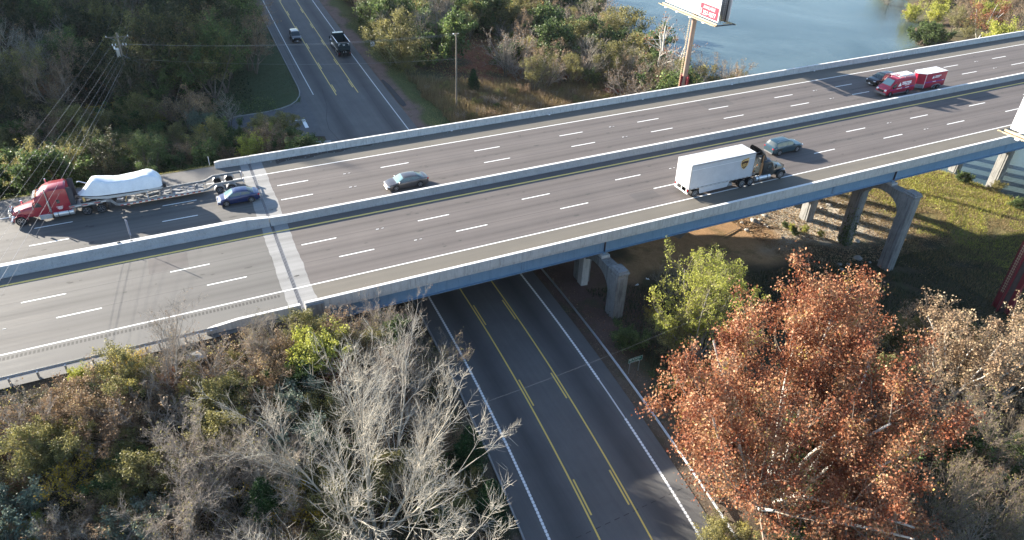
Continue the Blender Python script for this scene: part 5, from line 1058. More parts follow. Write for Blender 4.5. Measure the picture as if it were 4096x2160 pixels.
# ---------------------------------------------------------------- ground cover nobody could count
def area_pts(rng, x0, x1, y0, y1, n, cond):
    x = rng.uniform(x0, x1, n); y = rng.uniform(y0, y1, n)
    k = cond(x, y); return x[k], y[k]
def sdist(x, y):
    t = (x-LX0)*math.cos(LPH)+y*math.sin(LPH); s = (x-LX0)*math.sin(LPH)-y*math.cos(LPH)
    return s-(-1.7663130688e-3*np.minimum(t-T0, 0)**2+0.0951494777e-3*t*t)
def patchy(x, y, a=.45, b=.6): return np.sin(x*a+1.7*np.sin(y*b*.7))*np.sin(y*b+1.3*np.sin(x*a*.8))
def blades(name, seed, box, n, cond, h, w, m, lean=.35, label=None):
    rng = np.random.default_rng(seed); x, y = area_pts(rng, *box, n, cond); N = len(x)
    z = gz(x, y)-.03; c = np.stack([x, y, z], 1)
    az = rng.uniform(0, 2*np.pi, N); H = h*rng.uniform(.4, 1.2, N); W_ = w*rng.uniform(.6, 1.3, N)
    d = np.stack([np.cos(az), np.sin(az), 0*az], 1); side = np.stack([-np.sin(az), np.cos(az), 0*az], 1)
    top = c+d*(H*lean*rng.uniform(0, 1.3, N))[:, None]; top[:, 2] += H
    V = np.stack([c-side*W_[:, None]/2, c+side*W_[:, None]/2, top+side*W_[:, None]*.15, top-side*W_[:, None]*.15], 1).reshape(-1, 3)
    F = np.arange(N*4).reshape(N, 4); t = np.clip(.5+.25*patchy(x, y)+rng.normal(0, .2, N), 0, 1)
    o = link(name, quadmesh(name, V, F, m, t)); tag(o, label, None, None, 'stuff'); return o
def litter(name, seed, box, n, cond, size, m, hmax=.05, label=None, asp=.7):
    rng = np.random.default_rng(seed); x, y = area_pts(rng, *box, n, cond)
    z = gz(x, y)+.02+rng.uniform(0, 1, len(x))**1.5*hmax
    v, f, t = leaves(rng, np.stack([x, y, z], 1), size, asp, 1.4 if hmax < .1 else .5, 0.01)
    o = link(name, quadmesh(name, v, f, m, t)); tag(o, label, None, None, 'stuff'); return o
S_ = sdist
litter('undergrowth', 1, (-36, 9, -46, -13), 60000, lambda x, y: (S_(x, y) < -8.6) & (patchy(x, y) > -.75), .13, 'leaf_olive', 1.3)
litter('undergrowth', 2, (-36, 9, -46, -13), 50000, lambda x, y: (S_(x, y) < -8.8), .11, 'leaf_brown', .9)
litter('undergrowth', 3, (22, 95, -60, -8), 60000, lambda x, y: (S_(x, y) > 10.5) & (patchy(x, y) > -.5) & ((y < -12) | (x > 92)) , .16, 'leaf_dark', .9)
litter('fallen_leaves', 4, (20, 60, -60, -10), 16000, lambda x, y: (S_(x, y) > 8.6) & (S_(x, y) < 24), .11, 'leaf_russet', .04)
blades('tall_dry_grass', 5, (30, 86, 26, 62), 60000, lambda x, y: (S_(x, y) > 13+patchy(x, y)*1.5) & (x < 86), 1.5, .06, 'grass_dry')
blades('mown_grass', 6, (26, 36, 26, 105), 26000, lambda x, y: (S_(x, y) > 9.3) & (S_(x, y) < 14), .16, .05, 'leaf_olive')
blades('mown_grass', 7, (-12, 13, 53, 108), 24000, lambda x, y: (S_(x, y) < -7.7) & (S_(x, y) > -22), .16, .05, 'leaf_dark')
litter('fallen_leaves', 8, (40, 66, 60, 100), 14000, lambda x, y: x > 0, .16, 'leaf_russet', .05)
litter('undergrowth', 9, (28, 110, 44, 140), 50000, lambda x, y: (S_(x, y) > 15) & (patchy(x, y) > -.2), .22, 'leaf_olive', .8)
litter('undergrowth', 10, (-60, 6, 56, 140), 40000, lambda x, y: (S_(x, y) < -15), .3, 'leaf_dark', 1.2)
litter('bank_weeds', 11, (84, 114, -22, 14), 26000, lambda x, y: (patchy(x, y) > .0) & (x < 112), .17, 'leaf_lime', .35)
litter('bank_weeds', 12, (74, 112, -24, 10), 16000, lambda x, y: (patchy(x, y) < .1), .15, 'grass_dry', .4)
litter('gravel', 13, (58, 92, -12, 16), 22000, lambda x, y: (patchy(x, y) > -.8), .22, 'leaf_tan', .07)
blades('straw_weeds', 17, (78, 114, -24, 12), 40000, lambda x, y: (patchy(x, y) > -.7) & (x < 113), .45, .05, 'grass_dry')
blades('bank_grass', 19, (88, 114, -20, 12), 26000, lambda x, y: (patchy(x, y, .3, .4) > -.2) & (x < 113), .35, .06, 'leaf_lime')
blades('rank_weeds', 18, (28, 112, -34, -8), 60000, lambda x, y: (S_(x, y) > 11) & (y < -9-.06*(x-30)) & (patchy(x, y) > -.8), .45, .07, 'leaf_dark')
blades('verge_grass', 14, (-60, -6, 22.6, 28), 20000, lambda x, y: y > 22.8, .18, .05, 'leaf_olive')
litter('verge_litter', 15, (17, 28, -60, 10), 9000, lambda x, y: (S_(x, y) > 7.1) & (S_(x, y) < 9.8), .09, 'leaf_brown', .03)
litter('undergrowth', 16, (-50, 6, 26, 58), 40000, lambda x, y: (S_(x, y) < -11) & ((y < 40) | (y > 53) | (x < -5)), .2, 'leaf_green', 1.)
# ---------------------------------------------------------------- vehicles (local frame: nose +x, left +y, tyres on z = 0)
def carpaint(name, c, metal=.35, rough=.28):
    m = mat(name, c, rough, metal, .5); m.node_tree.nodes['Principled BSDF'].inputs['Coat Weight'].default_value = .6
    m.node_tree.nodes['Principled BSDF'].inputs['Coat Roughness'].default_value = .08
    t = NT(m); n = t.noise(t.coord('Object'), 3., 4, .6); t.col(t.mix(c, tuple(x*.8+.02 for x in c), t.ramp(n, [(.5, (0, 0, 0)), (.75, (.5, .5, .5))])))
    return m
carpaint('paint_blue', (.012, .025, .095)); carpaint('paint_gunmetal', (.085, .078, .078)); carpaint('paint_teal', (.028, .065, .088))
carpaint('paint_black', (.010, .011, .014)); carpaint('paint_red', (.36, .012, .040), .1); carpaint('paint_truck_red', (.25, .009, .028), .15)
carpaint('paint_dark_truck', (.025, .035, .040)); carpaint('paint_dump', (.020, .045, .055))
mat('glass', (.02, .035, .04), .06, 0, .9); mat('glass_light', (.16, .26, .27), .10, 0, .9)
mat('lamp_clear', (.75, .77, .78), .15, 0, .8); mat('lamp_red', (.45, .01, .015), .25, 0, .7); mat('lamp_amber', (.8, .28, .02), .3)
mat('plastic_grey', (.12, .12, .125), .6); mottled('trailer_white', (.44, .45, .475), (.53, .54, .565), .8, .45, 0, 0, 6.)
mottled('roof_white', (.46, .47, .48), (.55, .56, .57), .6, .5, 0, 0, 5.)
mat('door_white', (.80, .80, .78), .45); mat('brown_shield', (.055, .022, .010), .5); mat('gold', (.78, .50, .18), .4)
mottled('wrap_white', (.62, .66, .70), (.74, .78, .82), 1.2, .38, 0, .1, 5.)
mat('hull_grey', (.48, .50, .52), .35); mat('stripe_dark', (.03, .035, .05), .5); mat('purple', (.14, .02, .22), .5); mat('sign_white', (.80, .80, .80), .5)
mottled('tank_steel', (.50, .52, .54), (.64, .65, .67), 2., .28, .6); mottled('rusty_stack', (.30, .14, .06), (.46, .27, .14), 4., .6, .3)
mottled('grime', (.13, .13, .13), (.36, .36, .36), 3., .8, 0, 0, 9.); mottled('dump_inside', (.055, .05, .055), (.12, .10, .10), 3., .85)
mat('tape_red', (.50, .02, .02), .4)

def wheel(par, x, y, r, w, rim='aluminium', name='wheel', spokes=5, dual=False):
    sgn = 1 if y > 0 else -1
    t = MB(); n = 22; secs = []
    for a, rr in ((-w/2, r*.72), (-w/2, r*.93), (-w/2+.03, r), (w/2-.03, r), (w/2, r*.93), (w/2, r*.66)):
        secs.append([(rr*math.cos(2*math.pi*i/n), a, rr*math.sin(2*math.pi*i/n)) for i in range(n)])
    t.loft(secs); o = t.build(name, 'rubber', par, 40); o.location = (x, y, r)
    m = MB(); f = sgn*w/2
    m.cyl((0, f*.55, 0), (0, f*.80, 0), r*.64, r*.64, 20); m.cyl((0, f*.8, 0), (0, f*1.03, 0), r*.15, r*.13, 10)
    for i in range(spokes):
        a = 2*math.pi*i/spokes+.3; m.box((math.cos(a)*r*.36, f*.93, math.sin(a)*r*.36), (r*.5, .04, r*.15), Matrix.Rotation(-a, 3, 'Y'), 0, .01)
    secs = []
    for a, rr in ((f*.80, r*.68), (f*1.02, r*.68), (f*1.02, r*.60), (f*.80, r*.58)):
        secs.append([(rr*math.cos(2*math.pi*i/n), a, rr*math.sin(2*math.pi*i/n)) for i in range(n)])
    m.loft(secs, 0, True, False)
    k = m.build('rim', rim, o, 40)
    return o

def car(name, label, kind, L, W, H, paint_, prof, wheels, r=.33, cat='car', rim='aluminium', roofrails=False, wsglass='glass', light_front=True):
    """prof: belt line z(x), roof line z(x) as control points over -L/2..L/2; windows between given x"""
    e = empty(name); tag(e, label, cat)
    bx, bz = zip(*prof['belt']); rx, rz = zip(*prof['roof']); hw_ = W/2; x0, x1 = -L/2, L/2
    zs = prof.get('sill', .24)
    def belt(x): return float(np.interp(x, bx, bz))
    def roof(x): return max(belt(x)+.015, float(np.interp(x, rx, rz)))
    def wid(x):
        u = (x-x0)/L; k = 1.
        if u < .12: k = 1-.16*((.12-u)/.12)**2
        if u > .84: k = 1-.24*((u-.84)/.16)**2
        return hw_*k
    def sill(x):
        z = zs
        for wx in wheels:
            d = abs(x-wx); R = r+.07
            if d < R: z = max(z, r+math.sqrt(max(0, R*R-d*d))*.98)
        u = (x-x0)/L
        if u < .05: z = max(z, zs+.12*(1-u/.05))
        if u > .95: z = max(z, zs+.10*((u-.95)/.05))
        return z
    def half(x):
        w = wid(x); zb = belt(x); zr = roof(x); z0 = min(sill(x), zb-.10)
        cab = min(1, max(0, (zr-zb)/.25)); wr = (w*.90)*(1-cab)+(w*.93-.36*(zr-zb)*.80)*cab
        return [(w*.965, z0), (w, z0+(zb-z0)*.35), (w, z0+(zb-z0)*.68), (w*.965, zb-.035), (w*.93, zb), (wr*1.0, zr-.045*cab), (wr*.86, zr-.005), (wr*.45, zr+.018), (0, zr+.024)]
    xs = sorted(set([x0+L*i/58 for i in range(59)]+[wx+s*(r+.07)*k for wx in wheels for s in (-1, 1) for k in (1., .97, .85, .6, .3)]))
    secs = []
    for x in xs:
        h = half(x); secs.append([(x, y, z) for y, z in h]+[(x, -y, z) for y, z in h[-2::-1]])
    mb = MB().loft(secs, 0, True, True); body = mb.build('body', paint_, e, 35)
    def S(x, v, side=1, off=.006):   # v in 0..1 across the window band (belt edge to roof edge)
        h = half(x); a = Vector((x, side*h[4][0], h[4][1])); b = Vector((x, side*h[5][0], h[5][1]))
        p = a.lerp(b, v); return (p.x, p.y+side*off, p.z+off*.4)
    for xa, xb in prof['side']:
        for s in (1, -1):
            n = 7; a = []; b = []
            for i in range(n+1):
                x = xa+(xb-xa)*i/n; a.append(S(x, .10, s)); b.append(S(x, .88, s))
            MB().add(a+b, [(i, i+1, n+2+i, n+1+i) for i in range(n)]).build('window', 'glass', e, 60)
    def strip(xa, xb, nm, m):
        n = 5; vs = []; fs = []; k = 7
        for i in range(n+1):
            x = xa+(xb-xa)*i/n; h = half(x); row = [(h[5][0]*.985, h[5][1]), (h[6][0], h[6][1]), (h[7][0], h[7][1]), (0, h[8][1])]
            row = row+[(-y, z) for y, z in row[-2::-1]]; vs += [(x+.004*(1 if xa > 0 else -1), y, z+.008) for y, z in row]
        fs = [(i*k+j, i*k+j+1, (i+1)*k+j+1, (i+1)*k+j) for i in range(n) for j in range(k-1)]
        MB().add(vs, fs).build(nm, m, e, 60)
    strip(*prof['ws'], 'windshield', wsglass); strip(*prof['rw'], 'rear_window', 'glass')
    for wx in wheels:
        for s in (1, -1):
            MB().cyl((wx, s*(hw_-.30), r+.02), (wx, s*(hw_-.05), r+.02), r+.055, r+.055, 20).build('wheel_arch', 'black', e)
            wheel(e, wx, s*(hw_-.115), r, .225, rim)
    zb = belt(x1-.2); 
    for s in (1, -1):
        MB().box((x1-.20, s*wid(x1-.2)*.80, zb-.10), (.34, .36, .13), Matrix.Rotation(-s*.42, 3, 'Z'), 0, .03).build('headlight', 'lamp_clear', e)
        zt = belt(x0+.1); MB().box((x0+.10, s*wid(x0+.1)*.80, zt-.10), (.22, .34, .15), Matrix.Rotation(s*.3, 3, 'Z'), 0, .03).build('taillight', 'lamp_red', e)
        mx = prof['ws'][1]-.28; m = MB().box((mx, s*(wid(mx)+.06), belt(mx)+.06), (.16, .24, .14), None, 0, .03); m.build('side_mirror', paint_, e)
    MB().box((x1-.02, 0, .50), (.10, W*.52, .20), None, 0, .02).build('grille', 'black', e)
    MB().box((x1-.03, 0, .26), (.16, W*.72, .12), None, 0, .03).build('front_bumper', 'plastic_grey' if kind == 'suv' else paint_, e)
    MB().box((x0+.03, 0, .32), (.14, W*.76, .16), None, 0, .03).build('rear_bumper', 'plastic_grey' if kind == 'suv' else paint_, e)
    MB().box((x1+.035, 0, .38), (.012, .31, .15)).build('licence_plate', 'sign_white', e)
    for s in (1, -1):
        for i, (xa, xb) in enumerate(prof['side'][:2]):
            xh = xa+.18; MB().box((xh, s*(wid(xh)+.008), belt(xh)-.09), (.16, .03, .03), None, 0, .008).build('door_handle', 'chrome', e)
            ln = MB().box((xa-.04, s*(wid(xa)+.001), .62), (.012, .006, .55)); ln.build('door_gap', 'black', e)
    if roofrails:
        for s in (1, -1):
            xa, xb = prof['rw'][1]+.1, prof['ws'][0]-.1
            MB().tube([(xa, s*W*.335, roof(xa)+.03), (xa+.2, s*W*.335, roof(xa+.2)+.07), (xb-.2, s*W*.335, roof(xb-.2)+.07), (xb, s*W*.335, roof(xb)+.03)], .018, 6).build('roof_rail', 'aluminium', e)
    return e
sedan = dict(belt=[(-2.45, .92), (-2.2, 1.02), (-1.2, 1.0), (.9, .93), (1.2, .90), (2.0, .78), (2.35, .66), (2.45, .58)],
             roof=[(-2.45, .5), (-1.95, 1.02), (-1.15, 1.36), (-.5, 1.43), (.2, 1.42), (.55, 1.35), (1.35, .90), (2.4, .5)],
             side=[(-.42, .72), (-1.28, -.52)], ws=(.50, 1.30), rw=(-1.85, -1.12), sill=.22)
sedan['side'] = [(-.30, .80), (-1.32, -.38)]
hatch = dict(belt=[(-2.1, .90), (-1.9, 1.0), (0, .96), (.95, .92), (1.25, .90), (1.8, .78), (2.1, .62)],
             roof=[(-2.1, .6), (-1.7, 1.03), (-1.05, 1.38), (-.4, 1.47), (.2, 1.46), (.55, 1.38), (1.38, .90), (2.1, .5)],
             side=[(-.25, .85), (-1.25, -.33)], ws=(.48, 1.32), rw=(-1.62, -1.02), sill=.22)
suv = dict(belt=[(-2.45, .95), (-2.3, 1.10), (0, 1.08), (.8, 1.06), (1.15, 1.04), (2.1, .98), (2.4, .86), (2.48, .70)],
           roof=[(-2.45, .9), (-2.25, 1.12), (-1.95, 1.62), (-1.2, 1.70), (.1, 1.70), (.45, 1.62), (1.2, 1.04), (2.4, .8)],
           side=[(-.25, .75), (-1.15, -.33), (-1.85, -1.23)], ws=(.40, 1.16), rw=(-2.24, -1.96), sill=.30)
# blue hatch-like sedan beside the long trailer
def on_deck(o, x, y, flip): place_on_deck(o, x, y, .012, flip)
c = car('blue_sedan', 'small dark blue sedan beside the rear wheels of the long boat trailer', 'car', 4.35, 1.72, 1.46, 'paint_blue', hatch, (1.33, -1.27), .31, wsglass='glass_light')
on_deck(c, -4.42, 12.05, True)
c = car('grey_sedan', 'gunmetal grey sedan driving along the median barrier alone', 'car', 4.88, 1.84, 1.44, 'paint_gunmetal', sedan, (1.44, -1.40), .34, rim='steel_grey', wsglass='glass_light')
on_deck(c, 13.62, 8.33, True)
c = car('teal_suv', 'dark teal sport utility vehicle next to the cab of the white trailer truck', 'suv', 4.95, 1.96, 1.75, 'paint_teal', suv, (1.47, -1.40), .37, roofrails=True)
on_deck(c, 60.7, -1.42, False)
c = car('black_suv', 'black sport utility vehicle half hidden behind the red van', 'suv', 4.95, 1.92, 1.72, 'paint_black', suv, (1.47, -1.40), .37, roofrails=True)
on_deck(c, 93.35, 12.55, True)
def on_low(o, t, s, away):
    p = Vector(low(t, s, .008)); q = Vector(low(t+1, s, .008)); sx = (q-p).normalized(); n = Vector((-LG*.0, -LG, 1)).normalized()
    sy = n.cross(sx).normalized(); n = sx.cross(sy)
    if not away: sx, sy = -sx, -sy
    M = Matrix((sx, sy, n)).transposed().to_4x4(); M.translation = p; o.matrix_basis = M
c = car('black_suv', 'black sport utility vehicle with pale roof coming down the lower road', 'suv', 4.8, 1.90, 1.72, 'paint_black', suv, (1.45, -1.38), .36)
s_, t_ = lows(15.9, 89.3); on_low(c, t_, s_, False)

# ---- white parcel trailer
def shield(par, x, y, z, s):
    # shield outline facing -y
    o = [(-.5, .42), (-.25, .52), (0, .56), (.25, .60), (.5, .66), (.5, -.02), (.42, -.30), (.22, -.52), (0, -.68), (-.22, -.52), (-.42, -.30), (-.5, -.02)]
    def pl(k, yy, dx=0): return [(x+dx+a*s*k, yy, z+b*s*k) for a, b in o]
    e = MB(); n = len(o); e.add(pl(1, y)+pl(1, y-.01), [tuple(range(n)), tuple(range(2*n-1, n-1, -1))]+[(i, (i+1) % n, n+(i+1) % n, n+i) for i in range(n)])
    a = e.build('shield_emblem', 'gold', par)
    e = MB(); e.add(pl(.90, y-.014), [tuple(range(n))]); e.build('shield_field', 'brown_shield', a)
    arc = [(x-.44*s, z+.24*s), (x-.2*s, z+.40*s), (x+.1*s, z+.48*s), (x+.43*s, z+.50*s)]
    g = MB(); lo = [(-.44, .22), (-.2, .30), (.1, .33), (.44, .31)]; hi = [(-.44, .25), (-.2, .40), (.1, .47), (.44, .53)]
    g.add([(x+p*s, y-.018, z+q*s) for p, q in lo]+[(x+p*s, y-.018, z+q*s) for p, q in hi], [(i, i+1, 5+i, 4+i) for i in range(3)]); g.build('emblem_arc', 'gold', a)
    text('emblem_letters', 'ups', s*.70, 'gold', a, (x-.47*s, y-.020, z-.30*s), (math.pi/2, 0, 0), .003)
def parcel_trailer():
    e = empty('box_trailer'); tag(e, 'white parcel box trailer with brown and gold ups shield emblem', 'trailer')
    L, W, z0, z1 = 8.9, 2.55, 1.12, 4.08
    b = MB(); b.box((0, 0, (z0+z1)/2), (L, W, z1-z0), None, 0, .02); b.build('box_body', 'trailer_white', e)
    MB().box((0, 0, z1+.012), (L-.04, W-.06, .03)).build('roof_panel', 'roof_white', e)
    for s in (1, -1):
        MB().box((0, s*(W/2+.012), z1-.05), (L, .03, .09)).build('top_rail', 'aluminium', e)
        MB().box((0, s*(W/2+.014), z1-.62), (L*.99, .012, .035)).build('side_rib', 'sign_white', e)
        MB().box((0, s*(W/2+.012), z0+.05), (L, .035, .12)).build('bottom_rail', 'aluminium', e)
        mk_ = MB()
        for i in range(15): mk_.box((-L/2+.4+i*.58, s*(W/2+.035), z0+.06), (.26, .012, .05))
        mk_.build('reflector_tape', 'sign_white', e)
        for xx in (-L/2+.03, L/2-.03): MB().box((xx, s*(W/2+.004), (z0+z1)/2), (.07, .03, z1-z0)).build('corner_post', 'aluminium', e)
        MB().add([(-3.0, s*W/2*.98, z0), (1.3, s*W/2*.98, z0), (1.0, s*W/2*.98, .42), (-2.85, s*W/2*.98, .36)], [(0, 1, 2, 3)]).build('side_skirt', 'trailer_white', e)
    for s in (-1, 1): MB().box((-L/2-.02, s*.62, (z0+z1)/2), (.03, 1.16, z1-z0-.18), None, 0, .01).build('rear_door', 'door_white', e)
    MB().box((-L/2-.05, 0, .62), (.10, 2.40, .12)).build('underride_bar', 'door_white', e)
    for s in (-.9, 0, .9): MB().box((-L/2+.0, s, .85), (.08, .10, .55)).build('guard_post', 'door_white', e)
    for s in (-1.1, 1.1): MB().box((-L/2-.04, s, .98), (.05, .22, .12)).build('taillight', 'lamp_red', e)
    MB().box((-L/2+2.0, 0, .92), (3.2, 1.1, .24)).build('axle_frame', 'dark_metal', e)
    for s in (1, -1): 
        wheel(e, -L/2+.95, s*1.05, .50, .52, 'grime', spokes=8)
        MB().box((-L/2+.55, s*.98, .42), (.03, .5, .5)).build('mudflap', 'black', e)
        lg = MB().box((1.9, s*.8, .72), (.12, .12, .75)); lg.box((1.9, s*.8, .36), (.3, .28, .04)); lg.build('landing_leg', 'grime', e)
    d = MB(); d.box((1.0, -1.05, .62), (1.5, .30, .30)); d.box((1.4, -.9, .45), (.9, .5, .12)); d.build('under_box', 'grime', e)
    shield(e, 3.0, -W/2-.03, 2.98, 1.06)
    return e
t = parcel_trailer(); on_deck(t, 45.95, -6.08, False)
# ---- its dark day-cab tractor
def tractor(name, label, pm, day=True):
    e = empty(name); tag(e, label, 'truck')
    for s in (1, -1): MB().box((-.9, s*.43, .86), (6.4, .09, .28)).build('frame_rail', 'dark_metal' if day else 'grime', e)
    for x in (-3.6, -2.2, -.6): MB().box((x, 0, .86), (.12, .8, .2)).build('cross_member', 'dark_metal', e)
    MB().cyl((-2.6, 0, 1.08), (-2.6, 0, 1.20), .52, .50, 16).build('fifth_wheel', 'dark_metal', e)
    return e
def truck_cab(e, pm, hx0, hx1, cx0, zc, hood_w=(.78, .98), hz=(1.35, 1.78)):
    """hood from cab front to nose, cab from cx0 to hx0"""
    W = 1.12
    hd = []
    for i, u in enumerate((0, .35, .7, .92, 1.)):
        x = hx0+(hx1-hx0)*u; w = hood_w[1]+(hood_w[0]-hood_w[1])*u; z = hz[1]+(hz[0]-hz[1])*(u**1.3)
        k = 1 if u < .95 else .9
        hd.append([(x, y*k, zz) for y, zz in ((w, .75), (w, z-.22), (w*.86, z-.05), (w*.4, z+.03), (0, z+.05), (-w*.4, z+.03), (-w*.86, z-.05), (-w, z-.22), (-w, .75))])
    MB().loft(hd).build('hood', pm, e, 40)
    cb = []
    for x, zt, w in ((cx0, zc, W), (cx0+.2, zc+.06, W), (hx0-.55, zc, W), (hx0-.12, zc-.32, W*.98), (hx0+.12, 1.80, W*.95)):
        cb.append([(x, y, z) for y, z in ((w, .72), (w, 1.7), (w*.94, zt-.12), (w*.80, zt), (0, zt+.05), (-w*.80, zt), (-w*.94, zt-.12), (-w, 1.7), (-w, .72))])
    MB().loft(cb).build('cab', pm, e, 35)
    a, b = cb[3], cb[4]
    ws = MB(); n = (Vector((.45, 0, .3))).normalized()*.02
    p = [Vector(a[2])+n, Vector(a[6])+n, Vector(b[6])+n+Vector((0, 0, .02)), Vector(b[2])+n+Vector((0, 0, .02))]
    p = [Vector((a[2][0]+.06, .9, a[2][2]+.02)), Vector((a[2][0]+.06, -.9, a[2][2]+.02)), Vector((b[2][0]+.05, -.96, b[2][2]+.08)), Vector((b[2][0]+.05, .96, b[2][2]+.08))]
    ws.add(p, [(0, 1, 2, 3)]).build('windshield', 'glass', e)
    for s in (1, -1):
        MB().add([(hx0-.95, s*(W+.012), 1.72), (hx0-.08, s*(W+.006), 1.78), (hx0-.28, s*(W-.03), 2.25), (hx0-.9, s*(W-.03), 2.30)], [(0, 1, 2, 3)]).build('window', 'glass', e)
        f = []
        for k in range(9):
            an = math.pi*k/8; f.append((hx1-.62+math.cos(an)*.66, .56+math.sin(an)*.62))
        o = MB(); o.loft([[(x, s*1.20, z) for x, z in f]+[(hx1-.62-.56, s*1.20, .60)]+[(hx1-.62+math.cos(math.pi*(8-k)/8)*.57, s*1.20, .58+math.sin(math.pi*(8-k)/8)*.53) for k in range(9)],
                         [(x, s*.78, z) for x, z in f]+[(hx1-.62-.56, s*.78, .60)]+[(hx1-.62+math.cos(math.pi*(8-k)/8)*.57, s*.78, .58+math.sin(math.pi*(8-k)/8)*.53) for k in range(9)]], 0, True, True)
        o.build('fender', pm, e, 40)
        MB().box((hx0-.05, s*1.42, 1.95), (.10, .20, .48), None, 0, .03).build('side_mirror', 'chrome' if pm == 'paint_truck_red' else 'black', e)
        MB().tube([(hx0-.2, s*1.10, 2.2), (hx0-.05, s*1.42, 2.2)], .02).build('mirror_arm', 'dark_metal', e)
        MB().box((hx1-.05, s*.88, 1.02), (.22, .26, .24), None, 0, .04).build('headlight', 'lamp_clear', e)
        MB().box((hx0-1.02, s*(W+.004), 1.55), (.012, .006, 1.3)).build('door_gap', 'black', e)
        MB().box((hx0-.88, s*(W+.02), 1.48), (.16, .03, .04)).build('door_handle', 'chrome', e)
    return e
def ups_tractor():
    e = tractor('day_cab_truck', 'dark brown green day cab truck pulling the white parcel trailer', 'paint_dark_truck')
    truck_cab(e, 'paint_dark_truck', 1.35, 3.25, -.25, 2.62, hz=(1.42, 1.85))
    MB().box((3.30, 0, 1.18), (.06, 1.35, .72), None, 0, .02).build('grille', 'dark_metal', e)
    MB().box((3.36, 0, .60), (.20, 2.30, .30), None, 0, .04).build('front_bumper', 'grime', e)
    # tall curved wind fairing behind the cab roof, open at the back
    sec = []
    for x, z, w in ((.45, 2.75, .7), (.1, 3.35, .85), (-.4, 3.90, .98), (-.85, 4.18, 1.05)):
        sec.append([(x, y, zz) for y, zz in ((w, 2.60), (w, z-.25), (w*.75, z), (0, z+.04), (-w*.75, z), (-w, z-.25), (-w, 2.60))])
    MB().loft(sec, 0, False, False).build('roof_fairing', 'black', e, 40)
    for s in (1, -1): MB().tube([(-1.0, s*.9, 2.65), (.2, s*.3, 3.3)], .025).build('fairing_strut', 'aluminium', e)
    MB().box((.35, 0, 2.70), (1.0, 1.7, .05)).build('cab_roof_panel', 'grime', e)
    MB().cyl((-.55, -1.05, 1.0), (-.55, -1.05, 3.5), .075, .075, 12).build('exhaust_stack', 'rusty_stack', e, 40)
    MB().cyl((-.55, -1.05, 1.2), (-.55, -1.05, 2.5), .14, .14, 12).build('muffler', 'rusty_stack', e, 40)
    MB().cyl((-1.35, .75, 1.0), (-1.35, .75, 2.7), .13, .13, 12).build('air_tank', 'aluminium', e, 40)
    for s in (1, -1):
        MB().cyl((-1.2, s*1.0, .66), (.95, s*1.0, .66), .31, .31, 18).build('fuel_tank', 'tank_steel', e, 40)
        for x in (-.8, .5): MB().cyl((x-.04, s*1.0, .66), (x+.04, s*1.0, .66), .325, .325, 18).build('tank_strap', 'dark_metal', e)
    MB().box((-1.55, 0, 1.06), (1.1, 1.5, .04)).build('deck_plate', 'grime', e)
    h = MB(); h.tube([(-.4, .3, 1.9), (-1.0, .5, 1.3), (-1.7, .2, 1.35), (-2.2, 0, 1.8)], .025); h.tube([(-.4, -.2, 2.0), (-1.1, -.4, 1.25), (-1.8, -.1, 1.4), (-2.2, .1, 1.9)], .025); h.build('air_hose', 'lamp_amber', e)
    MB().cyl((2.0, -.9, 2.0), (2.0, -.9, 2.02), .10, .12, 10).build('hood_mirror', 'chrome', e)
    for s in (1, -1):
        wheel(e, 2.62, s*1.02, .50, .28, 'steel_grey', spokes=8)
        for x in (-1.95, -3.2): wheel(e, x, s*.95, .50, .56, 'grime', spokes=8)
    return e
t = ups_tractor(); on_deck(t, 52.15, -6.35, False)
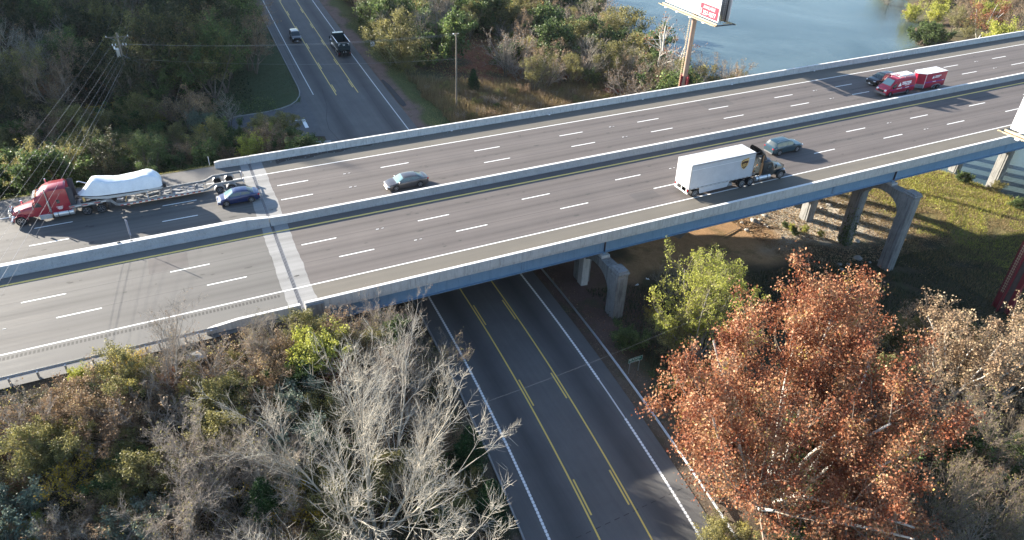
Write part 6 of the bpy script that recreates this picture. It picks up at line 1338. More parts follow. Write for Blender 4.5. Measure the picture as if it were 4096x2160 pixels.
# ---- red sleeper truck
def red_truck():
    e = tractor('red_truck', 'red sleeper cab truck with chrome grille pulling the wrapped boat', 'paint_truck_red')
    truck_cab(e, 'paint_truck_red', 2.0, 4.05, .85, 2.72, (.74, .98), (1.42, 1.92))
    sl = []
    for x, z, w in ((-1.35, 3.50, 1.20), (-1.2, 3.62, 1.22), (.2, 3.58, 1.22), (.9, 3.30, 1.18), (1.35, 2.92, 1.12), (1.75, 2.70, 1.0)):
        sl.append([(x, y, zz) for y, zz in ((w, .85 if x < 1 else 2.2), (w, min(2.4, z-.3)), (w*.96, z-.22), (w*.72, z), (0, z+.05), (-w*.72, z), (-w*.96, z-.22), (-w, min(2.4, z-.3)), (-w, .85 if x < 1 else 2.2))])
    MB().loft(sl).build('sleeper_cab', 'paint_truck_red', e, 35)
    for s in (1, -1):
        MB().box((-1.62, s*1.10, 2.2), (.55, .05, 2.5), None, 0, .02).build('side_extender', 'stripe_dark', e)
        MB().box((-.35, s*1.235, 2.1), (.30, .02, .42), None, 0, .008).build('sleeper_window', 'glass', e)
        MB().cyl((.55, s*1.27, 1.0), (.55, s*1.27, 3.75), .075, .075, 12).build('exhaust_stack', 'chrome', e, 40)
        MB().cyl((.55, s*1.27, 1.15), (.55, s*1.27, 2.35), .13, .13, 12).build('muffler', 'chrome', e, 40)
        MB().cyl((-1.45, s*1.02, .68), (.40, s*1.02, .68), .33, .33, 20).build('fuel_tank', 'tank_steel', e, 40)
        for x in (-1.0, 0.): MB().cyl((x-.03, s*1.02, .68), (x+.03, s*1.02, .68), .345, .345, 20).build('tank_strap', 'dark_metal', e)
        MB().box((1.15, s*1.05, .62), (1.1, .42, .50), None, 0, .04).build('step_box', 'tank_steel', e)
        MB().cyl((3.3, s*1.10, 1.55), (3.3, s*1.10, 1.55+.3), .12, .12, 10).build('air_cleaner', 'chrome', e)
        text('door_lettering', 'TRUCK & BOAT', .16, 'sign_white', e, (-.75 if s > 0 else .1, s*1.235, 1.35), (math.pi/2, 0, 0 if s < 0 else math.pi)) if False else None
        g = MB()
        for i, w_ in enumerate((.62, .42, .50, .34)): g.box((-.35, s*1.228, 1.52-.09*i), (w_, .012, .045))
        g.build('door_lettering', 'sign_white', e)
    MB().box((1.7, 0, 2.80), (.42, 1.9, .06), Matrix.Rotation(.25, 3, 'Y'), 0, .01).build('sun_visor', 'chrome', e)
    lt = MB()
    for y in (-.8, -.4, 0, .4, .8): lt.cyl((1.45, y, 2.92), (1.62, y, 2.90), .045, .045, 8)
    lt.build('roof_marker_lights', 'lamp_amber', e)
    MB().cyl((1.0, .45, 3.35), (1.25, .45, 3.33), .06, .09, 10).build('air_horn', 'chrome', e)
    g = MB().box((4.10, 0, 1.15), (.10, 1.18, 1.0), None, 0, .04); g.build('grille', 'chrome', e)
    g = MB()
    for i in range(9): g.box((4.16, -.5+i*.125, 1.15), (.02, .045, .86))
    g.build('grille_bars', 'dark_metal', e)
    g = MB().box((4.22, 0, .52), (.22, 2.30, .42), None, 0, .05); g.build('front_bumper', 'chrome', e)
    bb = MB()
    for z in (.9, 1.15, 1.4): bb.tube([(4.35, -.85, z), (4.42, 0, z), (4.35, .85, z)], .03)
    for y in (-.85, .85): bb.tube([(4.35, y, .6), (4.35, y, 1.55)], .03)
    bb.build('bull_bar', 'chrome', e, 40)
    MB().box((-1.95, 0, 1.05), (.7, 1.3, .04)).build('deck_plate', 'tank_steel', e)
    for s in (1, -1):
        wheel(e, 3.42, s*1.02, .52, .30, 'chrome', spokes=6)
        for x in (-2.62, -3.98): wheel(e, x, s*.96, .51, .56, 'chrome', spokes=6)
        MB().box((-4.65, s*.9, .5), (.03, .55, .62)).build('mudflap', 'black', e)
        MB().box((-3.3, s*.98, 1.10), (1.9, .5, .04), None, 0, .01).build('quarter_fender', 'tank_steel', e)
    return e
t = red_truck(); on_deck(t, -21.95, 16.25, True)
# ---- long low boat trailer
def boat_trailer():
    e = empty('boat_trailer'); tag(e, 'long low steel boat trailer with red and white tape, mostly empty at the rear', 'trailer')
    # x: gooseneck at +, rear at -
    for s in (1, -1):
        r = MB(); pr_ = [(8.4, 1.34), (4.9, 1.42), (4.5, 1.30), (4.1, .78), (3.7, .66), (-4.6, .66), (-5.1, .72), (-5.9, 1.10), (-8.9, 1.10)]
        for (xa, za), (xb, zb) in zip(pr_[:-1], pr_[1:]):
            d = Vector((xb-xa, 0, zb-za)); L = d.length; a = math.atan2(zb-za, xb-xa)
            r.box(((xa+xb)/2, s*1.12, (za+zb)/2), (L+.06, .12, .26), Matrix.Rotation(-a, 3, 'Y'))
        r.build('side_rail', 'grime', e)
        tp = MB(); tr_ = MB()
        for i in range(28):
            (tp if i % 2 else tr_).box((3.6-i*.30, s*1.195, .60), (.29, .014, .07))
        for i in range(6): (tp if i % 2 else tr_).box((8.2-i*.6, s*1.195, 1.36), (.5, .014, .06))
        tp.build('white_tape', 'sign_white', e); tr_.build('red_tape', 'tape_red', e)
        for x in (-6.3, -7.6):
            wheel(e, x, s*1.12, .40, .30, 'steel_grey', spokes=6)
            f = []; n = 10
            ou = [(x+math.cos(math.pi*k/n)*.56, .42+math.sin(math.pi*k/n)*.56) for k in range(n+1)]; inn = [(x+math.cos(math.pi*k/n)*.50, .42+math.sin(math.pi*k/n)*.50) for k in range(n, -1, -1)]
            MB().loft([[(p, s*1.36, q) for p, q in ou+inn], [(p, s*.92, q) for p, q in ou+inn]]).build('fender', 'steel_grey', e, 40)
        MB().box((-8.95, s*.95, 1.0), (.12, .34, .5), None, 0, .02).build('rear_post', 'trailer_white', e)
        MB().box((-9.02, s*.95, 1.08), (.05, .2, .12)).build('taillight', 'lamp_red', e)
    for x in (7.8, 6.2, 4.9, 3.4, 2.2, 1., -.2, -1.4, -2.6, -3.8, -5.0, -6.9, -8.85):
        z = 1.3 if x > 4.5 else (.66 if x > -5.2 else 1.08)
        MB().box((x, 0, z), (.10, 2.2, .10)).build('cross_member', 'dark_metal', e)
    k = random.Random(6); g = MB()
    for i in range(46):
        x = k.uniform(-4.6, 3.6); g.box((x, k.uniform(-.85, .85), .60+k.uniform(-.08, .10)), (k.uniform(.15, .9), k.uniform(.05, .3), k.uniform(.05, .22)), Matrix.Rotation(k.uniform(-.5, .5), 3, 'Z'))
    tag(g.build('deck_gear', 'grime', e), kind='stuff')
    MB().box((-.6, 0, .50), (8.2, 1.9, .05)).build('floor_pan', 'grime', e)
    ar = MB(); ar.tube([(.95, -1.12, .75), (.95, -1.12, 1.5), (1.05, -.9, 1.72), (1.05, .9, 1.72), (.95, 1.12, 1.5), (.95, 1.12, .75)], .045, 8); ar.build('support_arch', 'trailer_white', e, 40)
    for s in (1, -1):
        MB().tube([(1.9, s*.9, .75), (2.3, s*.95, 1.75)], .04).build('boat_stand', 'steel_grey', e)
        MB().tube([(3.2, s*.9, .75), (2.9, s*.95, 1.7)], .03).build('tie_strap', 'gold', e)
        MB().tube([(7.0, s*.5, 1.4), (7.0, s*.5, 1.9)], .12, 8).build('boat_stand', 'gold', e)
        MB().tube([(5.2, s*.6, 1.4), (5.2, s*.6, 1.95)], .05, 8).build('boat_stand', 'steel_grey', e)
    for s in (1, -1): MB().box((4.35, s*.75, .85), (.5, .55, .7), None, 0, .03).build('tool_box', 'dark_metal', e)
    return e
t = boat_trailer(); on_deck(t, -12.35, 16.0, True)
# ---- boat wrapped in white film
def boat():
    e = empty('wrapped_boat'); tag(e, 'motor boat shrink wrapped in white film, riding on the front of the trailer', 'boat')
    # hull, bow towards the truck (+x)
    hs = []
    for x, w, zk, zg in ((-3.95, .95, .38, .95), (-3.8, 1.15, .30, .95), (-1., 1.27, .22, .98), (1.5, 1.20, .20, 1.04), (3.0, .92, .35, 1.10), (3.8, .62, .60, 1.16), (4.2, .36, .85, 1.18)):
        hs.append([(x, y, z) for y, z in ((w, zg), (w*.92, zk+.38), (w*.1, zk), (-w*.1, zk), (-w*.92, zk+.38), (-w, zg))])
    MB().loft(hs).build('hull', 'hull_grey', e, 40)
    rr = []
    for x, w, zk, zg in ((-3.98, 1.05, 0, .97), (-1., 1.32, 0, 1.0), (1.5, 1.24, 0, 1.06), (3.0, .98, 0, 1.12), (3.8, .66, 0, 1.17), (4.22, .42, 0, 1.2)):
        rr.append([(x, y, z) for y, z in ((w, zg-.10), (w+.03, zg), (w-.1, zg+.03), (-w+.1, zg+.03), (-w-.03, zg), (-w, zg-.10))])
    MB().loft(rr).build('rub_rail', 'stripe_dark', e, 40)
    cv = []; k = random.Random(3)
    ST = np.array(((-3.95, .9, 1.0, 1.60, .80), (-3.75, 1.15, .98, 1.95, .80), (-3.3, 1.24, .98, 2.36, .72), (-2.8, 1.28, .99, 2.52, .70), (-2.2, 1.30, 1.0, 2.50, .70), (-1.3, 1.30, 1.02, 2.38, .70), (-.4, 1.30, 1.04, 2.32, .70), (.5, 1.28, 1.06, 2.36, .70), (1.4, 1.24, 1.08, 2.52, .70), (2.2, 1.20, 1.10, 2.76, .66), (2.55, 1.14, 1.11, 2.76, .62), (2.9, 1.02, 1.13, 2.36, .62), (3.4, .86, 1.16, 1.85, .62), (3.95, .60, 1.2, 1.42, .62), (4.2, .4, 1.22, 1.28, .6)))
    for x in np.linspace(-3.95, 4.2, 54):
        w, zg, zt, kk = (float(np.interp(x, ST[:, 0], ST[:, q])) for q in (1, 2, 3, 4)); r = []
        for u in np.linspace(-1, 1, 27):
            a = abs(u); s = 1 if u >= 0 else -1
            if a > .55:
                q = (1-a)/.45; y = w*(1-(1-kk)*q**1.25); z = zg+(zt-.16-zg)*q
                y += .022*math.sin(x*5.+q*3.)*math.sin(math.pi*q)
            else: y = w*kk*(a/.55); z = zt-.16+.13*math.cos(a/.55*math.pi/2)+.025*math.sin(x*3.1+u*4)
            r.append((x, s*y, z+k.uniform(-.004, .004)))
        r[0] = (x, -w, zg); r[-1] = (x, w, zg); cv.append(r)
    MB().loft(cv).build('shrink_wrap', 'wrap_white', e, 60)
    fg = MB(); fg.tube([(3.2, -.5, 2.0), (3.9, -.95, 2.15), (4.1, -.95, 2.1)], .05); fg.build('loose_wrap_end', 'wrap_white', e)
    MB().box((-4.1, 0, .6), (.35, .5, .5), None, 0, .05).build('stern_drive', 'dark_metal', e)
    return e
t = boat(); on_deck(t, -15.6, 16.0, True); t.location.z += .98

# ---- red van with ladders and red trailer
def van():
    e = empty('red_van'); tag(e, 'red high roof work van with ladders on its roof rack, towing a red trailer', 'van')
    L, W = 5.95, 2.02; hx = L/2
    secs = []
    st = [(-2.97, 2.42, .50), (-2.9, 2.55, .40), (-2.0, 2.62, .36), (.0, 2.62, .36), (.9, 2.58, .36), (1.25, 2.46, .36), (1.60, 2.12, .36), (2.05, 1.62, .36), (2.25, 1.38, .36), (2.7, 1.22, .36), (2.9, 1.02, .38), (2.97, .82, .42)]
    xs = sorted(set([a[0] for a in st]+[w_+s*.44*k for w_ in (1.95, -1.72) for s in (-1, 1) for k in (1, .95, .8, .5, .2)]))
    X_, Z_, S_2 = zip(*st)
    for x in xs:
        zt = float(np.interp(x, X_, Z_)); z0 = float(np.interp(x, X_, S_2))
        for w_ in (1.95, -1.72):
            d = abs(x-w_)
            if d < .44: z0 = max(z0, .34+math.sqrt(max(0, .44**2-d*d)))
        z0 = min(z0, zt-.15)
        w = W/2*(1-.10*max(0, (x-2.0)/1.0)**2); up_ = max(0, min(1, (zt-1.2)/1.4)); wt = w*(1-.16*up_)
        h = [(w*.97, z0), (w, min(z0+.3, zt-.1)), (w*.985, min(1.25, zt-.06)), (w-(w-wt)*.7, zt-.22 if zt > 1.5 else zt-.04), (wt*.86, zt-.03), (0, zt+.03)]
        secs.append([(x, y, z) for y, z in h]+[(x, -y, z) for y, z in h[-2::-1]])
    MB().loft(secs).build('body', 'paint_red', e, 35)
    p = [(2.10, .80, 1.60), (2.10, -.80, 1.60), (1.36, -.72, 2.36), (1.36, .72, 2.36)]
    MB().add([(x+.06, y, z+.04) for x, y, z in p], [(0, 1, 2, 3)]).build('windshield', 'glass_light', e)
    for s in (1, -1):
        MB().add([(2.02, s*1.0, 1.38), (1.02, s*1.015, 1.32), (1.02, s*.93, 1.98), (1.42, s*.92, 1.98)], [(0, 1, 2, 3)]).build('window', 'glass', e)
        MB().box((2.86, s*.72, 1.02), (.26, .34, .26), Matrix.Rotation(-s*.35, 3, 'Z'), 0, .05).build('headlight', 'lamp_clear', e)
        MB().box((1.9, s*1.20, 1.45), (.12, .24, .36), None, 0, .03).build('side_mirror', 'black', e)
        MB().box((-2.95, s*.9, 1.2), (.06, .16, .55), None, 0, .02).build('taillight', 'lamp_red', e)
        for w_ in (1.95, -1.72):
            MB().cyl((w_, s*.70, .36), (w_, s*.96, .36), .41, .41, 18).build('wheel_arch', 'black', e); wheel(e, w_, s*.88, .345, .24, 'steel_grey', spokes=6)
        # white triangle and lettering blocks, purple band
        y = s*1.012; f = 1 if s > 0 else -1
        def dec(nm, pts, m, off=0): MB().add([(x, s*((1.016 if z < 1.3 else 1.016-.115*(z-1.25)/.95)+off), z) for x, z in pts], [(0, 1, 2, 3) if len(pts) == 4 else (0, 1, 2)]).build(nm, m, e)
        dec('triangle_logo', [(.75, 1.42), (.02, 1.45), (.30, 2.02)], 'sign_white', .006)
        for i, (a, b, z0_, z1_) in enumerate(((-.08, -.92, 1.86, 2.03), (-1.0, -2.0, 1.86, 2.03), (-.08, -1.1, 1.62, 1.78), (-1.18, -2.0, 1.62, 1.78), (-.7, -1.7, 1.44, 1.52))):
            dec('company_lettering', [(a, z0_), (b, z0_), (b, z1_), (a, z1_)], 'sign_white', .008)
        dec('purple_band', [(2.3, .98), (-2.85, 1.12), (-2.85, 1.26), (2.3, 1.06)], 'purple', .006)
        for a, b in ((.9, -.2), (-.9, -1.7)): dec('band_lettering', [(a, 1.05), (b, 1.08), (b, 1.18), (a, 1.14)], 'sign_white', .009)
        MB().box((0, s*1.02, .42), (2.6, .05, .16), None, 0, .01).build('side_moulding', 'plastic_grey', e)
    MB().box((2.99, 0, .88), (.06, 1.0, .30), None, 0, .02).build('grille', 'black', e)
    MB().box((2.98, 0, .50), (.22, 1.96, .32), None, 0, .05).build('front_bumper', 'plastic_grey', e)
    rk = MB()
    for x in (-2.5, -1.5, -.5, .5): rk.box((x, 0, 2.78), (.06, 1.7, .05))
    for s in (1, -1):
        for x in (-2.5, -.5, .5): rk.box((x, s*.8, 2.70), (.06, .06, .18))
    rk.build('roof_rack', 'aluminium', e)
    def ladder(y, x0_, x1_, nm):
        m = MB()
        for s in (-.2, .2): m.box(((x0_+x1_)/2, y+s, 2.85), (x1_-x0_, .04, .09))
        n = int((x1_-x0_)/.3)
        for i in range(n): m.box((x0_+.15+i*.3, y, 2.86), (.045, .4, .05))
        o = m.build('ladder', nm, None); return o
    for y, a, b in ((-.62, -2.7, .95), (.05, -2.7, -.1)):
        o = ladder(y, a, b, 'sign_white'); o.parent = e
    MB().cyl((-2.7, .6, 2.86), (.6, .6, 2.86), .09, .09, 10).build('rack_tube', 'sign_white', e)
    return e
t = van(); on_deck(t, 91.6, 8.47, True)
def cargo_trailer():
    e = empty('cargo_trailer'); tag(e, 'red enclosed cargo trailer with white roof and purple stripe behind the van', 'trailer')
    L, W, z0, z1 = 5.3, 2.15, .42, 2.62
    b = MB(); o = [(-L/2, W/2), (L/2-.75, W/2), (L/2+.15, .25), (L/2+.15, -.25), (L/2-.75, -W/2), (-L/2, -W/2)]
    b.loft([[(x, y, z) for x, y in o] for z in (z0, z1)]); b.build('box_body', 'paint_red', e)
    b = MB(); b.loft([[(x*1.01, y*1.02, z) for x, y in o] for z in (z1, z1+.05)]); rf = b.build('roof', 'roof_white', e)
    for i in range(6): MB().box((-L/2+.6+i*.75, 0, z1+.06), (.05, W*.96, .03)).build('roof_rib', 'sign_white', rf)
    b = MB(); b.loft([[(x, y, z) for x, y in ((L/2-.74, W/2+.01), (L/2+.17, .26), (L/2+.17, -.26), (L/2-.74, -W/2-.01))] for z in (z0, z0+.62)], 0, True, False); b.build('stone_guard', 'steel_grey', e)
    MB().tube([(L/2+.1, 0, .45), (L/2+1.35, 0, .48)], .06, 8).build('tow_bar', 'dark_metal', e)
    for s in (1, -1):
        MB().box((L/2-.74, s*(W/2+.012), (z0+z1)/2), (.06, .03, z1-z0)).build('corner_trim', 'sign_white', e)
        MB().box((-.35, s*(W/2+.008), 1.28), (L-.9, .012, .16)).build('purple_band', 'purple', e)
        y = s*(W/2+.016)
        MB().add([(.55, y, 1.80), (-.02, y, 1.80), (.25, y, 2.25)], [(0, 1, 2)]).build('triangle_logo', 'sign_white', e)
        MB().box((-.75, y, 2.12), (1.3, .01, .14)).build('company_lettering', 'sign_white', e); MB().box((-.6, y, 1.92), (1.0, .01, .12)).build('company_lettering', 'sign_white', e)
        MB().box((-.2, y+s*.006, 1.28), (.65, .01, .10)).build('band_lettering', 'sign_white', e); MB().box((-2.1, y+s*.006, 1.32), (.4, .01, .10)).build('band_lettering', 'sign_white', e)
        n = 12; ou = [(-.85+math.cos(math.pi*k/n)*.98, .36+math.sin(math.pi*k/n)**.6*.46) for k in range(n+1)]; inn = [(-.85+math.cos(math.pi*k/n)*.86, .34+math.sin(math.pi*k/n)**.6*.38) for k in range(n, -1, -1)]
        MB().loft([[(p, s*(W/2+.17), q) for p, q in ou+inn], [(p, s*(W/2-.02), q) for p, q in ou+inn]]).build('fender', 'steel_grey', e, 40)
        for x in (-.42, -1.28): wheel(e, x, s*(W/2+.03), .33, .21, 'steel_grey', spokes=5)
        MB().box((-L/2-.01, s*.9, .8), (.03, .14, .14)).build('taillight', 'lamp_red', e)
    return e
t = cargo_trailer(); on_deck(t, 98.35, 8.40, True)

# ---- dump truck on the lower road
def dump_truck():
    e = tractor('dump_truck', 'dark dump truck with empty bed driving away up the lower road', 'paint_dump')
    truck_cab(e, 'paint_dump', 2.4, 4.1, 1.35, 2.75, hz=(1.45, 1.85))
    MB().box((4.15, 0, 1.1), (.06, 1.2, .9), None, 0, .02).build('grille', 'chrome', e)
    MB().box((4.2, 0, .55), (.2, 2.3, .34), None, 0, .04).build('front_bumper', 'chrome', e)
    # open bed: floor, sides, headboard, tailgate, cab shield
    x0, x1, zf, zt = -4.1, .95, 1.25, 2.72
    MB().box(((x0+x1)/2, 0, zf), (x1-x0, 2.25, .08)).build('bed_floor', 'dump_inside', e)
    for s in (1, -1):
        b = MB().box(((x0+x1)/2, s*1.18, (zf+zt)/2), (x1-x0, .07, zt-zf)); b.build('bed_side', 'paint_dump', e)
        MB().box(((x0+x1)/2, s*1.19, zt+.03), (x1-x0+.1, .13, .09), None, 0, .01).build('top_rail', 'aluminium', e)
        MB().box(((x0+x1)/2+.3, s*1.235, zf-.02), (x1-x0-.4, .06, .16), None, 0, .01).build('bottom_rail', 'aluminium', e)
        for x in (-3., -2., -1., 0.): MB().box((x, s*1.235, (zf+zt)/2), (.10, .05, zt-zf-.1)).build('side_rib', 'paint_dump', e)
        MB().cyl((1.15, s*1.12, 1.), (1.15, s*1.12, 3.35), .085, .085, 12).build('exhaust_stack', 'dark_metal', e, 40)
        MB().cyl((.95, s*.98, .72), (2.3, s*.98, .72), .30, .30, 16).build('fuel_tank', 'tank_steel', e, 40)
        MB().box((-4.32, s*.95, .72), (.10, .42, .34)).build('light_box', 'black', e)
        MB().cyl((-4.34, s*.22, .98), (-4.40, s*.22, .98), .08, .08, 10).build('work_lamp', 'lamp_clear', e)
        MB().box((-4.39, s*1.0, .72), (.03, .2, .1)).build('taillight', 'lamp_red', e)
        MB().box((-4.25, s*.92, .42), (.03, .6, .5)).build('mudflap', 'black', e)
        fr = MB(); fr.box((-4.20, s*.98, 2.35), (.03, .10, .42)); fr.box((-4.20, s*.85, 2.52), (.03, .35, .08)); fr.build('tailgate_tape', 'sign_white', e)
    MB().box((x1+.03, 0, 2.1), (.08, 2.3, 1.9)).build('headboard', 'paint_dump', e)
    MB().box((x1+.55, 0, 3.06), (1.2, 2.2, .07), Matrix.Rotation(.08, 3, 'Y'), 0, .01).build('cab_shield', 'paint_dump', e)
    lb = MB()
    for y in (-.9, -.6, -.3, 0, .3, .6, .9): lb.box((1.4, y, 3.16), (.14, .10, .10), None, 0, .02)
    lb.build('marker_lights', 'lamp_clear', e)
    MB().box((-4.15, 0, (zf+zt)/2-.02), (.08, 2.30, zt-zf), None, 0, .01).build('tailgate', 'paint_dump', e)
    for z in (1.55, 2.0): MB().box((-4.21, 0, z), (.05, 2.2, .08)).build('tailgate_rib', 'paint_dump', e)
    tt = MB(); tt.box((-4.205, 0, 2.38), (.01, .5, .07)); tt.box((-4.205, 0, 2.22), (.01, .4, .10)); tt.build('tailgate_lettering', 'sign_white', e)
    MB().box((-4.3, 0, .66), (.14, 2.2, .14), None, 0, .02).build('rear_bumper', 'dark_metal', e)
    for s in (1, -1):
        wheel(e, 3.45, s*1.02, .50, .30, 'aluminium', spokes=6)
        for x in (-2.3, -3.55): wheel(e, x, s*.94, .50, .56, 'aluminium', spokes=6)
        wheel(e, -1.1, s*.98, .40, .3, 'aluminium', spokes=6)
    return e
t = dump_truck(); s_, t_ = lows(22.6, 75.4); on_low(t, t_+4.3, s_, True)
# ---------------------------------------------------------------- guard rails, signs, poles, wires, billboards, litter
WB = [(0, -.155), (.055, -.12), (.055, -.05), (.0, -.015), (.0, .015), (.055, .05), (.055, .12), (0, .155), (-.012, .155), (.04, .11), (.04, .06), (-.015, .02), (-.015, -.02), (.04, -.06), (.04, -.11), (-.012, -.155)]
gr = empty('guardrail', (-25, -11.5, -.4)); tag(gr, 'galvanised guardrail along the near shoulder of the highway at the left', 'guardrail')
def gp(o, r): o.parent = r; o.matrix_parent_inverse = Matrix.Translation(-r.location); return o
gp(extr(lambda u, v, h: D(u, -11.42+v, .58+h), WB, -74, -9.1, 34).build('rail', 'galvanised', None, 40), gr)
pm = None; x = -9.6
while x > -62:
    if pm is None: pm = MB().box((0, 0, -.25), (.12, .20, 1.75)); pm = pm.build('post', 'galvanised'); o = pm
    else: o = dup(pm); o.matrix_parent_inverse = Matrix.Identity(4)
    p = D(x, -11.62, 0); o.parent = None; o.location = p; gp(o, gr); x -= 1.0 if x > -14 else 1.905
gr2 = empty('guardrail', (24, -20, -7)); tag(gr2, 'galvanised guardrail beside the lower road, running under the bridge', 'guardrail')
gp(extr(lambda u, v, h: low(u, 7.78-v, .58+h), WB, -60, 12, 36).build('rail', 'galvanised', None, 40), gr2)
pm = None; t = -58
while t < 12:
    if pm is None: o = pm = MB().box((0, 0, .02), (.20, .14, 1.5)).build('post', 'wood_post')
    else: o = dup(pm); o.matrix_parent_inverse = Matrix.Identity(4)
    o.parent = None; o.location = low(t, 8.0, 0); gp(o, gr2); t += 1.905

# post with edge-on sign plate on the median
e = empty('median_sign', D(-15.18, 5.85, .90)); tag(e, 'tall narrow sign on a thin post standing on the median barrier, seen edge on', 'sign')
MB().box((0, 0, .02), (.25, .2, .04)).build('base_plate', 'dark_metal', e); MB().cyl((0, 0, 0), (0, 0, 2.35), .025, .025, 8).build('post', 'steel_grey', e)
mat('sign_back', (.22, .26, .36), .5, .5)
MB().box((.03, 0, 1.52), (.02, .42, 1.68), Matrix.Rotation(math.radians(30), 3, 'Z')).build('sign_plate', 'sign_back', e)
e = empty('median_stub', D(-16.3, 5.9, .90)); tag(e, 'short dark broken bracket left on top of the median barrier', 'bracket')
MB().box((0, 0, .05), (.35, .1, .1)).box((.05, 0, .18), (.05, .05, .25)).build('bracket', 'dark_metal', e)
# small white post beyond the far shoulder
e = empty('delineator_post', (-6.4, 23.6, ground(-6.4, 23.6))); tag(e, 'thin white post in the grass by the start of the far parapet', 'post')
MB().box((0, 0, .65), (.07, .03, 1.5)).build('post', 'sign_white', e)
# green road sign
mat('sign_green', (.005, .12, .07), .5)
e = empty('road_sign', (25.9, -22.4, ground(25.9, -22.4)), math.radians(2)); tag(e, 'small green road name sign with white letters behind the lower guardrail', 'sign')
for s in (-.55, .55): MB().box((s, .03, .85), (.06, .04, 1.9)).build('post', 'galvanised', e)
MB().box((0, 0, 1.62), (1.62, .02, .56), None, 0, .005).build('sign_panel', 'sign_green', e)
b = MB()
for a, d in (((0, -.013, 1.885), (1.58, .004, .02)), ((0, -.013, 1.355), (1.58, .004, .02)), ((-.78, -.013, 1.62), (.02, .004, .52)), ((.78, -.013, 1.62), (.02, .004, .52))): b.box(a, d)
b.build('sign_border', 'sign_white', e)
text('sign_lettering', 'Bill Anderson', .235, 'sign_white', e, (-.70, -.014, 1.66), (math.pi/2, 0, 0), .002)
text('sign_lettering', 'Memorial Bridge', .16, 'sign_white', e, (-.62, -.014, 1.43), (math.pi/2, 0, 0), .002)
e = empty('marker_post', (26.95, -17.9, ground(26.95, -17.9))); tag(e, 'thin yellow marker post in the shade behind the lower guardrail', 'post')
MB().cyl((0, 0, 0), (0, 0, 1.3), .045, .045, 8).build('post', 'paint_yellow_low', e); MB().cyl((0, 0, 1.3), (0, 0, 1.36), .05, .03, 8).build('cap', 'paint_yellow_low', e)
# white regulatory sign by the far road
e = empty('road_sign', (28.7, 77.4, ground(28.7, 77.4)), math.radians(-12)); tag(e, 'small white rectangular sign with dark lettering at the far verge', 'sign')
MB().box((0, .03, .8), (.06, .04, 2.0)).build('post', 'galvanised', e); MB().box((0, 0, 1.45), (.76, .02, .92), None, 0, .005).build('sign_panel', 'sign_white', e)
g = MB()
for i, w in enumerate((.34, .26, .48, .34, .2)): g.box((0, -.013, 1.78-.14*i), (w, .004, .055))
g.build('sign_lettering', 'black', e)
# concrete pieces by the road
def block(nm, cat, label, x, y, d, rz, m, dz_=0., tilt=0.):
    e = MB().box((0, 0, d[2]/2), d, Matrix.Rotation(tilt, 3, 'X'), 0, min(.03, d[2]*.3)).build(nm, m); e.location = (x, y, ground(x, y)+dz_); e.rotation_euler = (0, 0, rz)
    return tag(e, label, cat)
block('drainage_slab', 'slab', 'square pale concrete drainage slab among the scrub by the guardrail end', -11.2, -13.3, (1.6, 1.0, .16), .25, 'concrete_kerb', .05, .12)
e = empty('storm_inlet', (9.9, 38.3, lowz(9.9, 38.3)), math.radians(-8)); tag(e, 'low concrete storm drain box at the side road corner', 'drain')
MB().box((0, 0, .05), (2.6, .9, .34), None, 0, .02).build('inlet_top', 'concrete_kerb', e); MB().box((0, -.46, .05), (1.4, .03, .16)).build('inlet_opening', 'black', e)
for k in (-.6, .6): MB().box((k, 0, .225), (.03, .9, .01)).build('joint', 'black', e)
block('wooden_board', 'board', 'pale flat board lying on the sunlit dirt under the bridge', 48.1, .3, (2.6, 1.1, .08), .5, 'wood_pole', .08, .1)
# tarpaulin
rng = random.Random(2); tp = MB(); n = 10; vs = []
for i in range(n+1):
    for j in range(n+1):
        x = 70.5+i*.42; y = 55.2+j*.30; vs.append((x, y, ground(x, y)+.25+rng.uniform(0, .55)))
tp.add(vs, [(i*(n+1)+j, (i+1)*(n+1)+j, (i+1)*(n+1)+j+1, i*(n+1)+j+1) for i in range(n) for j in range(n)])
mat('tarp_red', (.55, .02, .04), .45); tag(tp.build('tarpaulin', 'tarp_red', None, 20), 'crumpled bright red tarpaulin in the grass behind the far parapet', 'tarpaulin')
# rocks and fallen branches on the dirt
def rock(seed, r):
    rg = random.Random(seed); import bmesh
    bm = bmesh.new(); bmesh.ops.create_icosphere(bm, subdivisions=2, radius=r)
    for v in bm.verts: v.co *= rg.uniform(.75, 1.1); v.co.z *= .62
    me = bpy.data.meshes.new('rock'); bm.to_mesh(me); bm.free(); me.materials.append(MATS['stone']); return me
mottled('stone', (.22, .20, .18), (.42, .40, .36), 3., .9, 0, .2)
rk = [rock(i, .35) for i in range(4)]; rg = random.Random(8)
ROCKLAB = 'grey rock lying loose on the sunlit ground under the bridge'
for i in range(26):
    x, y = (rg.gauss(60, 2.2), rg.gauss(0.5, 1.6)) if i < 10 else ((rg.uniform(62, 90), rg.uniform(-10, 8)) if i < 20 else (rg.uniform(64, 74), rg.uniform(-13, -10)))
    o = link('rock', rk[i % 4], None, (x, y, ground(x, y)+.05)); o.scale = (rg.uniform(.5, 1.7),)*3; o.rotation_euler = (0, 0, rg.uniform(0, 6))
    tag(o, ROCKLAB if i < 20 else 'grey rock in the shade by the foot of the tall pier', 'rock', 'loose rocks under the bridge' if i < 20 else 'rocks by the tall pier')
